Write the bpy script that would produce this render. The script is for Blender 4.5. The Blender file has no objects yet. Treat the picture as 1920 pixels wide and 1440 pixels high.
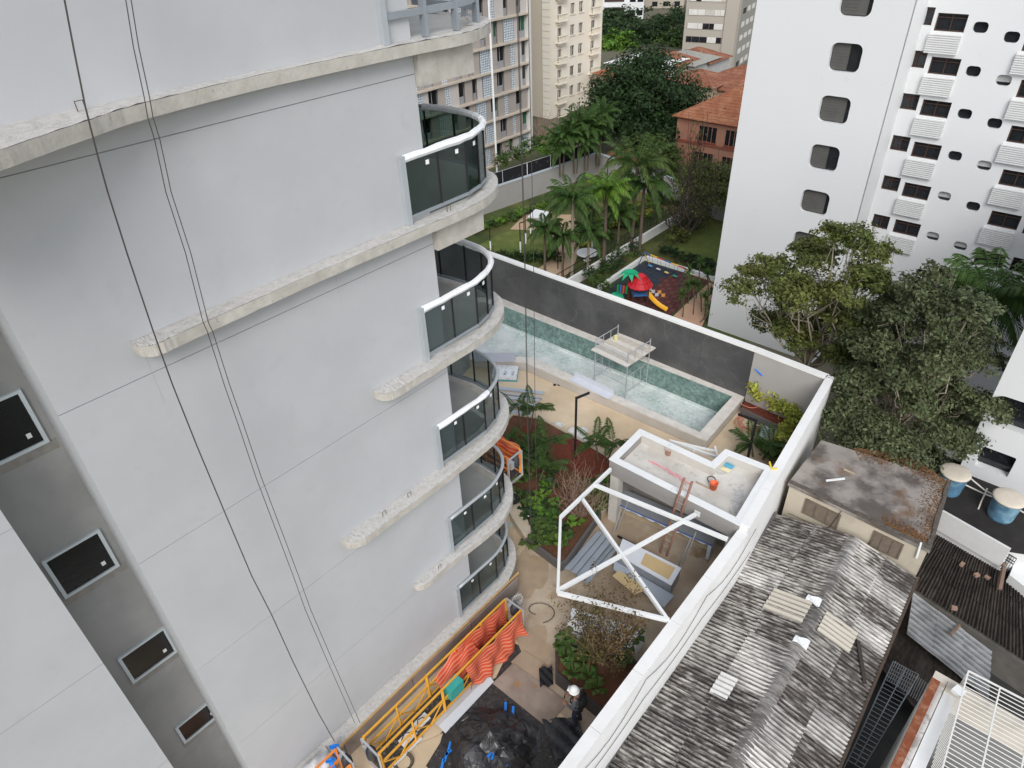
import bpy, math, random
import numpy as np
from mathutils import Vector, Matrix
random.seed(7); RNG = np.random.default_rng(7)
scene = bpy.context.scene
COL = scene.collection

# ------------------------------------------------------------------ camera
FPX, PITCH, ROLL, CAMH = 1280.0, 0.622090226, -0.044074011, 19.0
UPC = np.array([math.sin(ROLL)*math.cos(PITCH), math.cos(ROLL)*math.cos(PITCH), math.sin(PITCH)])
E1 = np.cross([0, 0, -1.0], UPC); E1 /= np.linalg.norm(E1); E2 = np.cross(UPC, E1)
cam_data = bpy.data.cameras.new('camera'); cam = bpy.data.objects.new('camera', cam_data); COL.objects.link(cam)
cam_data.sensor_width = 36.0; cam_data.sensor_fit = 'HORIZONTAL'; cam_data.lens = 36.0*FPX/1920.0
cam_data.clip_start = 0.1; cam_data.clip_end = 5000.0
mw = Matrix([list(E1)+[0.0], list(E2)+[0.0], list(UPC)+[CAMH], [0, 0, 0, 1]])
cam.matrix_world = mw
scene.camera = cam
# ------------------------------------------------------------------ sky, sun, exposure
SUN_EL, SUN_AZ = math.radians(40), math.radians(184)     # azimuth clockwise from +Y
world = bpy.data.worlds.new('World'); scene.world = world; world.use_nodes = True
wn = world.node_tree; wn.nodes.clear()
sky = wn.nodes.new('ShaderNodeTexSky'); sky.sky_type = 'NISHITA'; sky.sun_disc = False
sky.sun_elevation = SUN_EL; sky.sun_rotation = SUN_AZ; sky.air_density = 1.0; sky.dust_density = 1.0; sky.ozone_density = 1.0
hs = wn.nodes.new('ShaderNodeHueSaturation'); hs.inputs['Saturation'].default_value = 0.32
bg = wn.nodes.new('ShaderNodeBackground'); bg.inputs['Strength'].default_value = 0.15
wo = wn.nodes.new('ShaderNodeOutputWorld')
wn.links.new(sky.outputs[0], hs.inputs['Color']); wn.links.new(hs.outputs[0], bg.inputs[0]); wn.links.new(bg.outputs[0], wo.inputs[0])
sl = bpy.data.lights.new('sun', 'SUN'); sl.energy = 1.5; sl.angle = math.radians(28); sl.color = (1.0, 0.985, 0.965)
so_ = bpy.data.objects.new('sun', sl); COL.objects.link(so_)
sd = Vector((math.sin(SUN_AZ)*math.cos(SUN_EL), math.cos(SUN_AZ)*math.cos(SUN_EL), math.sin(SUN_EL)))
so_.rotation_euler = sd.to_track_quat('Z', 'Y').to_euler()
scene.view_settings.view_transform = 'Standard'; scene.view_settings.look = 'None'
scene.view_settings.gamma = 1.0; scene.view_settings.use_curve_mapping = False
scene.view_settings.exposure = 0.48

# ------------------------------------------------------------------ survey helpers (photo pixel -> place on a known plane)
CAMP = np.array([0, 0, CAMH])
def ray(u, v):
    c = np.array([(u-960)/FPX, -(v-720)/FPX, -1.0])
    return np.array([c@E1, c@E2, c@UPC])
def gp(u, v, z=0.0):
    r = ray(u, v); t = (CAMH-z)/(-r[2]); return np.array([r[0]*t, r[1]*t, z])
def zat(u, v, xy):
    r = ray(u, v); return CAMH + math.hypot(xy[0], xy[1])/math.hypot(r[0], r[1])*r[2]
def onv(u, v, P, d):
    """point of the vertical plane through P along horizontal direction d"""
    n = np.array([d[1], -d[0], 0.0]); r = ray(u, v); t = ((np.array(P)-CAMP)@n)/(r@n); return CAMP+r*t
def proj(P):
    w = np.array(P, float)-CAMP; c = w[0]*E1+w[1]*E2+w[2]*UPC
    return (960+FPX*c[0]/-c[2], 720-FPX*c[1]/-c[2])
def xy(u, v, z=0.0):
    p = gp(u, v, z); return (p[0], p[1])
def unit(a):
    a = np.array(a, float); return a/np.linalg.norm(a)

# ------------------------------------------------------------------ mesh helpers
class B:
    def __init__(s): s.v = []; s.f = []
    def add(s, vs, fs):
        o = len(s.v); s.v += [tuple(float(c) for c in p) for p in vs]; s.f += [tuple(i+o for i in f) for f in fs]; return s
    def quad(s, a, b, c, d): return s.add([a, b, c, d], [(0, 1, 2, 3)])
    def hexa(s, lo, hi):
        return s.add(list(lo)+list(hi), [(3, 2, 1, 0), (4, 5, 6, 7), (0, 1, 5, 4), (1, 2, 6, 5), (2, 3, 7, 6), (3, 0, 4, 7)])
    def box(s, c, size, yaw=0.0):
        c = np.array(c, float); x, y, z = [k/2 for k in size]
        cx, sx = math.cos(yaw), math.sin(yaw); ex = np.array([cx, sx, 0]); ey = np.array([-sx, cx, 0]); ez = np.array([0, 0, 1.0])
        P = lambda a, b, d: c+ex*a*x+ey*b*y+ez*d*z
        return s.hexa([P(-1, -1, -1), P(1, -1, -1), P(1, 1, -1), P(-1, 1, -1)], [P(-1, -1, 1), P(1, -1, 1), P(1, 1, 1), P(-1, 1, 1)])
    def beam(s, p, q, w, h, up=(0, 0, 1)):
        p = np.array(p, float); q = np.array(q, float); d = unit(q-p); up = np.array(up, float)
        if abs(d@up) > .98: up = np.array([1.0, 0, 0])
        a = unit(np.cross(d, up))*w/2; b = unit(np.cross(a, d))*h/2
        return s.hexa([p-a-b, p+a-b, q+a-b, q-a-b], [p-a+b, p+a+b, q+a+b, q-a+b])
    def prism(s, poly, z0, z1):
        n = len(poly)
        ar = sum(poly[i][0]*poly[(i+1) % n][1]-poly[(i+1) % n][0]*poly[i][1] for i in range(n))
        if ar < 0: poly = poly[::-1]
        lo = [(p[0], p[1], z0) for p in poly]; hi = [(p[0], p[1], z1) for p in poly]
        return s.add(lo+hi, [tuple(range(n-1, -1, -1)), tuple(range(n, 2*n))]+[(i, (i+1) % n, n+(i+1) % n, n+i) for i in range(n)])
    def tube(s, pts, r, n=6, caps=True):
        pts = [np.array(p, float) for p in pts]; m = len(pts)
        rr = r if hasattr(r, '__len__') else [r]*m
        o = len(s.v); prev = None
        for i, p in enumerate(pts):
            d = unit(pts[min(i+1, m-1)]-pts[max(i-1, 0)]+1e-12)
            if prev is None:
                a = np.cross(d, [0, 0, 1.0] if abs(d[2]) < .9 else [1.0, 0, 0])
            else:
                a = prev-d*(prev@d)
            a = unit(a); prev = a; b = np.cross(d, a)
            for k in range(n):
                t = 2*math.pi*k/n; q = p+(a*math.cos(t)+b*math.sin(t))*rr[i]; s.v.append(tuple(q))
        for i in range(m-1):
            for k in range(n):
                k2 = (k+1) % n
                s.f.append((o+i*n+k, o+i*n+k2, o+(i+1)*n+k2, o+(i+1)*n+k))
        if caps:
            s.f.append(tuple(o+k for k in range(n-1, -1, -1))); s.f.append(tuple(o+(m-1)*n+k for k in range(n)))
        return s
    def lathe(s, c, prof, n=20):
        o = len(s.v); m = len(prof)
        for (r, z) in prof:
            for k in range(n):
                t = 2*math.pi*k/n; s.v.append((c[0]+r*math.cos(t), c[1]+r*math.sin(t), c[2]+z))
        for i in range(m-1):
            for k in range(n):
                k2 = (k+1) % n; s.f.append((o+i*n+k, o+i*n+k2, o+(i+1)*n+k2, o+(i+1)*n+k))
        s.f.append(tuple(o+k for k in range(n-1, -1, -1))); s.f.append(tuple(o+(m-1)*n+k for k in range(n)))
        return s
    def corr(s, p00, p10, p01, waves, amp, n=7, thick=0.0):
        """corrugated sheet: p00->p10 across the waves, p00->p01 along them"""
        p00, p10, p01 = [np.array(p, float) for p in (p00, p10, p01)]
        nv = unit(np.cross(p10-p00, p01-p00)); nv = nv if nv[2] > 0 else -nv
        N = int(waves*n); o = len(s.v)
        for j in range(2):
            for i in range(N+1):
                q = p00+(p10-p00)*i/N+(p01-p00)*j+nv*amp*math.cos(2*math.pi*waves*i/N); s.v.append(tuple(q))
        for i in range(N): s.f.append((o+i, o+i+1, o+N+2+i, o+N+1+i))
        return s
    def grid(s, fn, nu, nv):
        o = len(s.v)
        for j in range(nv+1):
            for i in range(nu+1): s.v.append(tuple(fn(i/nu, j/nv)))
        for j in range(nv):
            for i in range(nu):
                a = o+j*(nu+1)+i; s.f.append((a, a+1, a+nu+2, a+nu+1))
        return s
    def build(s, name, mat, parent=None, smooth=False):
        me = bpy.data.meshes.new(name); me.from_pydata(s.v, [], s.f); me.update()
        if smooth: me.polygons.foreach_set('use_smooth', [True]*len(me.polygons))
        return mobj(name, me, mat, parent)
def mobj(name, me, mat, parent=None):
    if mat is not None and len(me.materials) == 0: me.materials.append(mat)
    o = bpy.data.objects.new(name, me); COL.objects.link(o)
    if parent is not None: setpar(o, parent)
    return o
def worldloc(o):
    l = Vector(o.location)
    if o.parent is not None: l = o.parent['_w'] if False else l
    return l
PIV = {}
def setpar(o, parent):
    o.parent = parent
    # parents sit at unrotated pivots while parts are being built
    o.matrix_parent_inverse = Matrix.Translation(-Vector(PIV.get(parent.name, (0, 0, 0))))
def thing(name, label, cat, loc=(0, 0, 0), group=None):
    o = bpy.data.objects.new(name, None); COL.objects.link(o); o.empty_display_size = .3
    o.location = [float(c) for c in loc]; PIV[o.name] = tuple(o.location)
    return tag(o, label, cat, group)
def tag(o, label=None, cat=None, group=None, kind=None):
    if label: o['label'] = label
    if cat: o['category'] = cat
    if group: o['group'] = group
    if kind: o['kind'] = kind
    return o
def struct(o): o['kind'] = 'structure'; return o
def part(name, b, mat, parent, smooth=False): return b.build(name, mat, parent, smooth)
def copy_thing(root, loc, rotz=0.0, label=None, group=None, scale=1.0):
    r = root.copy(); COL.objects.link(r); r.location = loc; r.rotation_euler = (0, 0, rotz); r.scale = (scale,)*3
    if label: r['label'] = label
    if group: r['group'] = group
    for ch in root.children:
        c = ch.copy(); COL.objects.link(c); c.parent = r; c.matrix_parent_inverse = ch.matrix_parent_inverse.copy()
        for g in ch.children:
            d = g.copy(); COL.objects.link(d); d.parent = c; d.matrix_parent_inverse = g.matrix_parent_inverse.copy()
    return r
def share(name, me, mat, parent, loc, rotz=0.0):
    """a piece that shares its mesh with its likes; mesh is modelled round the origin"""
    o = mobj(name, me, mat, parent); o.location = [float(c) for c in loc]; o.rotation_euler = (0, 0, rotz); return o
def mesh_of(b, name):
    me = bpy.data.meshes.new(name); me.from_pydata(b.v, [], b.f); me.update(); return me

# ------------------------------------------------------------------ procedural materials
def srgb(r, g, b):
    f = lambda c: (c/255/12.92) if c/255 <= .04045 else ((c/255+.055)/1.055)**2.4
    return (f(r), f(g), f(b))
MATS = {}
def M(name, col, rough=.8, var=.12, scale=2.0, bump=0.0, bscale=30.0, metal=0.0, spec=.3, col2=None, mix=(.45, .65), mscale=1.0, island=0.0, stretch=None, detail=6, col3=None, mix3=(.55, .7), m3scale=3.0, trans=0.0):
    if name in MATS: return MATS[name]
    m = bpy.data.materials.new(name); m.use_nodes = True; nt = m.node_tree; n = nt.nodes; L = nt.links
    bs = n['Principled BSDF']; bs.inputs['Roughness'].default_value = rough; bs.inputs['Metallic'].default_value = metal
    bs.inputs['Specular IOR Level'].default_value = spec
    tc = n.new('ShaderNodeTexCoord'); mp = n.new('ShaderNodeMapping'); L.new(tc.outputs['Object'], mp.inputs[0])
    if stretch: mp.inputs['Scale'].default_value = stretch
    src = n.new('ShaderNodeRGB'); src.outputs[0].default_value = (*col, 1); cur = src.outputs[0]
    def noise(sc, det=detail, rg=.6):
        t = n.new('ShaderNodeTexNoise'); t.inputs['Scale'].default_value = sc; t.inputs['Detail'].default_value = det; t.inputs['Roughness'].default_value = rg
        L.new(mp.outputs[0], t.inputs['Vector']); return t.outputs['Fac']
    def ramp(fac, lo, hi):
        r = n.new('ShaderNodeMapRange'); r.inputs[1].default_value = lo; r.inputs[2].default_value = hi; L.new(fac, r.inputs[0]); return r.outputs[0]
    def mixc(fac, a, bcol):
        x = n.new('ShaderNodeMix'); x.data_type = 'RGBA'; L.new(fac, x.inputs[0]); L.new(a, x.inputs[6]); x.inputs[7].default_value = (*bcol, 1); return x.outputs[2]
    if col2: cur = mixc(ramp(noise(mscale), *mix), cur, col2)
    if col3: cur = mixc(ramp(noise(m3scale), *mix3), cur, col3)
    if var > 0:
        h = n.new('ShaderNodeHueSaturation'); L.new(cur, h.inputs['Color'])
        r = n.new('ShaderNodeMapRange'); r.inputs[1].default_value = .25; r.inputs[2].default_value = .75; r.inputs[3].default_value = 1-var; r.inputs[4].default_value = 1+var
        L.new(noise(scale), r.inputs[0]); L.new(r.outputs[0], h.inputs['Value']); cur = h.outputs[0]
    if island > 0:
        g = n.new('ShaderNodeNewGeometry'); h = n.new('ShaderNodeHueSaturation'); L.new(cur, h.inputs['Color'])
        r = n.new('ShaderNodeMapRange'); r.inputs[3].default_value = 1-island; r.inputs[4].default_value = 1+island
        L.new(g.outputs['Random Per Island'], r.inputs[0]); L.new(r.outputs[0], h.inputs['Value'])
        r2 = n.new('ShaderNodeMapRange'); r2.inputs[3].default_value = .5-.03*island; r2.inputs[4].default_value = .5+.03*island
        L.new(g.outputs['Random Per Island'], r2.inputs[0]); L.new(r2.outputs[0], h.inputs['Hue']); cur = h.outputs[0]
    L.new(cur, bs.inputs['Base Color'])
    if bump > 0:
        bp = n.new('ShaderNodeBump'); bp.inputs['Strength'].default_value = 1.0; bp.inputs['Distance'].default_value = bump
        L.new(noise(bscale, 8, .65), bp.inputs['Height']); L.new(bp.outputs[0], bs.inputs['Normal'])
    if trans > 0:
        tr = n.new('ShaderNodeBsdfTranslucent'); L.new(cur, tr.inputs[0]); mx = n.new('ShaderNodeMixShader'); mx.inputs[0].default_value = trans
        L.new(bs.outputs[0], mx.inputs[1]); L.new(tr.outputs[0], mx.inputs[2]); L.new(mx.outputs[0], n['Material Output'].inputs[0])
    MATS[name] = m; return m
def Mglass(name, tint, refl=.12, rough=.03):
    if name in MATS: return MATS[name]
    m = bpy.data.materials.new(name); m.use_nodes = True; nt = m.node_tree; n = nt.nodes; L = nt.links
    n.remove(n['Principled BSDF'])
    t = n.new('ShaderNodeBsdfTransparent'); t.inputs[0].default_value = (*tint, 1)
    g = n.new('ShaderNodeBsdfGlossy'); g.inputs['Roughness'].default_value = rough; g.inputs['Color'].default_value = (.9, .95, .95, 1)
    fr = n.new('ShaderNodeLayerWeight'); fr.inputs['Blend'].default_value = .5; pwr = n.new('ShaderNodeMath'); pwr.operation = 'POWER'; pwr.inputs[1].default_value = 3.0; L.new(fr.outputs['Facing'], pwr.inputs[0])
    mr = n.new('ShaderNodeMapRange'); mr.inputs[3].default_value = refl*.5; mr.inputs[4].default_value = refl*5
    L.new(pwr.outputs[0], mr.inputs[0])
    mx = n.new('ShaderNodeMixShader'); L.new(mr.outputs[0], mx.inputs[0]); L.new(t.outputs[0], mx.inputs[1]); L.new(g.outputs[0], mx.inputs[2])
    L.new(mx.outputs[0], n['Material Output'].inputs[0]); MATS[name] = m; return m

white_paint = M('white paint', (.77, .78, .775), .7, .05, 1.5, .002, 20)
grey_paint = M('facade grey paint', (.446, .453, .463), .8, .04, .35, .002, 25, col2=(.466, .473, .483), mix=(.42, .72), mscale=.7, col3=(.424, .431, .441), mix3=(.58, .8), m3scale=2.5)
concrete = M('rough concrete', (.43, .405, .36), .95, .12, 4, .008, 22, col2=(.50, .475, .43), mix=(.4, .65), mscale=3, col3=(.33, .30, .255), mix3=(.6, .75), m3scale=9)
metal_grey = M('grey aluminium', (.30, .33, .36), .45, .06, 3, metal=.3, spec=.5)
metal_lt = M('galvanised steel', (.52, .54, .57), .4, .12, 3, metal=.45, spec=.5)
dark = M('dark interior', (.02, .02, .02), .8, .2, 2)
black_metal = M('black steel', (.015, .015, .017), .5, .1, 2)
glass_green = Mglass('balcony glass', (.38, .46, .43), .08)
glass_smoke = Mglass('smoke glass', (.60, .64, .64), .07)
# ------------------------------------------------------------------ plants
def leafmesh(name, pts, nrm, size, aspect=.5, jitter=.52, up=.35, fold=False):
    """one small quad leaf per point"""
    n = len(pts); pts = np.asarray(pts, float)
    d = RNG.normal(size=(n, 3)); d /= np.linalg.norm(d, axis=1)[:, None]
    N = np.asarray(nrm, float)*(1-jitter)+d*jitter; N[:, 2] += up; N /= np.linalg.norm(N, axis=1)[:, None]
    t = RNG.normal(size=(n, 3)); t -= N*(t*N).sum(1)[:, None]; t /= np.linalg.norm(t, axis=1)[:, None]
    b = np.cross(N, t); L = (size*RNG.uniform(.45, 1.5, n))[:, None]; W = L*aspect
    v = np.stack([pts-t*L*.5, pts+b*W*.5, pts+t*L*.5, pts-b*W*.5], 1).reshape(-1, 3)
    me = bpy.data.meshes.new(name); me.vertices.add(4*n); me.vertices.foreach_set('co', v.astype(np.float32).ravel())
    me.loops.add(4*n); me.loops.foreach_set('vertex_index', np.arange(4*n, dtype=np.int32))
    me.polygons.add(n); me.polygons.foreach_set('loop_start', np.arange(0, 4*n, 4, dtype=np.int32))
    me.update(calc_edges=True); return me
def blobpoints(blobs, n, clump=5, spread=.25, shell=.55, low=-.7):
    """leaf points in many small flattened clumps set through several ellipsoids: (x,y,z,rx,ry,rz)"""
    bl = np.array(blobs, float); w = bl[:, 3]*bl[:, 4]+bl[:, 4]*bl[:, 5]; w /= w.sum()
    m = max(6, n//max(24, clump*5)); idx = RNG.choice(len(bl), m, p=w); q = bl[idx]
    d = RNG.normal(size=(m, 3)); d /= np.linalg.norm(d, axis=1)[:, None]; d[:, 2] = np.where(d[:, 2] < low, -d[:, 2], d[:, 2])
    r = RNG.uniform(shell, 1.08, m)
    c = q[:, :3]+d*q[:, 3:]*r[:, None]; cr = np.clip(q[:, 3]*RNG.uniform(.14, .30, m)*np.where(q[:, 3] < .66, 2.0, 1.0), .05, .9)
    k = n//m; p = np.repeat(c, k, 0)+np.clip(RNG.normal(size=(m*k, 3)), -1.9, 1.9)*np.repeat(cr, k)[:, None]*np.array([.75, .75, .36]); nn = np.repeat(d, k, 0)
    return p, nn
LEAFM = {}
def leafmat(name, col, col2=None, isl=.45, rough=.55, ms=.5, trans=.25):
    return M('leaf '+name, col, rough, .1, .4, col2=col2, mix=(.4, .62), mscale=ms, island=isl, spec=.25, trans=trans)
bark = M('bark', (.13, .10, .075), .95, .3, 6, .01, 30)
bark_lt = M('pale bark', (.33, .28, .21), .95, .25, 5, .01, 30)
LG = dict(
    dark=leafmat('dark', (.024, .05, .018), (.035, .068, .02)), mid=leafmat('mid', (.05, .095, .024), (.085, .125, .028)),
    olive=leafmat('olive', (.09, .115, .03), (.14, .15, .04)), grey=leafmat('grey green', (.085, .105, .05), (.12, .14, .065)),
    bright=leafmat('bright', (.09, .19, .025), (.14, .24, .03)), yel=leafmat('yellow green', (.42, .40, .07), (.30, .34, .06)),
    brown=leafmat('brown', (.15, .095, .045), (.10, .09, .03)), palm=leafmat('palm', (.05, .105, .025), (.075, .135, .03), .35),
    far=leafmat('far', (.03, .062, .022), (.05, .085, .025)), lime=leafmat('lime', (.13, .26, .03), (.2, .3, .04)))
def branch(b, p, q, r0, r1, wob=.12, k=5, n=6):
    p = np.array(p, float); q = np.array(q, float); L = np.linalg.norm(q-p); pts = []
    for i in range(k+1):
        t = i/k; w = RNG.normal(size=3)*wob*L*math.sin(math.pi*t)*.5; pts.append(p+(q-p)*t+w)
    b.tube(pts, [r0+(r1-r0)*i/k for i in range(k+1)], n, caps=False); return pts
def tree(name, label, base, forks, blobs, n, size, mat, trunk_r=.16, barkm=None, cat='tree', group=None, clump=6, spread=.3, aspect=.5, shell=.5, limbs=True):
    base = np.array(base, float); t = thing(name, label, cat, base, group)
    b = B(); f = np.array(forks, float)
    branch(b, base, f, trunk_r, trunk_r*.75, .05, 5, 8)
    if limbs:
        for bl in blobs:
            c = np.array(bl[:3]); e = branch(b, f, c, trunk_r*(.5 if len(blobs) < 12 else .26), trunk_r*(.2 if len(blobs) < 12 else .12), .15, 5, 6)
            for k in range(4):
                d = unit(RNG.normal(size=3)+[0, 0, .4]); branch(b, e[RNG.integers(2, 6)], c+d*np.array(bl[3:])*.85, trunk_r*(.2 if len(blobs) < 12 else .1), .01, .15, 4, 4)
    part('trunk', b, barkm or bark, t, True)
    p, nn = blobpoints(blobs, n, clump, spread, shell)
    mobj('crown', leafmesh(name+' leaves', p, nn, size, aspect), mat, t)
    return t
def shrub(name, label, base, blobs, n, size, mat, cat='shrub', group=None, stems=5, aspect=.5, clump=4, spread=.08, shell=.3):
    base = np.array(base, float); t = thing(name, label, cat, base, group); b = B()
    for k in range(stems):
        bl = blobs[k % len(blobs)]; branch(b, base+RNG.normal(size=3)*[.04, .04, 0], np.array(bl[:3])+RNG.normal(size=3)*.2*bl[3], .018, .006, .1, 3, 4)
    part('stem', b, bark, t)
    p, nn = blobpoints(blobs, n, clump, spread, shell); p[:, 2] = np.maximum(p[:, 2], base[2]+.02)
    mobj('foliage', leafmesh(name+' leaves', p, nn, size, aspect), mat, t); return t
def frond_b(L, rise, droop, nl=22, wl=.5, wid=.035, hang=.5):
    b = B(); pts = []
    for i in range(11):
        t = i/10; pts.append(np.array([L*(t-.12*droop*t*t), 0, rise*L*t-droop*L*t*t*.75]))
    b.tube(pts, [(.012+.006*L)*(1-.8*i/10)+.003 for i in range(11)], 3, caps=False)
    for i in range(nl):
        t = .14+.86*i/nl; k = t*10; a = int(min(k, 9)); p = pts[a]+(pts[a+1]-pts[a])*(k-a); d = unit(pts[a+1]-pts[a])
        l = wl*(math.sin(math.pi*min(1, .22+.82*t))**.7)*random.uniform(.85, 1.1)
        for s in (-1, 1):
            dv = unit(np.array([.55, 0, 0])+d*.3+np.array([0, s*.9, -hang*random.uniform(.5, 1.1)]))
            e = p+dv*l; m = p+dv*l*.45; w = d*wid
            e = e+np.array([0, 0, -hang*l*.35])
            b.add([p-w*.5, m-w, e, m+w], [(0, 1, 2, 3)])
    return b
FRONDS = {}
def frondmesh(key, *a):
    if key not in FRONDS: FRONDS[key] = [mesh_of(frond_b(*a), 'frond') for _ in range(3)]
    return FRONDS[key]
def palm(name, label, base, h, L, nf=16, r=.1, key='std', mat=None, barkm=None, group=None, lean=(0, 0), rise=.75, droop=1.15, wl=.55, hang=.6, cat='palm', stems=1, wid=.035):
    base = np.array(base, float); t = thing(name, label, cat, base, group); mat = mat or LG['palm']; NL = 24 if L < 1.6 else 36
    ms = frondmesh(key, L, rise, droop, NL, wl, wid, hang)+frondmesh(key+'low', L*.95, rise*.25, droop, NL, wl, wid, hang)+frondmesh(key+'up', L*.85, rise*1.5, droop*.8, 20, wl*.9, wid, hang*.7)
    for s in range(stems):
        off = np.array([0, 0, 0.0]) if stems == 1 else np.array([math.cos(s*2.1)*.22, math.sin(s*2.1)*.22, 0]); hh = h*(1-.16*s)
        top = base+off*2+np.array([lean[0], lean[1], hh]); b = B()
        b.tube([base+off, base+off+(top-base-off)*.35, base+off+(top-base-off)*.7, top], [r*1.15, r, r*.9, r*.75], 8, caps=False)
        part('trunk', b, barkm or bark, t, True)
        for i in range(nf):
            me = ms[(i*4+s) % len(ms)]; a = i*2.39996+s+random.uniform(-.2, .2)
            o = share('frond', me, mat, t, top+np.array([0, 0, -.05]), a); o.scale = (random.uniform(.85, 1.08),)*3
    return t
# ================================================================== grounds
ZN = -9.0                                   # level of the neighbouring gardens
NU = unit(gp(853, 1160, .75)-gp(576, 1419, .75)); NU[2] = 0; FU = unit(NU)   # along the grey facade
FN = np.array([FU[1], -FU[0], 0.0]); FA = gp(576, 1419, .75); FA[2] = 0
def FP(s, o, z): return FA+FU*s+FN*o+np.array([0, 0, z])
def fac(u, v, o=0.0):
    r = ray(u, v); t = ((FA-CAMP)@FN+o)/(r@FN); q = CAMP+r*t; return (q-FA)@FU, q[2]
def FB(b, s0, s1, o0, o1, z0, z1):
    return b.hexa([FP(s0, o0, z0), FP(s0, o1, z0), FP(s1, o1, z0), FP(s1, o0, z0)], [FP(s0, o0, z1), FP(s0, o1, z1), FP(s1, o1, z1), FP(s1, o0, z1)])
earth = M('urban ground', (.16, .14, .11), .95, .25, .05, col2=(.09, .10, .05), mix=(.4, .6), mscale=.02)
g = B(); g.quad((-2500, -600, ZN-.02), (2500, -600, ZN-.02), (2500, 3500, ZN-.02), (-2500, 3500, ZN-.02)); struct(g.build('ground', earth))

# ================================================================== the grey apartment building
bld = thing('apartment_building', 'light grey curved apartment building under construction with rough concrete slab edges', 'building', FP(2, -4, 0))
JZ = [.75, 3.29, 6.33, 9.66, 12.99, 16.36, 19.7, 23.0]
for i in range(len(JZ)-1):
    b = B(); FB(b, -1.3, 6.3, -.35, 0, JZ[i]+.007, JZ[i+1]-.007); part('wall_panel', b, grey_paint, bld)
b = B(); FB(b, -1.24, 6.24, -.30, -.025, .75, 23)
part('wall_core', b, M('joint grey', (.3, .3, .3), .9, .1), bld)
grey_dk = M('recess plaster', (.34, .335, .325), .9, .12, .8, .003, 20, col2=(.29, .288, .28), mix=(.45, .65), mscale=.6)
b = B(); FB(b, -1.3, -1.2, -1.05, -.352, .75, 23); part('return_wall', b, grey_paint, bld)
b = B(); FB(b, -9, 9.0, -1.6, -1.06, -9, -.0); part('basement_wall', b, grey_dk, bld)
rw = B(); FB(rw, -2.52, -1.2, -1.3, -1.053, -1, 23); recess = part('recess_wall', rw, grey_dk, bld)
lv = B(); FB(lv, -9, -2.5, -1.4, 0, -9, 23); part('wing_wall', lv, grey_paint, bld)
for z in (4.6, 8.1, 11.6, 15.0):
    b = B(); FB(b, -9, -2.5, .0, .002, z, z+.012); part('wall_joint', b, M('joint grey', (.2, .2, .2)), bld)
tape = M('white label tape', (.8, .8, .78), .6, .05)
pane_dk = M('dark window film', (.012, .013, .015), .15, .3, 3, .003, 14, spec=.5)
for (z0, z1, s0) in [(12.05, 13.1, -2.42), (8.98, 9.98, -2.42), (6.03, 6.9, -2.26), (3.26, 3.95, -2.06), (15.2, 16.25, -2.42)]:
    s1 = s0+.98
    b = B()
    for (a, c, d, e) in ((s0, s1, z0, z0+.06), (s0, s0+.06, z0+.06, z1), (s1-.06, s1, z0+.06, z1), (s0+.06, s1-.06, z1-.05, z1)): FB(b, a, c, -1.052, -1.0, d, e)
    w = part('window', b, M('pale window frame', (.55, .6, .62), .5, .05), bld)
    b = B(); FB(b, s0+.06, s1-.06, -1.045, -1.03, z0+.06, z1-.05); part('pane', b, pane_dk, w)
    b = B(); FB(b, s1-.24, s1-.17, -1.029, -1.026, z0+.2, z0+.29); part('sticker', b, tape, w)
    b = B(); FB(b, s0-.03, s1+.1, -1.052, -1.049, z0-.2, z0-.001); part('plaster_patch', b, M('fresh mortar', (.28, .265, .24), .95, .2, 6), bld)
# end of the block and rooms behind the balconies
b = B(); FB(b, 5.98, 6.28, -9, -.352, .75, 23); part('end_wall', b, grey_paint, bld)
SLZ = [16.95, 13.65, 10.35, 7.0, 3.72, .75]
def smooth_curve(pts, n):
    pts = [np.array(p, float) for p in pts]; out = []
    P = [2*pts[0]-pts[1]]+pts+[2*pts[-1]-pts[-2]]
    for i in range(1, len(P)-2):
        for k in range(n):
            t = k/n; a, b_, c, d = P[i-1], P[i], P[i+1], P[i+2]
            out.append(.5*((2*b_)+(c-a)*t+(2*a-5*b_+4*c-d)*t*t+(3*b_-a-3*c+d)*t**3))
    out.append(pts[-1]); return out
TIP = [(7.2, .36), (7.9, .22), (8.5, -.1), (8.95, -.6), (9.12, -1.2), (9.1, -2), (8.9, -3), (8.5, -4.5), (8.0, -6)]
LEDGE = [[(-2.9, 2.2), (-1.8, 1.7), (-.8, 1.2), (.32, .72), (1.23, .42), (3.1, .22), (5.8, .26)],
         [(.0, .02), (.02, .2), (.12, .34), (.32, .39), (1.04, .36), (3.4, .32), (5.8, .36)],
         [(4.12, .02), (4.15, .2), (4.27, .33), (4.5, .38), (5.0, .38), (5.8, .37)],
         [(2.5, .02), (2.53, .2), (2.68, .34), (3.0, .41), (3.8, .41), (5.4, .42)],
         [(4.2, .02), (4.23, .15), (4.35, .25), (4.6, .3), (5.5, .3)],
         [(-2.5, .42), (-.0, .42), (1.9, .42), (5.0, .38)]]
RAILC = [(5.72, .06), (6.6, .06), (7.4, .05), (7.9, -.08), (8.3, -.28), (8.62, -.62), (8.8, -1.1), (8.84, -1.75), (8.7, -2.6), (8.4, -4.0), (8.0, -5.5)]
concrete_top = M('broken concrete top', (.53, .515, .49), .98, .14, 8, .02, 30, col2=(.42, .40, .365), mix=(.5, .72), mscale=11)
slab_floor = M('screed floor', (.42, .42, .40), .9, .1, 1.5, .002, 20)
white_wrap = M('white protective wrap', (.82, .83, .84), .4, .08, 9, .006, 25)
glass_st = M('glass label', (.85, .85, .85), .5, 0)
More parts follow.
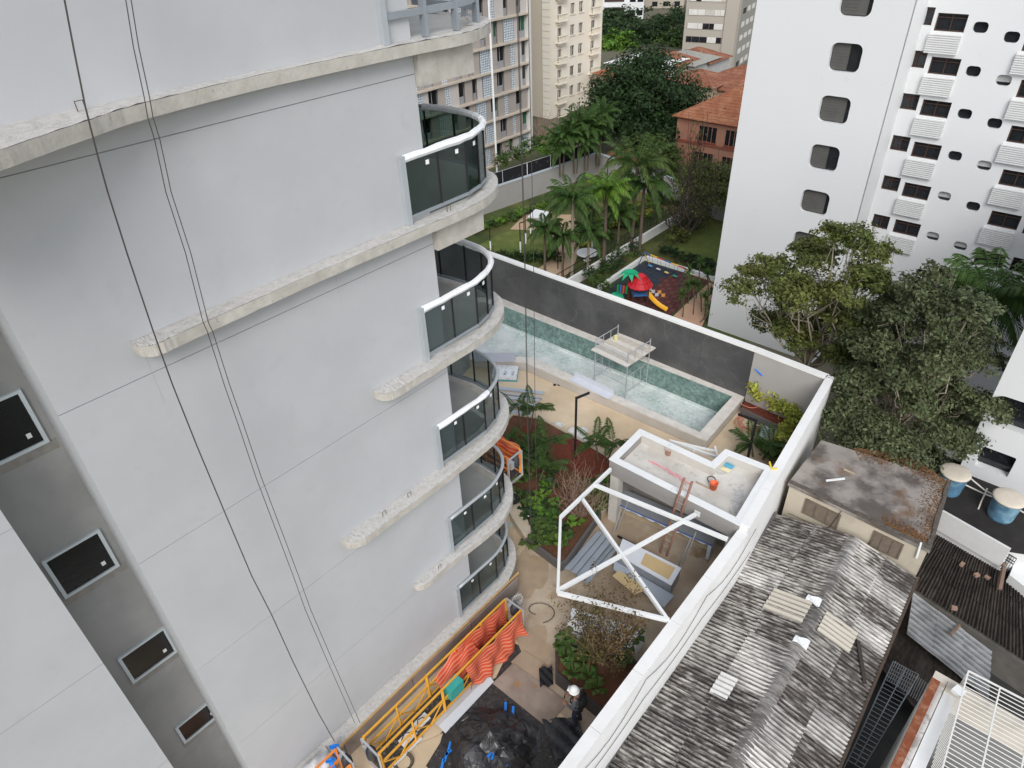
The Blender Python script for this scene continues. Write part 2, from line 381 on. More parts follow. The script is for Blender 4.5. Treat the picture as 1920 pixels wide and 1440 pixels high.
for li, z in enumerate(SLZ):
    edge = smooth_curve(LEDGE[li]+TIP, 9)
    edge = [np.array([e[0]+random.gauss(0, .002), e[1]+random.gauss(0, .004)]) for e in edge]
    inner = [(8.0, -6), (6.2, -6), (6.2, -.03), (edge[0][0], -.03)] if li else [(8.0, -6), (6.2, -6), (6.2, -.03), (-2.9, -.03)]
    poly = [(FP(e[0], e[1], 0)[0], FP(e[0], e[1], 0)[1]) for e in edge]+[(FP(a, c, 0)[0], FP(a, c, 0)[1]) for a, c in inner]
    b = B(); b.prism(poly, z-.215, z-.02); sl_ = part('slab', b, concrete, bld)
    # broken top skin: an uneven strip along the ledge
    b = B(); N = len(edge)
    def topf(i, j, edge=edge, N=N, z=z):
        k = min(int(round(i*(N-1))), N-1); e = edge[k]; w = j
        o = e[1]*(1-w)+(-.02 if e[0] < 6.2 else e[1]-.35)*w if e[0] < 6.2 else e[1]-.3*w
        s = e[0] if e[0] < 8.2 else e[0]-.3*w
        return FP(s, o, z-.018+abs(random.gauss(0, .007))+(.008 if 0 < w < 1 else 0))
    b.grid(topf, N-1, 4); part('slab_crust', b, concrete_top, bld)
    if li < 2:
        b = B(); FB(b, 6.31, 7.75, -.5, .12, z-.8, z-.217); part('drop_beam', b, concrete, bld)
    # balcony interior
    fl = [FP(s, o, 0)[:2] for s, o in [(6.29, .0), (7.4, .0), (8.2, -.4), (8.6, -1.2), (8.6, -2.4), (8.1, -5.8), (6.29, -5.8)]]
    b = B(); b.prism([tuple(p) for p in fl], z-.03, z+.012); part('balcony_floor', b, slab_floor, bld)
    b = B(); FB(b, 6.29, 7.35, -5.3, -5.1, z+.012, z+2.98); part('back_wall', b, M('white plaster', (.68, .69, .68), .85, .06), bld)
    b = B(); FB(b, 7.36, 7.42, -5.3, -5.05, z+.012, z+2.98); part('pier', b, white_paint, bld)
    b = B()
    for s in (7.42, 7.95): FB(b, s, s+.05, -5.25, -5.15, z+.06, z+2.5)
    FB(b, 7.42, 8.0, -5.25, -5.15, z+2.5, z+2.56); FB(b, 7.42, 8.0, -5.25, -5.15, z+.012, z+.07); part('door_frame', b, metal_grey, bld)
    b = B(); FB(b, 6.285, 6.292, -4.6, -1.6, z+.05, z+2.4); part('sliding_door', b, Mglass('door glass', (.35, .36, .36), .06), bld)
    b = B(); FB(b, 6.283, 6.305, -4.7, -1.5, z+2.4, z+2.5); FB(b, 6.283, 6.305, -1.6, -1.5, z+.02, z+2.4); FB(b, 6.283, 6.305, -3.1, -3.02, z+.02, z+2.4); part('door_track', b, metal_grey, bld)
    # balustrade
    bal = B(); rc = smooth_curve(RAILC, 3)
    lit = [FP(p[0], p[1], z) for p in RAILC]
    FB(bal, 5.60, 5.72, -.0, .12, z+.0, z+1.36); bal = part('balustrade_post', bal, M('post aluminium', (.42, .45, .47), .45, .05, 3, metal=.2), bld)
    if li == 0:
        b = B()
        for p in (RAILC[1], RAILC[2], RAILC[4], RAILC[6]): b.box(FP(p[0], p[1], z+1.0), (.07, .14, 2.0), math.atan2(FU[1], FU[0]))
        part('frame_post', b, metal_grey, bal)
        b = B()
        for i in range(8): b.beam(FP(*RAILC[i], z+.42), FP(*RAILC[i+1], z+.42), .06, .11)
        part('bottom_rail', b, metal_grey, bal)
        b = B(); 
        for i in range(4, 8): b.beam(FP(*RAILC[i], z+.2), FP(*RAILC[i+1], z+.2), .06, .11)
        part('lower_rail', b, metal_grey, bal)
        continue
    gm = glass_green if li < 2 else glass_smoke
    for i in range(len(RAILC)-1):
        a, c = np.array(RAILC[i]), np.array(RAILC[i+1]); d = unit(c-a); a2 = a+d*.012; c2 = c-d*.012
        b = B(); P = lambda q, zz: FP(q[0], q[1], zz); nn = FU*(-d[1])+FN*d[0]
        nn = (FU*d[1]*-1+FN*d[0])*.006
        b.hexa([P(a2, z+.16)-nn, P(c2, z+.16)-nn, P(c2, z+.16)+nn, P(a2, z+.16)+nn], [P(a2, z+1.27)-nn, P(c2, z+1.27)-nn, P(c2, z+1.27)+nn, P(a2, z+1.27)+nn])
        gpn = part('glass_pane', b, gm, bal)
        if i < 3:
            q = a+(c-a)*.62+np.array([0, .012]); b = B(); b.hexa([P(q, z+1.05), P(q+d*.09, z+1.05), P(q+d*.09+[0, .003], z+1.05), P(q+[0, .003], z+1.05)], [P(q, z+1.14), P(q+d*.09, z+1.14), P(q+d*.09+[0, .003], z+1.14), P(q+[0, .003], z+1.14)])
            part('pane_sticker', b, glass_st, bal)
        b = B(); b.beam(P(c, z+.12), P(c, z+1.27), .025, .05); part('mullion', b, black_metal, bal)
    b = B()
    for i in range(len(RAILC)-1): b.beam(FP(*RAILC[i], z+.13), FP(*RAILC[i+1], z+.13), .05, .07)
    part('bottom_rail', b, metal_grey, bal)
    b = B(); b.tube([FP(p[0], p[1], z+1.3) for p in rc], .052, 8); part('handrail', b, M('post aluminium', (.42, .45, .47)), bal, True)
    if li < 4:      # pieces of white wrapping round the handrail
        cuts = [0, 5, 9, 11, 13, 15, 17, 20, 24] if li < 3 else [0, 7]
        for k in range(len(cuts)-1):
            seg = rc[cuts[k]:cuts[k+1]+1]
            if len(seg) < 2: continue
            b = B(); b.tube([FP(p[0], p[1], z+1.3+random.gauss(0, .006)) for p in seg], [.066+random.uniform(0, .02) for _ in seg], 7); part('rail_wrap', b, white_wrap, bal)
# thin rain streaks that run down from the slab edges
streak = M('rain streak', (.41, .416, .425), .85, .1, 3)
for k in range(6):
    li = random.choice((0, 0, 1, 1, 2, 3, 4)); smin = max(-1.2, LEDGE[li][0][0]+.1); s_ = random.uniform(smin, 5.5); z_ = SLZ[li]-.216; L_s = random.uniform(.25, 1.1); w_s = random.uniform(.006, .02)
    b = B(); b.add([FP(s_-w_s, .0025, z_), FP(s_+w_s, .0025, z_), FP(s_+w_s*.3, .0025, z_-L_s), FP(s_-w_s*.3, .0025, z_-L_s)], [(0, 1, 2, 3)]); part('rain_streak', b, streak, bld)
# timber edge board and hoarding along the lowest slab
b = B(); b.beam(FP(.5, .45, .74), FP(8.1, .36, .74), .05, .06); part('edge_board', b, M('pine board', (.52, .33, .15), .8, .2, 6), bld)
ply_film = M('film faced ply', (.29, .25, .23), .45, .2, 1.2, .002, 8, spec=.4, stretch=(1, 1, .3))
for k in range(4):
    s0 = -1.6+k*2.45; b = B(); FB(b, s0, min(s0+2.42, 7.95), .42, .455, .0, .70); part('formwork_panel', b, ply_film, bld)
b = B(); FB(b, -9, 7.5, -1.05, .41, -9, .47); FB(b, 7.51, 8.5, -5.5, -.3, -.2, .52); part('plinth', b, concrete, bld)
b = B(); FB(b, -9, 6.0, -9, -1.61, 22.5, 23); FB(b, -9, -8.7, -9, -1.4, -9, 23); FB(b, -9, 6.2, -9, -8.8, -9, 23); part('rear_shell', b, grey_paint, bld)
b = B(); b.tube([FP(-.35, .3, .76), FP(-.3, .3, .84), FP(.0, .3, .84)], .03, 5); part('pipe_stub', b, concrete, bld)
# wire loops left in the slab crust
for (u, v, z) in ((128, 226, 16.97), (432, 760, 7.02), (498, 1105, 3.75), (845, 245, 13.7)):
    pass
for (s, li) in ((.45, 0), (3.6, 3), (4.4, 3), (5.0, 4), (6.6, 1)):
    b = B(); z = SLZ[li]; p = FP(s, .2, z); b.tube([p, p+[0, 0, .12], p+FU*.1+[0, 0, .12], p+FU*.1], .008, 4); part('rebar_loop', b, M('rusty wire', (.1, .06, .04), .8, .2), bld)
# ropes
ropem = M('steel rope', (.06, .055, .05), .7, .1)
def rope(pts, r, label):
    b = B(); b.tube(pts, r, 5); o = b.build('rope', ropem); tag(o, label, 'rope', 'hanging ropes'); return o
def fpx(u, v, o): s, z = fac(u, v, o); return FP(s, o, z)
R1 = [(121, -120), (121, 0), (140, 100), (160, 200), (184, 295), (202, 360), (239, 477), (287, 620), (323, 720), (370, 838), (422, 962), (472, 1080), (509, 1152), (550, 1242), (597, 1337), (627, 1390)]
rope([fpx(u, v, 1.3 if v < 200 else 1.3-.8*min(1, (v-200)/900)) for u, v in R1], .0105, 'thick dark rope hanging down the grey facade, leftmost of the ropes')
R2 = [(236, -100), (236, 0), (250, 87), (270, 180), (277, 220), (290, 262), (311, 360), (348, 475), (381, 605), (389, 622), (420, 720), (447, 797), (480, 895), (550, 1080), (572, 1142), (615, 1242), (665, 1355)]
rope([fpx(u, v, .55) for u, v in R2], .007, 'thin rope of the close pair on the grey facade, the left one')
rope([fpx(u+10 if v < 1150 else u+10-(v-1150)*.0, v, .55) for u, v in R2], .007, 'thin rope of the close pair on the grey facade, the right one')
for k, (s, o, lab) in enumerate(((8.95, .22, 'thin rope beside the balcony tips, nearest to the building'), (9.12, .1, 'thin rope beside the balcony tips, second from the building'), (9.3, .22, 'thin pale rope beside the balcony tips, farthest from the building'))):
    rope([FP(s, o, 23), FP(s+.02, o+.02, 12), FP(s-.03, o, 6), FP(s, o, 1.0)], .008, lab)
# ================================================================== terrace, boundary walls, pool
a_ = gp(1052, 1437, 2.75); WM = np.array([6.85, 14.4, 0]); WC = gp(1550, 707, 3.0); WC[2] = 0
a_[2] = 0; W0 = WM+(a_-WM)*1.7
D0 = gp(925, 478, 3.0); D1 = gp(1416, 655, 3.0); D0[2] = D1[2] = 0; DU = unit(D1-D0); DN = np.array([DU[1], -DU[0], 0]);  # DN points back to the camera
DL = D0-DU*11
def off(p, n, d): return np.array(p)+np.array(n)*d
PZ = .5
pin = [gp(*q, PZ) for q in ((1374, 742), (1312, 810), (995, 669), (966, 668), (880, 664))]
pFL = gp(948, 574, PZ); pFLx = pFL+(pFL-pin[0])*.22
pout = [gp(*q, PZ) for q in ((1396, 744), (1325, 827), (986, 680), (966, 677), (880, 673))]
floor_m = M('terrace screed', (.58, .45, .30), .85, .12, .5, .002, 10, col2=(.68, .55, .39), mix=(.4, .6), mscale=.35, col3=(.47, .29, .15), mix3=(.62, .74), m3scale=.55)
screed2 = M('stained screed', (.37, .285, .20), .8, .2, .5, .002, 10, col2=(.50, .41, .31), mix=(.42, .58), mscale=.45, col3=(.30, .20, .12), mix3=(.55, .66), m3scale=.8)
lot = [W0, WM, WC, WC-DU*0, D0-DU*11]
podium = [tuple(p[:2]) for p in (off(W0, FN, 0), WM, WC, DL, DL-FU*30)]
podium = [tuple(p[:2]) for p in (W0, WM, WC, DL, FP(8, -16, 0), FP(8, -1.7, 0), FP(-9, -1.7, 0))]
b = B(); b.prism(podium, -9.0, -1.3); struct(b.build('podium', concrete))
flo = [tuple(p[:2]) for p in (W0, WM, WC, off(D1, DN, .02), pout[0], pout[1], pout[2], pout[3], pout[4], FP(8.5, -8, 0), FP(8.5, .3, 0), FP(-9, .3, 0))]
b = B(); b.prism(flo, -1.29, 0.0); struct(b.build('terrace_floor', floor_m))
# darker worn screed in front of the pavilion, laid as a thin sheet
b = B(); b.prism([xy(*q) for q in ((945, 1040), (1000, 1015), (1060, 1062), (1140, 950), (1335, 1035), (1300, 1150), (1180, 1300), (1120, 1400), (1010, 1300), (960, 1180))], .001, .005); struct(b.build('worn_floor', screed2))
puddle = M('wet patch', (.38, .285, .19), .3, .2, 1.5, spec=.5)
def blobpoly(cx, cy, rx, ry, n=26, j=.25, rot=0):
    out = []
    ph = [random.uniform(0, 6.28) for _ in range(4)]
    for k in range(n):
        t = 2*math.pi*k/n; r = 1+j*(math.sin(2*t+ph[0])*.5+math.sin(3*t+ph[1])*.5+math.sin(5*t+ph[2])*.35+math.sin(9*t+ph[3])*.2)
        x, y = rx*r*math.cos(t), ry*r*math.sin(t); out.append((cx+x*math.cos(rot)-y*math.sin(rot), cy+x*math.sin(rot)+y*math.cos(rot)))
    return out
for k, (u, v, rx, ry) in enumerate(((995, 1075, .55, 1.0), (1010, 1205, .35, .6))):
    p = gp(u, v); b = B(); b.prism(blobpoly(p[0], p[1], rx, ry), .006, .0085); struct(b.build('wet_patch', puddle))

def wallseg(b, p, q, t, z0, z1, side):
    d = unit(q-p); n = np.array([d[1], -d[0], 0])*side*t
    P = lambda a, z: np.array([a[0], a[1], z])
    return b.hexa([P(p, z0), P(q, z0), P(q+n, z0), P(p+n, z0)], [P(p, z1), P(q, z1), P(q+n, z1), P(p+n, z1)])
wall_white = M('weathered white render', (.81, .805, .79), .85, .05, .7, .003, 15, col2=(.74, .725, .70), mix=(.5, .75), mscale=1.0, col3=(.46, .43, .39), mix3=(.68, .8), m3scale=2.2)
bw = thing('boundary_wall', 'long white rendered boundary wall between the terrace and the shed roof', 'wall', (WM[0], WM[1], 0))
b = B(); wallseg(b, W0, WM, .24, -9, 2.72, 1); part('wall', b, wall_white, bw)
dW = unit(WM-W0); 
L0 = np.linalg.norm(WM-W0); k = 0; s = 0
while s < L0-.1:
    e = min(s+1.9, L0); b = B(); wallseg(b, W0+dW*(s+.006)-np.array([dW[1], -dW[0], 0])*.03, W0+dW*(e-.006)-np.array([dW[1], -dW[0], 0])*.03, .31, 2.722, 2.76, 1); part('coping_stone', b, wall_white, bw); s = e
b = B(); wallseg(b, WM, WC, .24, -9, 2.95, 1); part('wall', b, wall_white, bw)
dW2 = unit(WC-WM); L1 = np.linalg.norm(WC-WM); s = 0
while s < L1-.1:
    e = min(s+1.9, L1+.24); n2 = np.array([dW2[1], -dW2[0], 0]); b = B(); wallseg(b, WM+dW2*(s+.006)-n2*.03, WM+dW2*(e-.006)-n2*.03, .31, 2.952, 3.0, 1); part('coping_stone', b, wall_white, bw); s += 1.9
# cables slung along its outer face
for k, lab in enumerate(('thin black cable slung along the white boundary wall, the upper one', 'thin black cable slung along the white boundary wall, the lower one')):
    n1 = np.array([dW[1], -dW[0], 0]); pts = []
    for i in range(25):
        t = i/24; sg = abs(math.sin(t*math.pi*4))*(.5 if k == 0 else .12); pts.append(W0+dW*L0*(.2+.85*t)+n1*(.27)+np.array([0, 0, (2.3 if k == 0 else 1.5)-1.1*sg-t*.3*(k)]))
    b = B(); b.tube(pts, .008, 4); tag(b.build('cable', ropem), lab, 'cable', 'cables on the boundary wall')

# --- stone clad pool wall
def Mstone():
    m = M('dark slate', (.072, .070, .070), .45, .25, .7, spec=.4, col2=(.10, .098, .096), mix=(.45, .65), mscale=.6)
    nt = m.node_tree; n = nt.nodes; L = nt.links; bs = n['Principled BSDF']; base = bs.inputs['Base Color'].links[0].from_socket
    tc = [x for x in n if x.type == 'MAPPING'][0].outputs[0]
    nz = n.new('ShaderNodeTexNoise'); nz.inputs['Scale'].default_value = .5; nz.inputs['Detail'].default_value = 6; L.new(tc, nz.inputs['Vector'])
    ad = n.new('ShaderNodeMix'); ad.data_type = 'RGBA'; ad.blend_type = 'ADD'; ad.inputs[0].default_value = 2.2; ad.clamp_factor = False; L.new(tc, ad.inputs[6]); L.new(nz.outputs['Color'], ad.inputs[7])
    cur = base
    for sc, th, a in ((.42, .005, .075), (.9, .004, .04)):
        vo = n.new('ShaderNodeTexVoronoi'); vo.feature = 'DISTANCE_TO_EDGE'; vo.inputs['Scale'].default_value = sc; L.new(ad.outputs[2], vo.inputs['Vector'])
        mr = n.new('ShaderNodeMapRange'); mr.inputs[1].default_value = 0; mr.inputs[2].default_value = th*2; mr.inputs[3].default_value = a*4; mr.inputs[4].default_value = 0; L.new(vo.outputs['Distance'], mr.inputs[0])
        nk = n.new('ShaderNodeTexNoise'); nk.inputs['Scale'].default_value = .8; L.new(tc, nk.inputs['Vector'])
        mu = n.new('ShaderNodeMath'); mu.operation = 'MULTIPLY'; L.new(mr.outputs[0], mu.inputs[0]); L.new(nk.outputs['Fac'], mu.inputs[1])
        mx = n.new('ShaderNodeMix'); mx.data_type = 'RGBA'; L.new(mu.outputs[0], mx.inputs[0]); L.new(cur, mx.inputs[6]); mx.inputs[7].default_value = (.3, .29, .27, 1); cur = mx.outputs[2]
    L.new(cur, bs.inputs['Base Color']); return m
slate = Mstone()
pw = thing('pool_wall', 'dark veined slate wall with white cap behind the pool', 'wall', (D0[0], D0[1], 0))
b = B(); wallseg(b, DL, D1, .22, -9, 2.9, -1); wallseg(b, D1+DU*.001, WC+DU*.2, .22, -9, 2.9, -1); part('core_wall', b, M('garden wall render', (.5, .49, .47), .9, .1), pw)
LD = np.linalg.norm(D1-DL); npan = 11; wp = LD/npan
for i in range(npan):
    for j in range(2):
        z0, z1 = (.05, 1.6) if j == 0 else (1.604, 2.885)
        b = B(); wallseg(b, DL+DU*(i*wp+.003), DL+DU*((i+1)*wp-.003), .035, z0, z1, 1); part('stone_panel', b, slate, pw)
b = B(); wallseg(b, D1+DU*.01, WC-DU*.001, .03, -.2, 2.885, 1); part('plaster_wall', b, M('warm grey plaster', (.40, .375, .35), .9, .05, 1.5, .002), pw)
for (ca, cb) in ((DL, D1), (D1, WC)):
  s = 0; Lc = np.linalg.norm(cb-ca); cu = unit(cb-ca)
  while s < Lc-.05:
    e = min(s+2.2, Lc); b = B(); wallseg(b, ca+cu*(s+.004)+DN*.07, ca+cu*(e-.004)+DN*.07, .32, 2.902, 3.0, -1); part('cap_stone', b, M('white cap', (.8, .79, .76), .7, .06, 1.5, .003), pw); s = e
h = D1+DU*2.0+DN*.032; b = B(); b.box((h[0], h[1], 2.3), (.09, .01, .09), math.atan2(DU[1], DU[0])); part('pipe_hole', b, dark, pw)
h = onv(1423, 697, D1+DN*.04, DU); b = B(); b.beam(h-DU*.16+[0, 0, .09], h+DU*.2-[0, 0, .1], .01, .13, up=(DN[0], DN[1], 0)); b.v = [tuple(np.array(v)+DN*.012) for v in b.v]
tag(b.build('tape_strip', M('blue tape', (.02, .22, .75), .5, .05)), 'bright blue tape strip stuck on the slate wall end', 'tape')

# --- pool
def Mtile(name, c1, c2, dust, lo, hi):
    m = M(name, c1, .35, .25, 2.0, col2=c2, mix=(.4, .6), mscale=1.6, spec=.45)
    nt = m.node_tree; n = nt.nodes; L = nt.links; bs = n['Principled BSDF']; base = bs.inputs['Base Color'].links[0].from_socket; tc = [x for x in n if x.type == 'MAPPING'][0].outputs[0]
    mp = n.new('ShaderNodeMapping'); mp.inputs['Rotation'].default_value = (0, 0, -math.atan2(DU[1], DU[0])); L.new(tc, mp.inputs[0])
    vo = n.new('ShaderNodeTexVoronoi'); vo.inputs['Scale'].default_value = 9; vo.inputs['Randomness'].default_value = .25; L.new(mp.outputs[0], vo.inputs['Vector'])
    hv = n.new('ShaderNodeHueSaturation'); L.new(base, hv.inputs['Color']); sp = n.new('ShaderNodeSeparateColor'); L.new(vo.outputs['Color'], sp.inputs[0])
    mr = n.new('ShaderNodeMapRange'); mr.inputs[3].default_value = .72; mr.inputs[4].default_value = 1.28; L.new(sp.outputs[0], mr.inputs[0]); L.new(mr.outputs[0], hv.inputs['Value'])
    nz = n.new('ShaderNodeTexNoise'); nz.inputs['Scale'].default_value = .55; nz.inputs['Detail'].default_value = 9; nz.inputs['Roughness'].default_value = .7; L.new(tc, nz.inputs['Vector'])
    m2 = n.new('ShaderNodeMapRange'); m2.inputs[1].default_value = lo; m2.inputs[2].default_value = hi; L.new(nz.outputs['Fac'], m2.inputs[0])
    mx = n.new('ShaderNodeMix'); mx.data_type = 'RGBA'; L.new(m2.outputs[0], mx.inputs[0]); L.new(hv.outputs[0], mx.inputs[6]); mx.inputs[7].default_value = (*dust, 1)
    L.new(mx.outputs[2], bs.inputs['Base Color']); return m
tile_w = Mtile('pool wall tile', (.145, .225, .20), (.195, .28, .25), (.45, .52, .48), .60, 1.0)
tile_f = Mtile('pool floor tile', (.36, .47, .435), (.46, .56, .525), (.78, .80, .78), .30, .62)
pool = thing('swimming_pool', 'empty green tiled swimming pool with pale stone coping and dusty floor', 'pool', pin[1])
inpoly = [pFLx, pin[0], pin[1], pin[2], pin[3], pin[4]]
PB = -.75
b = B(); b.add([(p[0], p[1], PB) for p in inpoly], [tuple(range(5, -1, -1))]); part('basin_floor', b, tile_f, pool)
for i in range(6):
    p, q = inpoly[i], inpoly[(i+1) % 6]
    if i == 5: continue
    b = B(); d = unit(q-p); n = np.array([d[1], -d[0], 0]); cen = sum(inpoly)/6
    if n@(cen-p) > 0: n = -n
    P = lambda a, z, k=0: np.array([a[0], a[1], z])+n*k
    b.hexa([P(p, PB-.1), P(q, PB-.1), P(q, PB-.1, .12), P(p, PB-.1, .12)], [P(p, .44), P(q, .44), P(q, .44, .12), P(p, .44, .12)]); part('basin_wall', b, tile_w, pool)
cop_m = M('pale granite coping', (.62, .58, .52), .75, .1, 3, .002, 25, col2=(.7, .66, .6), mix=(.4, .6), mscale=2.5)
outw = [(pout[0], pout[1]), (pout[1], pout[2]), (pout[2], pout[3]), (pout[3], pout[4])]
for p, q in outw:
    b = B(); d = unit(q-p); n = np.array([d[1], -d[0], 0]); cen = sum(inpoly)/6
    if n@(cen-p) > 0: n = -n
    P = lambda a, z, k=0: np.array([a[0], a[1], z])+n*k
    b.hexa([P(p, -.3, -.15), P(q, -.3, -.15), P(q, -.3, -.02), P(p, -.3, -.02)], [P(p, .44, -.15), P(q, .44, -.15), P(q, .44, -.02), P(p, .44, -.02)]); part('outer_wall', b, M('pool plaster', (.52, .48, .43), .9, .12, 1, .004, 12), pool)
def coping(i0, i1, o0, o1):
    L = np.linalg.norm(o1-o0); k = max(1, int(round(L/1.0)))
    for j in range(k):
        t0, t1 = j/k+.004/L, (j+1)/k-.004/L
        A = [i0+(i1-i0)*t0, i0+(i1-i0)*t1, o0+(o1-o0)*t1, o0+(o1-o0)*t0]; dz = random.uniform(0, .004)
        b = B(); b.prism([tuple(p[:2]) for p in A], .442, PZ+dz); part('coping_slab', b, cop_m, pool)
for i in range(4): coping(pin[i], pin[i+1], pout[i], pout[i+1])
fo0 = D1-DU*np.dot(D1-pin[0]*[1, 1, 0], DU)+DN*.036; fo1 = D1-DU*np.dot(D1-pFLx*[1, 1, 0], DU)+DN*.036
pf = pin[0].copy(); fo_r = pout[0]
coping(pin[0], pFLx, fo0*[1, 1, 0]+[0, 0, PZ], fo1*[1, 1, 0]+[0, 0, PZ])
b = B(); b.prism([tuple(p[:2]) for p in (pin[0], fo0, pout[0])], .442, PZ); part('coping_slab', b, cop_m, pool)
ins = [p+(sum(inpoly)/6-p)*.0 for p in inpoly]
# shallow bench step along the far wall
p, q = inpoly[0], inpoly[1]
b = B(); e = pin[0]; w = pFLx; b.hexa([np.array([x[0], x[1], PB]) for x in (e, w, w+DN*.16, e+DN*.16)], [np.array([x[0], x[1], PB+.06]) for x in (e, w, w+DN*.16, e+DN*.16)]); part('floor_kerb', b, tile_f, pool)
# small dark drains
for (u, v) in ((1145, 694), (1040, 722), (1048, 722)):
    p = gp(u, v, PB if v < 700 else 0); b = B(); b.lathe(p, [(.07, .0), (.07, .03), (.03, .035)], 10); tag(b.build('drain_cover', black_metal), {1145: 'small dark drain cover on the pool floor', 1040: 'dark floor drain beside the pool side, left of a pair', 1048: 'dark floor drain beside the pool side, right of a pair'}[u], 'drain')

# --- scaffold tower standing in the pool
sc_l = [gp(1114, 717, PB), gp(1172, 747, PB), gp(1212, 719, PB)]; sc_l.append(sc_l[0]+sc_l[2]-sc_l[1])
ztop = zat(1119.6, 634, sc_l[0]); zdk = ztop-.62
st = thing('scaffold_tower', 'galvanised steel scaffold tower with timber deck standing in the empty pool', 'scaffold', sum(sc_l)/4)
Z = lambda p, z: np.array([p[0], p[1], z])
for p in sc_l:
    b = B(); b.tube([p, Z(p, ztop)], .028, 6); part('leg', b, metal_lt, st)
for (i, j) in ((0, 1), (1, 2), (2, 3), (3, 0)):
    b = B()
    for z in (PB+.35, PB+1.25, zdk-.1) if (i, j) in ((1, 2), (3, 0)) else (PB+.75, zdk-.1): b.tube([Z(sc_l[i], z), Z(sc_l[j], z)], .02, 5)
    part('ledger', b, metal_lt, st)
for (i, j) in ((1, 2), (3, 0)):
    b = B(); b.tube([Z(sc_l[i], ztop-.08), Z(sc_l[j], ztop-.08)], .022, 5)
    for t in (.33, .66): q = sc_l[i]+(sc_l[j]-sc_l[i])*t; b.tube([Z(q, zdk), Z(q, ztop-.08)], .016, 5)
    for t in (.33, .66): q = sc_l[i]+(sc_l[j]-sc_l[i])*t; b.tube([Z(q, PB+.35), Z(q, PB+1.25)], .016, 5)
    part('guard_frame', b, metal_lt, st)
b = B(); b.tube([Z(sc_l[0], zdk+.25), Z(sc_l[1], zdk+.25)], .018, 5); b.tube([Z(sc_l[0], zdk+.45), Z(sc_l[1], zdk+.45)], .018, 5); part('guard_rail', b, metal_lt, st)
plank = M('dusty plank', (.55, .50, .43), .9, .15, 4, .004, 20)
vx = sc_l[3]-sc_l[0]; vy = sc_l[1]-sc_l[0]; vx[2] = vy[2] = 0
for k in range(7):
    t0, t1 = -.12+k*.19, -.12+(k+1)*.19-.015; dz = random.uniform(0, .01)
    o = Z(sc_l[0], 0); a = [o+vx*t0-vy*.06, o+vx*t0+vy*1.06, o+vx*t1+vy*1.06, o+vx*t1-vy*.06]
    b = B(); b.prism([tuple(x[:2]) for x in a], zdk-.02+dz, zdk+.03+dz); part('deck_plank', b, plank if k % 2 else M('pale plank', (.66, .62, .56), .9, .1, 4), st)
p = Z(sc_l[3], zdk+.05)+vy*.12-vx*.25; b = B(); b.lathe(p, [(.09, 0), (.11, .2), (.1, .2), (.08, .05)], 12); tag(b.build('bucket', M('pale yellow plastic', (.7, .68, .35), .5, .05)), 'pale yellow bucket on the scaffold tower deck', 'bucket')
# ================================================================== things on the terrace
ALU = math.atan2(FU[1], FU[0])
# --- pavilion
def pz(u, v, z=3.0): return gp(u, v, z)
hut = thing('pavilion', 'low grey rendered pavilion with white parapet and open front by the pergola', 'pavilion', gp(1290, 900, 3)*[1, 1, 0])
HO = [pz(*q) for q in ((1200, 804), (1335, 866), (1361, 842), (1456, 879), (1392, 986), (1143, 860))]
wn_ = np.array([dW2[1], -dW2[0], 0])
for k_ in (3, 4): HO[k_] = HO[k_]-wn_*(np.dot((HO[k_]-WM)*[1, 1, 0], wn_)-.0)
hp = [tuple(p[:2]) for p in HO]
def inset(poly, d):
    n = len(poly); ar = sum(poly[i][0]*poly[(i+1) % n][1]-poly[(i+1) % n][0]*poly[i][1] for i in range(n)); sg = 1 if ar > 0 else -1; out = []
    for i in range(n):
        p0, p1, p2 = [np.array(poly[k % n]) for k in (i-1, i, i+1)]; d1 = unit(p1-p0); d2 = unit(p2-p1)
        n1 = np.array([-d1[1], d1[0]])*sg; n2 = np.array([-d2[1], d2[0]])*sg; m = unit(n1+n2); out.append(tuple(p1+m*d/max(.3, m@n1)))
    return out
hi_ = inset(hp, .2)
hut_grey = M('hut grey render', (.30, .285, .27), .9, .06, 1.5, .002)
b = B(); b.prism(inset(hp, .05), 2.36, 2.56); part('roof_slab', b, concrete, hut)
roof_dust = M('dusty roof floor', (.56, .53, .48), .95, .12, 1.2, .006, 14, col2=(.64, .615, .57), mix=(.42, .6), mscale=1.1, col3=(.46, .42, .37), mix3=(.58, .72), m3scale=3)
b = B(); b.prism(inset(hp, .19), 2.562, 2.58); part('roof_floor', b, roof_dust, hut)
for i in range(6):
    j = (i+1) % 6; b = B(); z0 = 2.3
    b.hexa([(hp[i][0], hp[i][1], z0), (hp[j][0], hp[j][1], z0), (hi_[j][0], hi_[j][1], z0), (hi_[i][0], hi_[i][1], z0)], [(*hp[i], 2.95), (*hp[j], 2.95), (*hi_[j], 2.95), (*hi_[i], 2.95)])
    part('parapet', b, hut_grey if i in (4, 5) else M('hut pale render', (.58, .55, .5), .9, .08, 1.5), hut)
    ho, hii = inset(hp, -.02), inset(hp, .23); b = B(); e = 2
    for k in range(2):
        L_ = lambda P, Q, t: np.array([P[0]+(Q[0]-P[0])*t, P[1]+(Q[1]-P[1])*t]); t0, t1 = k/2+.001, (k+1)/2-.001
        A, C, D, E_ = L_(ho[i], ho[j], t0), L_(ho[i], ho[j], t1), L_(hii[i], hii[j], t1), L_(hii[i], hii[j], t0)
        b = B(); b.hexa([(*A, 2.952), (*C, 2.952), (*D, 2.952), (*E_, 2.952)], [(*A, 2.99), (*C, 2.99), (*D, 2.99), (*E_, 2.99)]); part('coping_stone', b, white_paint, hut)
fr0, fr1 = np.array([*hp[5], 0]), np.array([*hp[4], 0]); fd = unit(fr1-fr0); fi = np.array([-fd[1], fd[0], 0]);
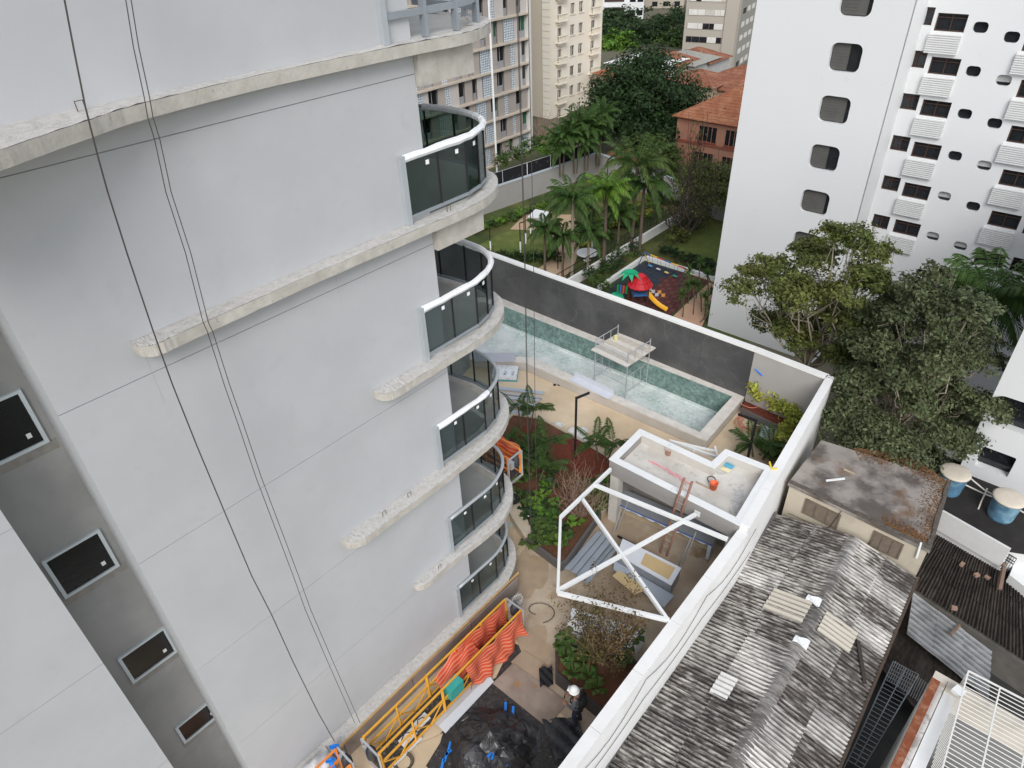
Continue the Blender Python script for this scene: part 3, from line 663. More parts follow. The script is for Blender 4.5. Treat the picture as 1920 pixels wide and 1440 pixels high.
if fi@(np.array([*hp[1], 0])-fr0) < 0: fi = -fi
Lf = np.linalg.norm(fr1-fr0)
for (s, w) in ((.05, .35), (Lf-.35, .3)): b = B(); b.box(fr0+fd*(s+w/2)+fi*.2+[0, 0, 1.15], (w, .3, 2.3), math.atan2(fd[1], fd[0])); part('pier', b, M('hut pale render', (.58, .55, .5)), hut)
b = B(); wallseg(b, fr0+fi*1.5, fr1+fi*1.5, .12, 0, 2.3, -1 if np.array([fd[1], -fd[0], 0])@fi > 0 else -1); part('rear_wall', b, hut_grey, hut)
b = B(); wallseg(b, fr0+fd*.04+fi*.35, fr0+fd*.04+fi*1.5, .12, 0, 2.3, 1); part('side_wall', b, hut_grey, hut)
# --- counter in front, wrapped in grey felt with a blue edge
felt = M('grey felt', (.27, .285, .31), .95, .08, 3, .004, 30)
ct = thing('work_counter', 'long grey wrapped counter with blue taped edge in front of the pavilion', 'counter', gp(1240, 990)*[1, 1, 0])
c0, c1 = gp(1148, 940, .78), gp(1335, 1022, .78); cd = unit(c1-c0); cn = np.array([cd[1], -cd[0], 0]); cn = cn if cn@(-c0*[1, 1, 0]) > 0 else -cn
b = B(); b.hexa([c0+[0, 0, -.07], c1+[0, 0, -.07], c1-cn*.8+[0, 0, -.07], c0-cn*.8+[0, 0, -.07]], [c0, c1, c1-cn*.8, c0-cn*.8]); part('top', b, felt, ct)
b = B()
for i in range(24):
    t0, t1 = i/24, (i+1)/24; dz = .10+.05*math.sin(i*2.1)+random.uniform(0, .03); p, q = c0+(c1-c0)*t0+cn*.006, c0+(c1-c0)*t1+cn*.006
    dz2 = .10+.05*math.sin((i+1)*2.1); b.quad(p+[0, 0, -dz], q+[0, 0, -dz2], q+[0, 0, -.03], p+[0, 0, -.03])
part('wrap_hem', b, M('pale wrap', (.62, .66, .72), .8, .05), ct)
b = B(); b.beam(c0+cn*.012+[0, 0, -.02], c1+cn*.012+[0, 0, -.02], .02, .04); part('tape_edge', b, M('blue masking tape', (.05, .12, .38), .6, .1), ct)
for t in (.02, .98):
    p = c0+(c1-c0)*t-cn*.3; b = B(); b.box(p+[0, 0, -.44], (.12, .6, .68), math.atan2(cd[1], cd[0])); part('leg', b, M('pale wrap', (.62, .66, .72)), ct)
# --- ladder
ld = thing('ladder', 'wooden ladder with reddish rails leaning on the pavilion parapet', 'ladder', gp(1245, 1042))
lb = [gp(1238, 1037), gp(1250, 1043)]; lt = [onv(1283, 896, fr0-fi*.06, fd), onv(1298, 903, fr0-fi*.06, fd)]
red_w = M('reddish timber', (.30, .16, .13), .85, .2, 8)
for k in range(2):
    b = B(); b.beam(lb[k], lt[k]+(lt[k]-lb[k])*.0, .045, .07); part('rail', b, red_w, ld)
for i in range(12):
    t = (i+.5)/12; b = B(); b.tube([lb[0]+(lt[0]-lb[0])*t, lb[1]+(lt[1]-lb[1])*t], .018, 5); part('rung', b, M('worn timber', (.4, .32, .24), .85, .2), ld)
# --- things on the pavilion roof
def bucket(u, v, z, label, col):
    p = gp(u, v, z); t = thing('bucket', label, 'bucket', p); b = B(); b.lathe(p, [(.11, 0), (.14, .26), (.15, .26), (.145, .27), (.13, .26), (.1, .03)], 16); part('body', b, M('plastic '+label[:6], col, .5, .1), t, True)
    b = B(); b.tube([p+np.array([.15*math.cos(a), .02, .26+.16*math.sin(a)]) for a in np.linspace(0, math.pi, 9)], .008, 4); part('handle', b, metal_grey, t); return t
bucket(1253, 852, 2.59, 'white bucket with orange lining on the pavilion roof', (.66, .42, .33))
bucket(1337, 916, 2.59, 'orange bucket with black mix on the pavilion roof', (.75, .16, .06))
p = gp(1318, 910, 2.6); b = B(); b.beam(p-fd*.25, p+fd*.25, .05, .05); tag(b.build('wooden_handle', M('worn timber', (.4, .32, .24))), 'short wooden tool handle beside the orange bucket', 'tool')
p = gp(1337, 900, 2.6); b = B(); b.tube([p+np.array([.13*math.cos(a)-.05, .17*math.sin(a), .02+.01*math.sin(a*3)]) for a in np.linspace(0, 6.28, 18)], .018, 5); tag(b.build('rubber_hose_ring', M('dark rubber', (.08, .08, .085), .7, .1)), 'dark rubber ring lying on the pavilion roof', 'hose')
for (u, v, c, lab) in ((1366, 862, (.75, .76, .76), 'white and blue paper bag in the pavilion roof corner, upper one'), (1366, 873, (.1, .36, .52), 'blue printed paper bag in the pavilion roof corner, middle one'), (1360, 880, (.66, .6, .4), 'tan paper bag in the pavilion roof corner, lower one')):
    p = gp(u, v, 2.6); b = B(); b.grid(lambda i, j, p=p: p+fd*(i-.5)*.36+fi*(j-.5)*.22+[0, 0, .07*(math.sin(math.pi*i)*math.sin(math.pi*j))**.5+.01*random.random()], 6, 5); tag(b.build('paper_bag', M('bag '+lab[:8], c, .8, .2, 8)), lab, 'bag', 'paper bags on the pavilion roof')
for k, (u, v) in enumerate(((1275, 872), (1352, 888), (1300, 936), (1300, 945))):
    p = gp(u, v, 2.59); b = B(); b.prism(blobpoly(p[0], p[1], .13, .08, 7, .5), 2.582, 2.6+.006*k); tag(b.build('paper_scrap', M('grey scrap', (.5, .5, .48), .9, .1)), ['pale flat scrap near the white bucket on the pavilion roof', 'grey flat scrap by the bags on the pavilion roof', 'flat scrap by the ladder top, farther from the front', 'flat scrap by the ladder top, nearer to the front'][k], 'scrap')
b = B()
for k in range(90):
    t = random.random(); p = gp(1395-20*random.random()-t*12, 915+t*50+random.uniform(-8, 8), 2.585); a = random.uniform(0, 3.14); r = random.uniform(.02, .09)
    b.add([p+[r*math.cos(a), r*math.sin(a), .003], p+[r*math.cos(a+2), r*math.sin(a+2), .03*random.random()], p+[r*math.cos(a+4), r*math.sin(a+4), .01]], [(0, 1, 2)])
tag(b.build('rubble', M('pale rubble', (.5, .5, .5), .9, .3, 30)), 'broken pale chips along the pavilion roof end', 'rubble', kind='stuff')
b = B()
for k in range(5):
    p0, p1 = gp(1215+k*2, 862+k, 2.585), gp(1300-k*3, 905+k, 2.585); pts = [p0+(p1-p0)*t+fi*random.gauss(0, .04)+[0, 0, .006*k] for t in np.linspace(0, 1, 14)]; b.tube(pts, .012, 4)
tag(b.build('pink_mesh', M('pink netting', (.72, .33, .36), .8, .2, 9)), 'strip of pink netting along the pavilion roof', 'netting')
# --- pergola
pg = thing('pergola', 'white painted steel pergola frame of crossing beams without a roof', 'pergola', gp(1150, 1050)*[1, 1, 0])
ZP = 2.72
def pb(u, v): return gp(u, v, ZP)
for k_, (a, c) in enumerate((((1145, 880), (1051, 970)), ((1051, 970), (1046, 1110)), ((1046, 1112), (1255, 1164)), ((1046, 1108), (1304, 965)), ((1116, 910), (1364, 1012)), ((1093, 938), (1252, 1164)))):
    b = B(); b.beam(pb(*a)+[0, 0, .003*k_], pb(*c)+[0, 0, .003*k_], .085, .14); part('beam', b, white_paint, pg)
b = B(); b.box(onv(1307, 963, fr0-fi*.02, fd), (.2, .03, .2), math.atan2(fd[1], fd[0])); part('bracket', b, white_paint, pg)
for (u, v) in ((1247, 822), ):
    b = B(); b.beam(gp(1255, 826, 2.3), gp(1345, 858, 2.3), .07, .1); b.beam(gp(1340, 838, 2.3), gp(1345, 858, 2.3), .07, .1); b.beam(gp(1255, 826, 2.3), gp(1340, 846, 2.3), .06, .08); b.tube([gp(1301, 845, 2.3), gp(1301, 845, 2.3)*[1, 1, 0]], .03, 6); tag(b.build('steel_brace', white_paint), 'white steel brace behind the pavilion parapet near the pool', 'brace')
# --- lamp posts
def lamp(base, h, arm, label, low=None, group='black garden lamp posts'):
    base = np.array(base, float); t = thing('lamp_post', label, 'lamp post', base, group); b = B(); b.beam(base+[0, 0, .0], base+[0, 0, h], .085, .085, up=(0, 1, 0)); part('post', b, black_metal, t)
    d = unit(np.array(arm, float)); l = np.linalg.norm(arm); b = B(); b.beam(base+[0, 0, h-.04]+d*.044, base+[0, 0, h-.04]+d*l, .07, .08); part('arm', b, black_metal, t)
    b = B(); b.box(base+[0, 0, .01], (.2, .2, .02)); part('base_plate', b, black_metal, t)
    if low: b = B(); b.beam(base+[0, 0, .02], base+[0, 0, low], .13, .13, up=(0, 1, 0)); part('white_sleeve', b, white_wrap, t)
    return t
LA = gp(1078, 858, .35); LA[2] = .0; zt = zat(1086, 745, LA)
at = gp(1105, 735, zt)-np.array([LA[0], LA[1], zt])
lamp(LA, zt, at, 'tall black lamp post rising from the red mulch bed')
LB_ = gp(1400, 868, 0); zt = zat(1415, 786, LB_); at = gp(1384, 775, zt)-np.array([LB_[0], LB_[1], zt]); lamp(LB_, zt, at, 'black lamp post beside the red hose coil near the pool end')
# --- planters
soil = M('red soil', (.135, .062, .035), 1.0, .3, 2.5, .03, 12, col2=(.11, .055, .03), mix=(.4, .6), mscale=1.5)
mulch = M('red mulch', (.155, .042, .024), 1.0, .35, 9, .04, 30)
bedpx = ((925, 812), (960, 775), (1015, 782), (1075, 815), (1135, 850), (1163, 872), (1148, 935), (1128, 962), (1064, 1052), (1052, 1060), (985, 1010), (952, 935), (925, 900))
bd = thing('garden_bed', 'large raised garden bed of red soil with a concrete kerb beside the balconies', 'planter', gp(1040, 930)*[1, 1, 0])
bpoly = [xy(*q, .34) for q in bedpx]
b = B(); b.prism(inset(bpoly, .1), .0, .30); part('soil', b, soil, bd)
kerb_in = inset(bpoly, .1); kd = M('dark kerb', (.12, .11, .105), .8, .1, 3); kc = M('kerb concrete', (.52, .44, .33), .9, .15, 2)
for i in range(len(bpoly)):
    j = (i+1) % len(bpoly); b = B()
    P, Q, R_, S_ = bpoly[i], bpoly[j], kerb_in[j], kerb_in[i]
    b.hexa([(*P, 0), (*Q, 0), (*R_, 0), (*S_, 0)], [(*P, .36), (*Q, .36), (*R_, .36), (*S_, .36)]); part('kerb', b, kd if i in (7, 8, 9) else kc, bd)
mp_ = [xy(*q, .31) for q in ((1040, 835), (1078, 822), (1150, 868), (1140, 880), (1120, 905), (1085, 890), (1045, 858))]
b = B(); b.prism(mp_, .301, .33); part('mulch', b, mulch, bd)
b = B(); b.prism([xy(*q, .31) for q in ((952, 815), (985, 798), (1010, 808), (985, 820))], .301, .335); part('mulch', b, mulch, bd)
# walkway kerb slab with tyre
b = B(); b.prism([xy(*q, .4) for q in ((945, 905), (962, 912), (1000, 1000), (985, 1008), (957, 965))], .0, .4); tag(b.build('concrete_ledge', kc), 'tan concrete ledge between the balcony and the garden bed', 'ledge')
p = gp(961, 938, .42); b = B(); ringp = [p+np.array([.2*math.cos(a), .2*math.sin(a), .07]) for a in np.linspace(0, 2*math.pi, 21)]; b.tube(ringp, .075, 8, caps=False); tag(b.build('rubber_bowl', M('tyre rubber', (.02, .02, .022), .8, .1), None, True), 'black rubber bowl on the concrete ledge', 'bowl')
p = gp(984, 970, .42); b = B(); b.beam(p+[-.12, 0, .02], p+[.16, .03, .02], .05, .03); b.beam(p+[.0, 0, .02], p+[-.1, .22, .02], .03, .03); tag(b.build('white_tool', white_paint), 'small white T shaped tool on the concrete ledge', 'tool')
p = gp(966, 985, .02); b = B(); b.grid(lambda i, j: p+np.array([(i-.5)*.4, (j-.5)*.25, .05*math.sin(i*5)*math.cos(j*4)+.06]), 5, 4); tag(b.build('plastic_bag', M('pale teal plastic', (.5, .62, .62), .4, .2, 9)), 'crumpled pale teal bag on the floor below the ledge', 'bag')
p = gp(989, 1018, .02); b = B(); b.grid(lambda i, j: p+np.array([(i-.5)*.45, (j-.5)*.35, .12*abs(math.sin(i*6+j*3))+.02]), 6, 5); tag(b.build('black_bag', M('black plastic', (.02, .02, .022), .35, .2, 5)), 'crumpled black bag at the garden bed corner', 'bag')
b = B(); q = gp(978, 1028, .015); b.box(q+[0, 0, .01], (.7, .2, .03), 1.0); tag(b.build('board', M('tan board', (.55, .44, .3), .85, .1)), 'short tan board on the wet floor by the bed corner', 'board')
# far corner bed
fb = thing('corner_bed', 'narrow bed of red mulch behind a dark kerb under the plaster wall', 'planter', gp(1440, 775)*[1, 1, 0])
cpx = ((1396, 748), (1393, 762), (1478, 803), (1500, 790), (1530, 735), (1420, 712))
c_out = [xy(*q, .3) for q in ((1392, 762), (1478, 806), (1535, 735))]
k0, k1 = gp(1392, 764, .4), gp(1478, 806, .4); q1 = WC-DN*-.1-DU*.1
b = B(); b.prism([tuple(k0[:2]), tuple(k1[:2]), tuple((WC-DU*.15+DN*.06)[:2]), tuple((D1+DN*.06)[:2]), tuple((pout[0]+DU*.03)[:2])], 0, .32); part('soil', b, mulch, fb)
b = B(); wallseg(b, k0, k1, .1, 0, .4, 1); part('kerb', b, M('dark kerb', (.12, .11, .105)), fb)
# near planter by the boundary wall
np_ = thing('dark_planter', 'dark walled planter of red soil against the white boundary wall near the worker', 'planter', gp(1110, 1270)*[1, 1, 0])
q0, q1, q2 = gp(1041, 1197, .55), gp(1041, 1262, .55), gp(1128, 1332, .55)
iw = lambda P: WM+dW*np.dot(P-WM, dW)-np.array([dW[1], -dW[0], 0])*.02
ppoly = [tuple(q[:2]) for q in (q0, q1, q2)]+[tuple(iw(q2)[:2]), tuple((iw(q0)+dW*1.2)[:2])]
b = B(); b.prism(inset(ppoly, .07), 0, .47); part('soil', b, soil, np_)
pi_ = inset(ppoly, .07)
for i in range(5):
    j = (i+1) % 5; b = B(); b.hexa([(*ppoly[i], 0), (*ppoly[j], 0), (*pi_[j], 0), (*pi_[i], 0)], [(*ppoly[i], .55), (*ppoly[j], .55), (*pi_[j], .55), (*pi_[i], .55)]); part('side', b, M('charcoal board', (.055, .05, .048), .7, .2, 4), np_)
# ================================================================== suspended platforms
yel = M('orange yellow steel', (.72, .36, .04), .5, .12, 6, spec=.4)
org = M('orange steel', (.75, .25, .05), .5, .12, 6, spec=.4)
dk_deck = M('dark checker deck', (.05, .047, .045), .7, .35, 12, .006, 40, col2=(.2, .19, .18), mix=(.56, .66), mscale=14)
def platform(name, label, P, L, W, z, mt, bays, mesh_from=None, rail_h=1.05):
    """P(s,o,z) -> world; deck of L x W at height z"""
    t = thing(name, label, 'platform', P(L/2, W/2, z))
    def bx(b, a, c, w=.05): b.beam(P(*a), P(*c), w, w); return b
    b = B(); b.hexa([P(0, .05, z), P(0, W-.05, z), P(L, W-.05, z), P(L, .05, z)], [P(0, .05, z+.05), P(0, W-.05, z+.05), P(L, W-.05, z+.05), P(L, .05, z+.05)]); part('deck', b, dk_deck, t)
    for o in (0, W):
        for h in (.02, .55, rail_h): b = B(); bx(b, (0, o, z+h), (L, o, z+h), .05); part('rail', b, mt, t)
        for k in range(bays+1): s = L*k/bays; b = B(); bx(b, (s, o, z), (s, o, z+rail_h), .05 if k % 2 else .075); part('post', b, mt, t)
        for k in range(bays): s0, s1 = L*k/bays, L*(k+1)/bays; b = B(); bx(b, (s0, o, z+.55), ((s0+s1)/2, o, z+.02), .03); bx(b, ((s0+s1)/2, o, z+.02), (s1, o, z+.55), .03); part('brace', b, mt, t)
    for s in (-.06, L+.06):
        b = B(); bx(b, (s, -.03, z-.08), (s, W+.03, z-.08), .06); bx(b, (s, -.03, z-.08), (s, -.03, z+1.0), .05); bx(b, (s, W+.03, z-.08), (s, W+.03, z+1.0), .05); bx(b, (s, -.03, z+1.0), (s, W+.03, z+1.0), .05); part('stirrup', b, metal_lt, t)
        b = B(); c = P(s, W*.5, z+.75); b.lathe(c-[0, 0, .22], [(.1, 0), (.14, .05), (.14, .3), (.09, .36), (.09, .45)], 12); part('hoist_motor', b, M('dark hoist', (.05, .05, .055), .5, .3, 9), t, True)
        b = B(); b.box(P(s, W*.2, z+.7), (.16, .12, .3), ALU); part('control_box', b, metal_lt, t)
    return t
PA = lambda s, o, z: FP(1.2+s, .96+o, z)
platform('suspended_platform', 'long yellow suspended platform of lattice rails resting beside the grey facade', PA, 5.6, .64, .14, yel, 5)
PBf = lambda s, o, z: FP(9.45+o, -1.15-s, z)
platform('suspended_platform', 'orange suspended platform hanging beyond the curved balcony tips', PBf, 3.0, .6, 2.95, org, 3)
PC = lambda s, o, z: FP(-2.4+s, .75+o, z)
platform('suspended_platform', 'orange suspended platform end at the lower picture edge with taped foil', PC, 2.9, .6, .3, org, 3)
# striped mesh cloths
def Mstripe(name, c1, c2, sc):
    m = M(name, c1, .75, .08, 3, trans=.2); nt = m.node_tree; n = nt.nodes; L = nt.links; bs = n['Principled BSDF']
    uv = n.new('ShaderNodeUVMap'); sp = n.new('ShaderNodeSeparateXYZ'); L.new(uv.outputs[0], sp.inputs[0])
    mu = n.new('ShaderNodeMath'); mu.operation = 'MULTIPLY'; mu.inputs[1].default_value = sc; L.new(sp.outputs[0], mu.inputs[0])
    si = n.new('ShaderNodeMath'); si.operation = 'SINE'; L.new(mu.outputs[0], si.inputs[0]); gt = n.new('ShaderNodeMath'); gt.operation = 'GREATER_THAN'; gt.inputs[1].default_value = .35; L.new(si.outputs[0], gt.inputs[0])
    mx = n.new('ShaderNodeMix'); mx.data_type = 'RGBA'; L.new(gt.outputs[0], mx.inputs[0]); mx.inputs[6].default_value = (*c1, 1); mx.inputs[7].default_value = (*c2, 1); L.new(mx.outputs[2], bs.inputs['Base Color'])
    for l in list(nt.links):
        if l.to_node.type == 'BSDF_TRANSLUCENT': L.new(mx.outputs[2], l.to_socket)
    return m
stripe = Mstripe('striped safety mesh', (.72, .10, .04), (.75, .30, .20), 55)
def cloth(fn, nu, nv, label, rep=1.0):
    b = B(); b.grid(fn, nu, nv); me = mesh_of(b, 'cloth'); uv = me.uv_layers.new(name='UVMap'); W = nu+1
    for lp in me.loops: i = lp.vertex_index % W; j = lp.vertex_index//W; uv.data[lp.index].uv = (j/nv*rep, i/nu)
    me.polygons.foreach_set('use_smooth', [True]*len(me.polygons)); o = mobj('safety_cloth', me, stripe); return tag(o, label, 'cloth', 'striped safety cloths')
def hang(s0, s1, o, ztop, drop, out, fold=.05):
    def f(i, j):
        s = s0+(s1-s0)*i; z = ztop+.02*math.sin(i*23)-drop*j*(1+.35*math.sin(i*3.1)+.08*math.sin(i*19)); oo = o+out*j+fold*(math.sin(i*17+j*3)+.6*math.sin(i*31-j*4))*(.25+j)+.06
        return FP(1.2+s+.1*math.sin(j*4+i*2)*j, .96+oo, max(z, .06))
    return f
cloth(hang(3.1, 5.55, .66, 1.24, .85, .16, .07), 46, 16, 'orange and white striped safety cloth over the outer rail of the yellow platform')
cloth(hang(3.4, 5.5, .02, 1.22, .95, .04), 40, 14, 'striped safety cloth on the inner rail of the yellow platform')
def sag(i, j):
    s = 2.5+1.5*i; o = -.02+.74*j; return FP(1.2+s, .96+o, 1.2-.5*math.sin(math.pi*j)*(.5+.5*i)+.05*math.sin(i*15+j*9)-.55*(1-i)**2)
cloth(sag, 26, 16, 'striped safety cloth sagging between both rails of the yellow platform', 1.3)
b = B(); b.grid(lambda i, j: FP(9.35+.0*j+.05*math.sin(i*14), -1.2-1.2*i, 4.05-.95*j), 24, 8); me = mesh_of(b, 'cloth'); uv = me.uv_layers.new(name='UVMap')
for lp in me.loops: uv.data[lp.index].uv = ((lp.vertex_index//25)/8*.6, 0)
b2 = B(); b2.grid(lambda i, j: FP(10.12+.03*math.sin(i*14), -1.2-1.5*i, 4.05-.95*j), 24, 8); me = mesh_of(b2, 'cloth'); uv = me.uv_layers.new(name='UVMap')
for lp in me.loops: uv.data[lp.index].uv = ((lp.vertex_index//25)/8*.6, 0)
tag(mobj('safety_cloth', me, stripe), 'striped safety cloth on the orange platform beyond the balcony tips', 'cloth', 'striped safety cloths')
# load on the yellow platform
teal = thing('teal_crate', 'teal plastic crate on the outer rail of the yellow platform', 'crate', PA(2.62, .5, .6))
tm = M('teal plastic', (.05, .36, .32), .45, .08, 4)
for (d0, d1, e0, e1, z0, z1) in ((0, .5, .48, .8, .95, 1.0), (0, .03, .48, .8, .55, .949), (.47, .5, .48, .8, .55, .949), (.031, .469, .48, .51, .55, .949), (.031, .469, .77, .8, .55, .949)):
    b = B(); b.hexa([PA(2.4+d0, e0, z0), PA(2.4+d0, e1, z0), PA(2.4+d1, e1, z0), PA(2.4+d1, e0, z0)], [PA(2.4+d0, e0, z1), PA(2.4+d0, e1, z1), PA(2.4+d1, e1, z1), PA(2.4+d1, e0, z1)]); part('side', b, tm, teal)
for k, (s0, o0, lab) in enumerate(((.75, .32, 'white board on the yellow platform deck, nearest its end'), (1.28, .28, 'white board on the yellow platform deck, farther from its end'))):
    b = B(); b.hexa([PA(s0, o0, .2), PA(s0+.5, o0, .2), PA(s0+.5, o0+.24, .2), PA(s0, o0+.24, .2)], [PA(s0, o0, .26), PA(s0+.5, o0, .26), PA(s0+.5, o0+.24, .26), PA(s0, o0+.24, .26)]); tag(b.build('white_board', white_paint), lab, 'board')
b = B(); b.tube([PA(.5+.12*k, .45+.1*math.sin(k*1.3), .3+.1*abs(math.sin(k))) for k in range(12)], .015, 5); tag(b.build('rust_cable', M('rusty wire', (.1, .06, .04))), 'brown cable looped on the yellow platform', 'cable')
b = B(); c = FP(7.15, 1.05, .5)
for k in range(5): b.tube([c+FU*(.2*math.cos(a+k))+FN*(.1+.12*math.sin(a*1.0+k))+np.array([0, 0, .25*math.sin(a*2+k)+.3]) for a in np.linspace(0, 6, 16)], .014, 4)
tag(b.build('cable_tangle', M('pale cable', (.5, .5, .5), .6, .1)), 'tangle of pale cables at the far end of the yellow platform', 'cable')
c = gp(1015, 1150, .02); b = B(); b.tube([c+np.array([.42*math.cos(a)*(1-.02*a), .3*math.sin(a)+.05*a, .02]) for a in np.linspace(-1.5, 4.2, 26)], .014, 4); tag(b.build('wire_loop', ropem), 'dark wire loop lying on the floor beyond the yellow platform', 'wire')
c = gp(757, 1430, .02); b = B()
for k in range(3): b.tube([c+np.array([(.2+.04*k)*math.cos(a), (.2+.03*k)*math.sin(a), .02+.02*k]) for a in np.linspace(0, 6.3, 22)], .012, 4)
tag(b.build('wire_coil', ropem), 'dark wire coil on the tan board at the lower edge', 'wire')
# taped foil bundle at the lower left
b = B(); b.grid(lambda i, j: FP(-.55+1.0*i, .15+.55*j, .78+.3*math.sin(math.pi*i)*math.sin(math.pi*j)+.04*math.sin(i*19+j*7)), 14, 10); fo = b.build('foil_sheet', M('clear plastic foil', (.66, .66, .66), .3, .1, 9, spec=.6), None, True); tag(fo, 'clear plastic foil bundle tied with blue tape below the thick rope', 'foil')
btape = M('blue tape', (.02, .22, .75), .5, .05)
for k, (s, o) in enumerate(((.48, .4), (.2, .62), (-.5, .6))):
    b = B(); p = FP(s, o, 1.02); b.beam(p, p+FU*.22+FN*.1-[0, 0, .1], .1, .02); b.beam(p+FU*.1, p+FU*.05+FN*.25-[0, 0, .3], .1, .02); part('tape', b, btape, fo)
# ================================================================== sheets, boards, tarpaulin, worker
def sheet(name, pts, t, mat, label, cat, z=None, group=None):
    P = [np.array(p, float) for p in pts]; b = B(); b.hexa(P, [p+[0, 0, t] for p in P]); return tag(b.build(name, mat), label, cat, group)
plyw = M('grey stained plywood', (.26, .205, .165), .85, .16, 1.2, .003, 12, col2=(.31, .255, .21), mix=(.4, .6), mscale=1.2, col3=(.36, .18, .07), mix3=(.62, .75), m3scale=1.4)
sheet('plywood_sheet', [gp(*q, .02) for q in ((962, 1244), (924, 1282), (1026, 1364), (1065, 1318))], .03, plyw, 'large grey stained plywood sheet on the floor in front of the worker', 'plywood')
sheet('plywood_sheet', [gp(*q, .008) for q in ((981, 1219), (958, 1242), (1009, 1283), (1040, 1256))], .02, M('tan plywood', (.36, .28, .20), .85, .15, 1.5, .003, 12, col3=(.3, .16, .08), mix3=(.6, .72)), 'smaller tan plywood sheet behind the large one by the dark planter', 'plywood')
sheet('plywood_sheet', [gp(*q, .006) for q in ((740, 1440), (770, 1402), (812, 1350), (838, 1372), (790, 1440))][:2]+[gp(838, 1372, .006), gp(790, 1450, .006)], .015, M('tan board', (.55, .44, .3)), 'tan board under the yellow platform at the lower edge', 'plywood')
mt_ = M('grey coated sheet', (.56, .575, .60), .45, .05, 2, spec=.4)
for (pts, lab) in ((((809, 1353), (835, 1375), (926, 1278), (908, 1258)), 'long folded light grey metal sheet beside the yellow platform'), (((731, 1433), (737, 1440), (792, 1385), (787, 1379)), 'short grey metal strip at the near end of the yellow platform')):
    P = [gp(*q, .05) for q in pts]; t = thing('metal_sheet', lab, 'metal sheet', P[0]); m0, m1 = (P[0]*.45+P[1]*.55), (P[3]*.45+P[2]*.55)
    b = B(); b.quad(P[0]+[0, 0, .02], m0+[0, 0, .1], m1+[0, 0, .1], P[3]+[0, 0, .02]); b.quad(m0+[0, 0, .1], P[1], P[2], m1+[0, 0, .1]); part('fold', b, mt_, t)
tarp_m = M('black tarpaulin', (.022, .022, .024), .36, .3, 2.5, spec=.6, col2=(.06, .06, .066), mix=(.5, .65), mscale=1.6)
def crease(m, scs, dist):
    nt = m.node_tree; n = nt.nodes; L = nt.links; mp = [x for x in n if x.type == 'MAPPING'][0].outputs[0]; prev = None
    for sc, d_ in zip(scs, dist):
        vo = n.new('ShaderNodeTexVoronoi'); vo.feature = 'DISTANCE_TO_EDGE'; vo.inputs['Scale'].default_value = sc; L.new(mp, vo.inputs['Vector']); bp = n.new('ShaderNodeBump'); bp.inputs['Distance'].default_value = d_; L.new(vo.outputs['Distance'], bp.inputs['Height'])
        if prev: L.new(prev, bp.inputs['Normal'])
        prev = bp.outputs[0]
    L.new(prev, n['Principled BSDF'].inputs['Normal'])
crease(tarp_m, (2.2, 6.0), (.05, .012))
gs = [xy(*q, 0) for q in ((788, 1425), (838, 1360), (905, 1288), (930, 1270), (962, 1205), (985, 1215), (955, 1262), (1010, 1345), (1060, 1345), (1092, 1385), (1060, 1445), (830, 1470))]
b = B(); b.prism(gs, .0015, .0045); tag(b.build('ground_sheet', M('dirty black sheet', (.045, .042, .04), .6, .5, 9, .008, 25, col2=(.16, .14, .12), mix=(.58, .7), mscale=11)), 'dirty black plastic sheet spread on the floor below the tarpaulin heap', 'sheet')
tc_ = gp(922, 1402, 0)
PKS = [(0, .05, .95, .4), (-.45, -.3, .75, .4), (.4, -.4, .7, .4), (.15, .5, .5, .35), (-.5, .35, .45, .35), (.6, .2, .5, .35)]
RT = random.Random(21); TJ = [[(RT.gauss(0, .045), RT.gauss(0, .045), RT.gauss(0, .026)) for _ in range(60)] for _ in range(20)]
def tarpf(i, j):
    a = 2*math.pi*i; r = 1.32*j*(1+.08*math.sin(3*a)+.06*math.sin(7*a)); x, y = r*math.cos(a), r*math.sin(a)*.95
    q = TJ[int(round(j*11))][int(round(i*34)) % 34]; x += q[0]*min(1, j*3); y += q[1]*min(1, j*3)
    h = max(A*max(0, 1-math.hypot(x-px, y-py)/(s*2.5))**1.1 for px, py, A, s in PKS)*min(1, (1.02-j)*3.2)
    return (tc_[0]+x, tc_[1]+y, max(.015+.02*abs(q[2])*10, h+q[2]*min(1, j*4)))
b = B(); b.grid(tarpf, 34, 11); tp = b.build('tarpaulin', tarp_m, None, False); tag(tp, 'heap covered with wrinkled black tarpaulin and blue tape', 'tarpaulin')
for k, (u, v) in enumerate(((920, 1413), (926, 1416), (943, 1414), (952, 1427), (948, 1325), (962, 1333), (843, 1400), (842, 1410), (836, 1420), (830, 1432))):
    z = .45 if 900 < u < 960 and v > 1400 else .06; p = gp(u, v, z); b = B(); a = random.uniform(.6, 1.6); b.box(p+[0, 0, .02], (.26, .07, .012), a); part('tape', b, btape, tp)
b = B(); b.grid(lambda i, j: gp(1062, 1385, .02)+np.array([(i-.5)*1.0-(j-.5)*.3, (j-.5)*1.1, .06*abs(math.sin(i*7+j*5))+.01]), 16, 14); tag(b.build('black_sheet', tarp_m, None, True), 'crumpled black sheet between the tarpaulin heap and the boundary wall', 'sheet')
b = B(); b.grid(lambda i, j: gp(1024, 1272, .02)+np.array([(i-.5)*.4, (j-.5)*.6, .16*abs(math.sin(i*5+j*6))+.01]), 8, 9); tag(b.build('black_bag', M('black plastic', (.02, .02, .022)), None, True), 'crumpled black bag beside the dark planter side', 'bag')

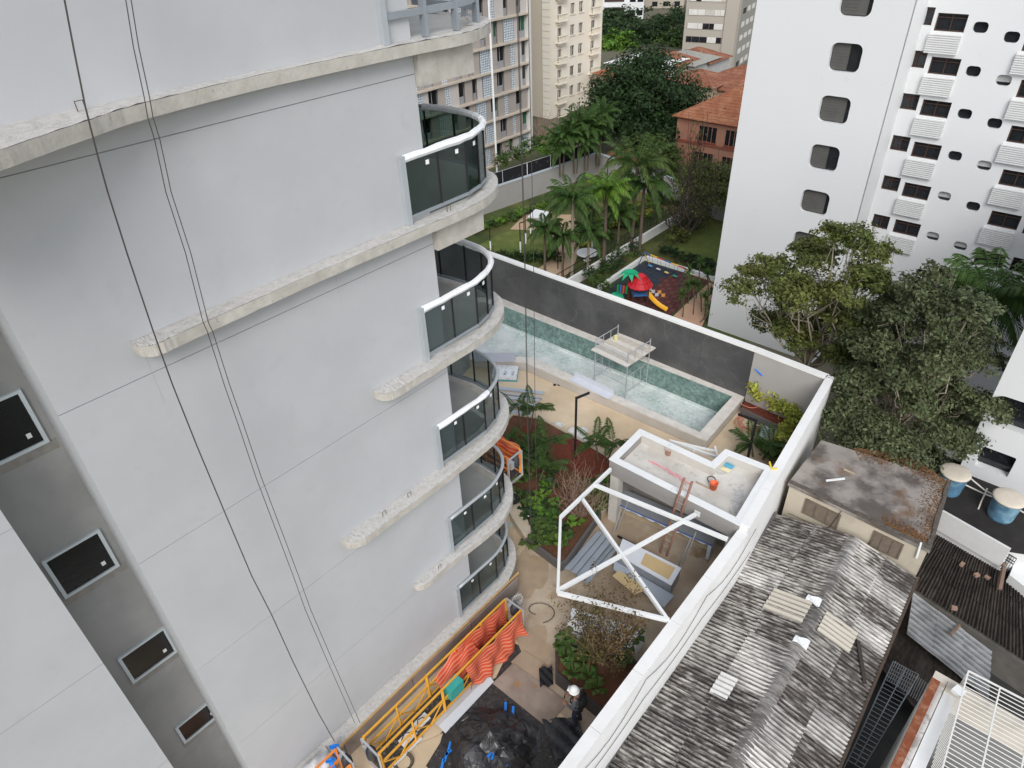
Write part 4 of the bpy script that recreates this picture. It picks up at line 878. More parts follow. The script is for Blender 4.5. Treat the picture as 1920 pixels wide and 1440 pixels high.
# worker: one continuous skinned figure
def person(base, facing):
    J = dict(pel=(0, 0, .94), sp=(.01, 0, 1.14), ch=(.02, 0, 1.33), nk=(.045, 0, 1.47), hd=(.10, 0, 1.56), top=(.12, 0, 1.66),
             sl=(.01, .19, 1.39), el=(.06, .25, 1.13), wl=(.27, .16, 1.08), sr=(.01, -.19, 1.39), er=(.06, -.25, 1.13), wr=(.27, -.14, 1.10),
             hl=(0, .10, .9), kl=(.05, .11, .5), al=(-.02, .11, .09), tl=(.14, .13, .03), hr=(0, -.10, .9), kr=(.0, -.11, .5), ar=(-.09, -.11, .09), tr=(.07, -.13, .03),
             ml=(.32, .14, 1.09), mr=(.32, -.12, 1.11))
    rad = dict(pel=.16, sp=.14, ch=.165, nk=.06, hd=.095, top=.075, sl=.085, el=.055, wl=.034, sr=.085, er=.055, wr=.034, hl=.1, kl=.07, al=.05, tl=.045, hr=.1, kr=.07, ar=.05, tr=.045, ml=.035, mr=.035)
    E_ = [('pel', 'sp'), ('sp', 'ch'), ('ch', 'nk'), ('nk', 'hd'), ('hd', 'top'), ('ch', 'sl'), ('sl', 'el'), ('el', 'wl'), ('wl', 'ml'), ('ch', 'sr'), ('sr', 'er'), ('er', 'wr'), ('wr', 'mr'), ('pel', 'hl'), ('hl', 'kl'), ('kl', 'al'), ('al', 'tl'), ('pel', 'hr'), ('hr', 'kr'), ('kr', 'ar'), ('ar', 'tr')]
    V = list(J); E2_ = [(V.index(a), V.index(c)) for a, c in E_]; vs = [J[k] for k in V]; rr = [rad[k] for k in V]
    for (m, sgn) in (('ml', 1), ('mr', -1)):      # five separate fingers
        c = np.array(J[m])
        for f in range(5):
            o1 = np.array([.03, sgn*(-.03+.018*f), .0]) if f < 4 else np.array([.0, -sgn*.045, .01]); o2 = o1+np.array([.045-.006*abs(f-1), 0, .012]) if f < 4 else o1+np.array([.03, -sgn*.012, .015]); o3 = o2+np.array([.012, -sgn*.006, .028])
            k0 = len(vs); vs += [tuple(c+o1), tuple(c+o2), tuple(c+o3)]; rr += [.011, .010, .008]; E2_ += [(V.index(m), k0), (k0, k0+1), (k0+1, k0+2)]
    me = bpy.data.meshes.new('body'); me.from_pydata(vs, E2_, []); o = bpy.data.objects.new('tmp', me); COL.objects.link(o)
    sk = o.modifiers.new('s', 'SKIN'); sk.use_smooth_shade = True
    for i, sv in enumerate(me.skin_vertices[0].data): sv.radius = (rr[i], rr[i]*(1.0 if i > 3 else .85)); sv.use_root = (i == 0)
    o.modifiers.new('d', 'SUBSURF').levels = 2
    dg = bpy.context.evaluated_depsgraph_get(); dg.update(); em = bpy.data.meshes.new_from_object(o.evaluated_get(dg)); bpy.data.objects.remove(o)
    mats = [M('grey work shirt', (.10, .105, .12), .9, .15, 9), M('navy trousers', (.02, .026, .045), .9, .15, 9), M('skin', (.28, .15, .10), .6, .05), M('black shoe', (.012, .012, .012), .6, .1)]
    for m in mats: em.materials.append(m)
    for p in em.polygons:
        c = p.center
        if c.z > 1.46 or (c.x > .235 and .98 < c.z < 1.25): p.material_index = 2
        elif c.z < .11: p.material_index = 3
        elif c.z < .95 and abs(c.y) < .22: p.material_index = 1
        p.use_smooth = True
    t = thing('person', 'person in white helmet, grey shirt, dark trousers and black backpack beside the planter', 'person', base)
    body = bpy.data.objects.new('body', em); COL.objects.link(body); body.parent = t
    R3 = Matrix.Rotation(facing, 4, 'Z')
    def ch(name, b, mat, smooth=True):
        ob = b.build(name, mat, None, smooth); ob.parent = t; return ob
    hb = B(); hb.lathe((.105, 0, 1.60), [(.15, .0), (.15, .012), (.125, .02), (.122, .06), (.10, .11), (.06, .14), (.01, .15)], 18); hb.box((.235, 0, 1.608), (.09, .17, .012)); ch('helmet', hb, M('white helmet', (.8, .8, .79), .35, .03))
    bb = B(); bb.grid(lambda i, j: (-.16-.13*math.sin(math.pi*i)*math.sin(math.pi*j), (i-.5)*.34, .98+.46*j), 8, 8); bb.box((-.15, 0, 1.21), (.10, .33, .44)); ch('backpack', bb, M('black nylon', (.012, .012, .013), .7, .2))
    for y in (-.11, .11):
        s_ = B(); s_.tube([(-.14, y, 1.42), (.0, y*1.05, 1.47), (.14, y*1.1, 1.4), (.16, y*1.2, 1.25), (.0, y*1.5, 1.05), (-.12, y, 1.02)], .02, 5); ch('strap', s_, M('black nylon', (.012, .012, .013)))
    fb_ = B(); fb_.lathe((.20, .0, 1.555), [(.008, -.012), (.016, 0), (.004, .02)], 6); ch('nose', fb_, mats[2])
    for y in (-.035, .035): eb = B(); eb.lathe((.185, y, 1.585), [(.002, -.008), (.01, 0), (.002, .008)], 6); ch('eye', eb, dark)
    ph = B(); ph.box((.37, .0, 1.12), (.012, .09, .15)); ch('phone', ph, dark)
    t.rotation_euler = (0, 0, facing); return t
person(gp(1081, 1356, .0), math.radians(155))
# packs, sheets and crates below the pergola
def boxpx(name, px, z0, z1, mat, label, cat, group=None):
    t = thing(name, label, cat, gp(*px[0], z1)*[1, 1, 0]); P = [xy(*q, z1) for q in px]; b = B(); b.prism(P, z0, z1); part('body', b, mat, t); return t, P
def text(txt, size, loc, rot, mat, parent, ext=.001):
    cu = bpy.data.curves.new('lettering', 'FONT'); cu.body = txt; cu.size = size; cu.extrude = ext; cu.align_x = 'CENTER'; cu.align_y = 'CENTER'
    o = bpy.data.objects.new('tmp', cu); COL.objects.link(o); dg = bpy.context.evaluated_depsgraph_get(); dg.update(); me = bpy.data.meshes.new_from_object(o.evaluated_get(dg)); bpy.data.objects.remove(o)
    me.materials.clear(); ob = mobj('lettering', me, mat, parent); ob.matrix_basis = Matrix.Translation(Vector([float(c) for c in loc])) @ rot; return ob
packw = M('printed white foil', (.74, .76, .78), .4, .1, 8, .01, 14, col2=(.55, .58, .6), mix=(.55, .68), mscale=5)
ink = M('dark print', (.05, .06, .08), .6, .1)
pk, P = boxpx('insulation_pack', ((1073, 1140), (1062, 1176), (1190, 1218), (1212, 1182)), .02, .62, packw, 'white foil wrapped insulation pack with dark lettering behind the sparse tree', 'pack')
e = unit(np.array([*P[2], 0])-np.array([*P[1], 0])); f2 = unit(np.array([*P[0], 0])-np.array([*P[1], 0]))
b = B(); wallseg(b, np.array([*P[1], 0]), np.array([*P[2], 0]), .006, .5, .58, 1 if np.array([e[1], -e[0], 0])@f2 < 0 else -1); part('band', b, M('blue grey band', (.03, .08, .11), .6, .1), pk)
rm = Matrix(((f2[0], -e[0], 0, 0), (f2[1], -e[1], 0, 0), (0, 0, 1, 0), (0, 0, 0, 1))).to_3x3().to_4x4()
cc = np.array([*P[1], .623])
text('OWNS', .30, cc+e*.95+f2*.38, rm, ink, pk); text('OWNS', .30, cc+e*2.0+f2*.38, rm, ink, pk); text('- - -', .1, cc+e*.5+f2*.38, rm, ink, pk)
bg_ = M('blue grey coated metal', (.40, .45, .51), .4, .06, 3, spec=.4)
for (px, z, lab) in ((((1058, 1066), (1120, 995), (1150, 1012), (1093, 1085)), .12, 'blue grey folded metal sheets leaning by the garden bed, upper stack'), (((1080, 1080), (1140, 1015), (1160, 1030), (1102, 1098)), .06, 'blue grey folded metal sheets by the garden bed, lower stack')):
    P = [gp(*q, z) for q in px]; t = thing('metal_sheet', lab, 'metal sheet', P[0])
    for k in range(3):
        w0, w1 = k/3, (k+1)/3; A_ = P[0]+(P[3]-P[0])*w0; C_ = P[1]+(P[2]-P[1])*w0; D_ = P[1]+(P[2]-P[1])*w1; F_ = P[0]+(P[3]-P[0])*w1
        b = B(); b.quad(A_+[0, 0, .01*k], F_+[0, 0, .07+.01*k], D_+[0, 0, .07+.01*k], C_+[0, 0, .01*k]); part('fold', b, bg_, t)
cr, P = boxpx('wrapped_crate', ((1168, 1012), (1158, 1040), (1258, 1097), (1276, 1066)), .02, .62, M('grey wrapped crate', (.26, .28, .31), .5, .1, 4, .004, 9), 'grey wrapped crate with white lid and tan board under the pergola', 'crate')
b = B(); b.prism(inset([tuple(q) for q in P], -.02), .621, .65); part('lid', b, M('white lid', (.72, .75, .8), .6, .05), cr)
q0, q1, q2, q3 = [np.array(q) for q in P]; mixp = lambda s, t: tuple((q0+(q3-q0)*s)*(1-t)+(q1+(q2-q1)*s)*t)
b = B(); b.prism([mixp(.42, .14), mixp(.42, .85), mixp(.93, .85), mixp(.93, .14)], .651, .665); part('tan_board', b, M('mdf board', (.6, .45, .24), .8, .06), cr)
P = [gp(*q, .25) for q in ((1152, 1052), (1150, 1068), (1245, 1140), (1264, 1118))]
sheet('grey_sheet', P, .04, bg_, 'long blue grey panel lying below the wrapped crate', 'panel')
sheet('mdf_sheet', [gp(*q, .3) for q in ((1160, 1070), (1148, 1080), (1190, 1115), (1215, 1105))], .02, M('mdf board', (.6, .45, .24)), 'tan board lying against the blue grey panel under the sparse tree', 'board')
b = B(); b.beam(gp(1158, 1005, .05), gp(1275, 1068, .05), .06, .06); tag(b.build('steel_bar', black_metal), 'dark steel bar lying along the wrapped crate', 'bar')
for k, (a, c) in enumerate((((1178, 938), (1157, 995)), ((1166, 950), (1150, 1000)), ((1305, 998), (1280, 1063)), ((1295, 1010), (1273, 1062)))):
    p0 = gp(*c, .02); b = B(); b.tube([p0, onv(*a, fr0-fi*.08, fd)], .02, 6); tag(b.build('steel_prop', metal_lt), ['thin steel prop leaning near the left end of the counter, upper', 'thin steel prop leaning near the left end of the counter, lower', 'thin steel prop leaning near the right end of the counter, upper', 'thin steel prop leaning near the right end of the counter, lower'][k], 'prop')
# metal profiles and packs by the pool
pr = [(935, 728, 1020, 737), (935, 736, 1016, 747), (936, 745, 1012, 752), (940, 754, 1005, 760), (940, 780, 1040, 797), (945, 790, 1015, 800), (945, 770, 1000, 778), (940, 762, 1000, 768)]
for k, (u0, v0, u1, v1) in enumerate(pr):
    b = B(); p, q = gp(u0, v0, .06), gp(u1, v1, .06); b.beam(p, q, .13 if k % 2 else .2, .06+.02*(k % 3)); tag(b.build('metal_profile', metal_lt if k % 3 else bg_), 'grey metal profile lying among others beside the palm near the pool', 'profile', 'metal profiles by the pool')
sheet('grey_sheet', [gp(*q, .5+.02) for q in ((890, 662), (890, 678), (964, 679), (966, 663))], .03, M('grey panel', (.45, .46, .5), .5, .05), 'grey panel lying on the pool coping behind the balcony', 'panel')
b = B(); c0_, c1_ = gp(1077, 706, .52), gp(1150, 742, .52); d_ = unit(c1_-c0_); nn_ = np.array([d_[1], -d_[0], 0]); nn_ = nn_ if nn_[1] < 0 else -nn_
b.hexa([c0_, c1_, c1_+nn_*.38, c0_+nn_*.38], [c0_+[0, 0, .03], c1_+[0, 0, .03], c1_+nn_*.38+[0, 0, .03], c0_+nn_*.38+[0, 0, .03]]); b.hexa([c0_-nn_*.02, c1_-nn_*.02, c1_, c0_], [c0_-nn_*.02+[0, 0, .3], c1_-nn_*.02+[0, 0, .3], c1_+[0, 0, .3], c0_+[0, 0, .3]])
tag(b.build('metal_channel', M('pale steel channel', (.62, .64, .69), .45, .05)), 'pale angled metal channel lying on the near pool coping', 'channel')
pk2, P = boxpx('insulation_pack', ((925, 683), (922, 705), (968, 707), (972, 686)), .02, .28, packw, 'stack of white packs with teal base beside the pool corner', 'pack')
e = unit(np.array([*P[2], 0])-np.array([*P[1], 0])); f2 = unit(np.array([*P[0], 0])-np.array([*P[1], 0])); rm = Matrix(((f2[0], -e[0], 0, 0), (f2[1], -e[1], 0, 0), (0, 0, 1, 0), (0, 0, 0, 1))); cc = np.array([*P[1], .283])
for k in range(3): text('ALU', .2, cc+e*(.25+.38*k)+f2*.3, rm, ink, pk2)
b = B(); b.prism(inset([tuple(q) for q in P], -.02), .003, .1); part('base', b, M('teal foam', (.12, .33, .36), .7, .1), pk2)
# rubble bags
for k, (u, v) in enumerate(((1058, 818), (1072, 812), (1086, 822), (1098, 830), (1066, 826), (1045, 803), (1090, 812))):
    p = gp(u, v, .02); a0 = random.uniform(0, 3); b = B(); w, l = random.uniform(.35, .5), random.uniform(.5, .75)
    b.grid(lambda i, j: p+np.array([math.cos(a0)*(i-.5)*l-math.sin(a0)*(j-.5)*w, math.sin(a0)*(i-.5)*l+math.cos(a0)*(j-.5)*w, .02+.24*(max(0, math.sin(math.pi*i)*math.sin(math.pi*j)))**.45+.02*math.sin(i*13+j*11)]), 9, 8)
    tag(b.build('rubble_bag', M('white woven sack', (.68, .67, .64), .8, .15, 6, .01, 14)), 'white sack in the pile at the foot of the tall black lamp post', 'sack', 'white sacks by the lamp post')
# red hose coil, profiles and hose in the far corner
c = gp(1407, 795, .03); hose = M('salmon hose', (.62, .22, .15), .6, .05); b = B(); pts = []
for k in range(150): a = k*.21; r = .42+.10*math.sin(k*.13)+.0012*k; pts.append(c+np.array([r*math.cos(a)*1.0+.04*math.sin(k*.05), r*math.sin(a)*.95, .02+.10*abs(math.sin(k*.37))]))
b.tube(pts, .018, 5); tag(b.build('hose_coil', hose, None, True), 'salmon red hose coil on the floor by the pool end', 'hose')
b = B(); b.tube(smooth_curve([gp(1388, 757, .36), gp(1405, 764, .36), gp(1420, 763, .36), gp(1432, 752, .36)], 5), .018, 5); tag(b.build('hose', hose), 'salmon hose lying on the mulch of the corner bed', 'hose')
for k, (u0, v0, u1, v1, w) in enumerate(((1435, 797, 1425, 840, .3), (1447, 797, 1432, 842, .16), (1458, 803, 1440, 845, .1))):
    b = B(); b.beam(gp(u0, v0, .12), gp(u1, v1, .12), w, .05+.03*k); tag(b.build('metal_profile', metal_lt if k else bg_), ['wide grey metal profile by the hose coil, leftmost', 'grey metal profile by the hose coil, middle one', 'narrow grey metal profile by the hose coil, rightmost'][k], 'profile')
b = B(); b.tube(smooth_curve([gp(1443, 866, 3.05), gp(1446, 876, 3.03), gp(1452, 880, 3.03), gp(1457, 878, 3.03)], 4), .03, 6); tag(b.build('yellow_hose', M('yellow hose', (.8, .6, .03), .5, .05)), 'short yellow hose on the wall top beside the pavilion', 'hose')
# ================================================================== plants on the terrace
def fanshrub(name, label, p, n, L, mat, w=.09, cat='plant', group=None):
    """rosette of broad leaves"""
    p = np.array(p, float); t = thing(name, label, cat, p, group)
    for k in range(n):
        a = k*2.4+random.uniform(-.3, .3); el = random.uniform(.5, 1.25); d = np.array([math.cos(a)*math.cos(el), math.sin(a)*math.cos(el), math.sin(el)]); l = L*random.uniform(.7, 1.15); sd = np.array([-math.sin(a), math.cos(a), 0])
        q1 = p+d*l*.55; q2 = p+d*l*.9+[0, 0, -.10*l]; q3 = q2+np.array([math.cos(a), math.sin(a), -.5])*l*.3; b = B()
        b.add([p-sd*.01, p+sd*.01, q1+sd*w*.4*l*2, q1-sd*w*.4*l*2, q2+sd*w*l*2, q2-sd*w*l*2, q3], [(0, 1, 2, 3), (3, 2, 4, 5), (5, 4, 6)]); part('leaf', b, mat, t)
    return t
BZ = .31
palm('garden_palm', 'small bushy palm at the far end of the garden bed by the metal profiles', gp(983, 812, BZ), 1.35, 1.1, 8, .035, 'small', LG['mid'], stems=2, wl=.3, hang=.35, rise=.9, droop=1.0, wid=.028, group='small palms in the garden bed')
palm('garden_palm', 'bright bushy palm in the middle of the garden bed', gp(1008, 868, BZ), 1.15, 1.05, 8, .035, 'small', LG['bright'], stems=3, wl=.3, hang=.35, rise=.9, droop=1.0, wid=.028, group='small palms in the garden bed')
palm('garden_palm', 'dark palm beside the pavilion corner', gp(1128, 868, BZ), 1.0, 1.15, 10, .035, 'small', stems=2, wl=.3, hang=.35, rise=.9, droop=1.0, wid=.028, group='small palms in the garden bed')
palm('garden_palm', 'drooping palm clump in the left of the garden bed', gp(1000, 905, BZ), .8, .85, 7, .03, 'small', LG['bright'], stems=2, wl=.3, hang=.35, rise=.9, droop=1.0, wid=.028, group='small palms in the garden bed')
palm('garden_palm', 'dark palm between the second lamp post and the boundary wall', gp(1420, 862, .02), .75, 1.1, 12, .035, 'small', LG['dark'], stems=2, wl=.3, hang=.35, rise=.9, droop=1.0, wid=.028)
k = 0
SP = [(948, 835), (962, 850), (975, 835), (955, 872), (975, 880), (965, 905), (985, 900), (990, 930), (978, 940), (1000, 945), (1012, 960), (995, 970), (1015, 990), (1030, 975), (1040, 1000), (1055, 990), (1045, 1020), (1020, 1012), (1065, 1010), (1032, 915), (1130, 930), (1140, 915), (1110, 955), (1035, 885), (1020, 845), (940, 855), (968, 925), (1005, 1015), (1125, 945), (1075, 985)]
for _ in range(34):
    t_ = random.random(); SP.append((950+random.random()*60+t_*50, 830+t_*185+random.uniform(-15, 15)))
for _ in range(14): SP.append((random.uniform(1100, 1145), random.uniform(905, 960)))
for (u, v) in SP:
    fanshrub('leafy_plant', 'broad leafed green plant growing in the raised garden bed', gp(u, v, BZ), random.randint(8, 13), random.uniform(.28, .48), [LG['mid'], LG['bright'], LG['palm'], LG['dark']][k % 4], .14, group='leafy plants in the garden bed'); k += 1
for (u, v, zz) in ((1062, 1200, .48), (1080, 1215, .48), (1060, 1235, .48), (1085, 1245, .48), (1105, 1268, .48), (1120, 1290, .48), (1075, 1262, .48), (1052, 1215, .48), (1098, 1228, .48), (1178, 1215, .48), (1165, 1240, .48), (1190, 1195, .48)):
    fanshrub('leafy_plant', 'green leafy plant in the dark planter near the worker', gp(u, v, zz), 11, .4, LG['mid'] if k % 2 else LG['palm'], .13, group='leafy plants in the dark planter'); k += 1
# bare reddish shrub
def twiggy(name, label, p, h, r, n, mat, leaf=None, nl=0, ls=.05, cat='shrub', thick=1.0):
    p = np.array(p, float); t = thing(name, label, cat, p); b = B(); tips = []
    for k in range(n):
        a = random.uniform(0, 6.28); rr = r*math.sqrt(random.random()); q = p+np.array([rr*math.cos(a), rr*math.sin(a), h*random.uniform(.6, 1)*(1-.25*(rr/r)**2)])
        pts = branch(b, p+np.array([random.gauss(0, .06), random.gauss(0, .06), 0]), q, .016*thick, .005*thick, .12, 5, 4)
        for m in range(5):
            s = pts[random.randint(2, 5)]; e_ = s+np.array([random.gauss(0, .22*r), random.gauss(0, .22*r), abs(random.gauss(0, .25*h))]); branch(b, s, e_, .007*thick, .003*thick, .15, 3, 3); tips += [s+(e_-s)*random.random() for _ in range(3)]+[e_]
    part('twigs', b, mat, t)
    if leaf:
        pp = np.array([tips[i] for i in RNG.integers(0, len(tips), nl)])+RNG.normal(size=(nl, 3))*.09; mobj('foliage', leafmesh('twig leaves', pp, RNG.normal(size=(nl, 3)), ls, .6), leaf, t)
    return t
twig = M('reddish twig', (.30, .20, .15), .9, .2, 6)
twiggy('bare_shrub', 'leafless reddish shrub of fine twigs beside the pergola', gp(1085, 965, BZ), 1.9, 1.05, 55, twig, LG['brown'], 500, .05)
twiggy('sparse_tree', 'sparse small tree with tiny brown leaves rising from the dark planter', gp(1135, 1238, .48), 2.6, 1.15, 40, M('brown twig', (.17, .11, .07), .9, .2, 6), LG['brown'], 5200, .066, 'tree')
for k, (u, v, h) in enumerate(((1412, 752, .95), (1448, 770, .8), (1478, 790, .8), (1502, 778, .9))):
    p = gp(u, v, .32); shrub('golden_shrub', 'golden yellow shrub in the corner bed of red mulch', p, [(p[0], p[1], .32+h*.75, .42, .42, h*.5), (p[0]+.25, p[1]-.1, .32+h*.5, .38, .38, .32)], 900, .17, LG['yel'], group='golden shrubs in the corner bed')
for k, (u, v) in enumerate(((1484, 815), (1470, 838), (1455, 858), (1445, 868))):
    p = gp(u, v, .02); shrub('golden_shrub', 'golden green shrub in the row against the white boundary wall', p, [(p[0]-.1, p[1], .5, .35, .35, .35), (p[0]-.1, p[1]+.1, .85, .26, .26, .25)], 460, .17, LG['yel'] if k < 3 else LG['mid'], group='shrubs along the boundary wall')
# ================================================================== right hand neighbours
def AT(u, v, D):
    r = ray(u, v); t = D/math.hypot(r[0], r[1]); return CAMP+r*t
def Mroof(name, c1, c2, az, sc=(1.2, 9), mixr=(.45, .6), streak=2.0, rnd=.18, rough=.95, c3=None, dirt_shade=0.0):
    """weathered sheet: blotches stretched along the slope, each sheet a little different"""
    if name in MATS: return MATS[name]
    m = M(name, c1, rough, 0); nt = m.node_tree; n = nt.nodes; L = nt.links; bs = n['Principled BSDF']
    tc = n.new('ShaderNodeTexCoord'); mp = n.new('ShaderNodeMapping'); mp.vector_type = 'TEXTURE'; mp.inputs['Rotation'].default_value = (0, 0, az); mp.inputs['Scale'].default_value = (1/sc[1], 1/sc[0], .5); L.new(tc.outputs['Object'], mp.inputs[0])
    oi = n.new('ShaderNodeObjectInfo'); ad = n.new('ShaderNodeVectorMath'); ad.operation = 'ADD'; L.new(mp.outputs[0], ad.inputs[0])
    cb = n.new('ShaderNodeCombineXYZ'); ml = n.new('ShaderNodeMath'); ml.operation = 'MULTIPLY'; ml.inputs[1].default_value = 37; L.new(oi.outputs['Random'], ml.inputs[0]); L.new(ml.outputs[0], cb.inputs[2]); L.new(cb.outputs[0], ad.inputs[1])
    nz = n.new('ShaderNodeTexNoise'); nz.inputs['Scale'].default_value = 1; nz.inputs['Detail'].default_value = 8; nz.inputs['Roughness'].default_value = .68; L.new(ad.outputs[0], nz.inputs['Vector'])
    off_ = n.new('ShaderNodeMapRange'); off_.inputs[3].default_value = -rnd; off_.inputs[4].default_value = rnd; L.new(oi.outputs['Random'], off_.inputs[0])
    sm = n.new('ShaderNodeMath'); sm.operation = 'ADD'; L.new(nz.outputs['Fac'], sm.inputs[0]); L.new(off_.outputs[0], sm.inputs[1])
    mr = n.new('ShaderNodeMapRange'); mr.inputs[1].default_value = mixr[0]; mr.inputs[2].default_value = mixr[1]; L.new(sm.outputs[0], mr.inputs[0])
    mx = n.new('ShaderNodeMix'); mx.data_type = 'RGBA'; L.new(mr.outputs[0], mx.inputs[0]); mx.inputs[6].default_value = (*c1, 1); mx.inputs[7].default_value = (*c2, 1); cur = mx.outputs[2]
    n2 = n.new('ShaderNodeTexNoise'); n2.inputs['Scale'].default_value = .9; n2.inputs['Detail'].default_value = 5; L.new(tc.outputs['Object'], n2.inputs['Vector'])
    hv = n.new('ShaderNodeHueSaturation'); r2 = n.new('ShaderNodeMapRange'); r2.inputs[1].default_value = .3; r2.inputs[2].default_value = .7; r2.inputs[3].default_value = .55; r2.inputs[4].default_value = 1.3; L.new(n2.outputs['Fac'], r2.inputs[0]); L.new(r2.outputs[0], hv.inputs['Value']); L.new(cur, hv.inputs['Color']); cur = hv.outputs[0]
    if dirt_shade > 0:      # dark valleys: lichen on the shed, rib shade painted in on the awning
        uv = n.new('ShaderNodeUVMap'); sx = n.new('ShaderNodeSeparateXYZ'); L.new(uv.outputs[0], sx.inputs[0]); m1 = n.new('ShaderNodeMath'); m1.operation = 'MULTIPLY'; m1.inputs[1].default_value = 2*math.pi; L.new(sx.outputs[0], m1.inputs[0]); c1_ = n.new('ShaderNodeMath'); c1_.operation = 'COSINE'; L.new(m1.outputs[0], c1_.inputs[0])
        ad2 = n.new('ShaderNodeMath'); ad2.operation = 'ADD'; nq = n.new('ShaderNodeMapRange'); nq.inputs[1].default_value = .3; nq.inputs[2].default_value = .7; nq.inputs[3].default_value = -.9; nq.inputs[4].default_value = .9; L.new(nz.outputs['Fac'], nq.inputs[0]); L.new(c1_.outputs[0], ad2.inputs[0]); L.new(nq.outputs[0], ad2.inputs[1])
        f1 = n.new('ShaderNodeMapRange'); f1.inputs[1].default_value = -.9; f1.inputs[2].default_value = .5; f1.inputs[3].default_value = dirt_shade; f1.inputs[4].default_value = 0; L.new(ad2.outputs[0], f1.inputs[0])
        mx2 = n.new('ShaderNodeMix'); mx2.data_type = 'RGBA'; L.new(f1.outputs[0], mx2.inputs[0]); L.new(cur, mx2.inputs[6]); mx2.inputs[7].default_value = (.035, .03, .028, 1); cur = mx2.outputs[2]
    L.new(cur, bs.inputs['Base Color'])
    return m
# --- shed with corrugated roof
EA = math.atan2(unit(gp(1402, 1054, .3)-gp(1242, 1292, .3))[1], unit(gp(1402, 1054, .3)-gp(1242, 1292, .3))[0]); EA = math.radians(49.3)
ED = np.array([math.cos(EA), math.sin(EA), 0]); EN = np.array([ED[1], -ED[0], 0])
S0 = gp(1462, 968, .3)
def SH(t, w, z): return np.array([S0[0], S0[1], 0])-ED*t+EN*w+np.array([0, 0, z])
fib = Mroof('weathered fibre cement', (.105, .09, .08), (.45, .425, .39), EA, (2.4, 12), (.41, .60), rnd=.09, dirt_shade=.85)
fib_lt = Mroof('paler fibre cement', (.23, .21, .195), (.58, .555, .52), EA, (2.2, 14), (.30, .54), rnd=.06, dirt_shade=.65)
fib_cap = Mroof('ridge fibre cement', (.13, .12, .11), (.42, .405, .385), EA, (1.6, 10), (.40, .7), rnd=.1)
beige_sheet = M('cream roof sheet', (.50, .46, .39), .8, .06, 2)
shed = thing('shed', 'long low shed with weathered corrugated roof beside the white boundary wall', 'shed', SH(6, 2.2, -4))
ZE, ZR = .3, .8
WR = float((gp(1489, 1223, ZR)-S0)@EN); WE = float((gp(1650, 1237, ZE)-S0)@EN)
b = B(); b.prism([tuple(SH(.1, .1, 0)[:2]), tuple(SH(15, .1, 0)[:2]), tuple(SH(15, WE-.15, 0)[:2]), tuple(SH(.1, WE-.15, 0)[:2])], -9, .15); part('wall', b, M('grey block wall', (.3, .29, .27), .95, .2), shed)
ncol = 16; cw = .92
def wave_uv(o, waves, n=8):
    me = o.data; uv = me.uv_layers.new(name='UVMap'); N = int(waves*n)+1
    for lp in me.loops: uv.data[lp.index].uv = ((lp.vertex_index % N)/n, lp.vertex_index//N)
special = {(2, 0): 'b', }
for c in range(ncol):
    for r in range(4):
        if r < 2: w0, w1 = WR*r/2-(.06 if r else .15), WR*(r+1)/2+(.05 if r == 0 else 0); za, zb = ZE+(ZR-ZE)*w0/WR, ZE+(ZR-ZE)*w1/WR
        else:
            w0, w1 = WR+(WE-WR)*(r-2)/2, WR+(WE-WR)*(r-1)/2+.05; za, zb = ZR-(ZR-ZE)*(w0-WR)/(WE-WR), ZR-(ZR-ZE)*(w1-WR)/(WE-WR)
        dz = .006*((c+r) % 2)+random.uniform(0, .008)+(.02 if r in (1, 2) else 0); t0 = c*cw-.04; t1 = (c+1)*cw+.02
        jt = random.uniform(-.02, .02)
        b = B(); b.corr(SH(t0+jt, w0, za+dz), SH(t1+jt, w0, za+dz), SH(t0+jt, w1, zb+dz), 7.0, .03, 8)
        mat = fib_lt if (c, r) in ((1, 2), (1, 3), (6, 1), (7, 1), (8, 2), (9, 2), (3, 3)) or random.random() < .10 else fib
        wave_uv(part('roof_sheet', b, mat, shed), 7.0)
for (u, v, t_len, w_len, mt, nm) in ((1441, 1105, 0, 0, beige_sheet, 'cream_sheet'), (1540, 1140, 0, 0, beige_sheet, 'cream_sheet'), (1342, 1270, 0, 0, white_paint, 'white_sheet')): pass
def roofpt(u, v):
    """where the shed roof lies under a survey point: (t, w)"""
    for it in range(2):
        pass
    best = None
    for w in np.linspace(-.1, WE, 120):
        z = ZE+(ZR-ZE)*w/WR if w < WR else ZR-(ZR-ZE)*(w-WR)/(WE-WR)
        p = gp(u, v, z); ww = (p-SH(0, 0, z))@EN; e_ = abs(ww-w)
        if best is None or e_ < best[0]: best = (e_, -(p-SH(0, 0, z))@ED, w)
    return best[1:]
def rz(w): return ZE+(ZR-ZE)*w/WR if w < WR else ZR-(ZR-ZE)*(w-WR)/(WE-WR)
for nm, mt, pxs in (('cream_sheet', beige_sheet, ((1450, 1105), (1522, 1132), (1430, 1142), (1501, 1175))), ('cream_sheet', beige_sheet, ((1549, 1150), (1608, 1190), (1528, 1185), (1590, 1228))), ('white_sheet', M('pale roof sheet', (.62, .61, .58), .8, .1, 3), ((1352, 1262), (1382, 1277), (1328, 1302), (1357, 1320)))):
    tw = [roofpt(*q) for q in pxs]; t0 = min(a for a, _ in tw); t1 = max(a for a, _ in tw); w0 = min(c for _, c in tw); w1 = max(c for _, c in tw)
    if nm == 'white_sheet': t0, t1, w0, w1 = tw[0][0], tw[2][0], tw[0][1], tw[1][1]
    else: t0, t1, w0, w1 = (tw[0][0]+tw[1][0])/2, (tw[2][0]+tw[3][0])/2, (tw[0][1]+tw[2][1])/2, (tw[1][1]+tw[3][1])/2
    b = B(); b.corr(SH(t0, w0, rz(w0)+.07), SH(t1, w0, rz(w0)+.07), SH(t0, w1, rz(w1)+.07), max(2, round((t1-t0)/.18)), .025, 8); part(nm, b, mt, shed)
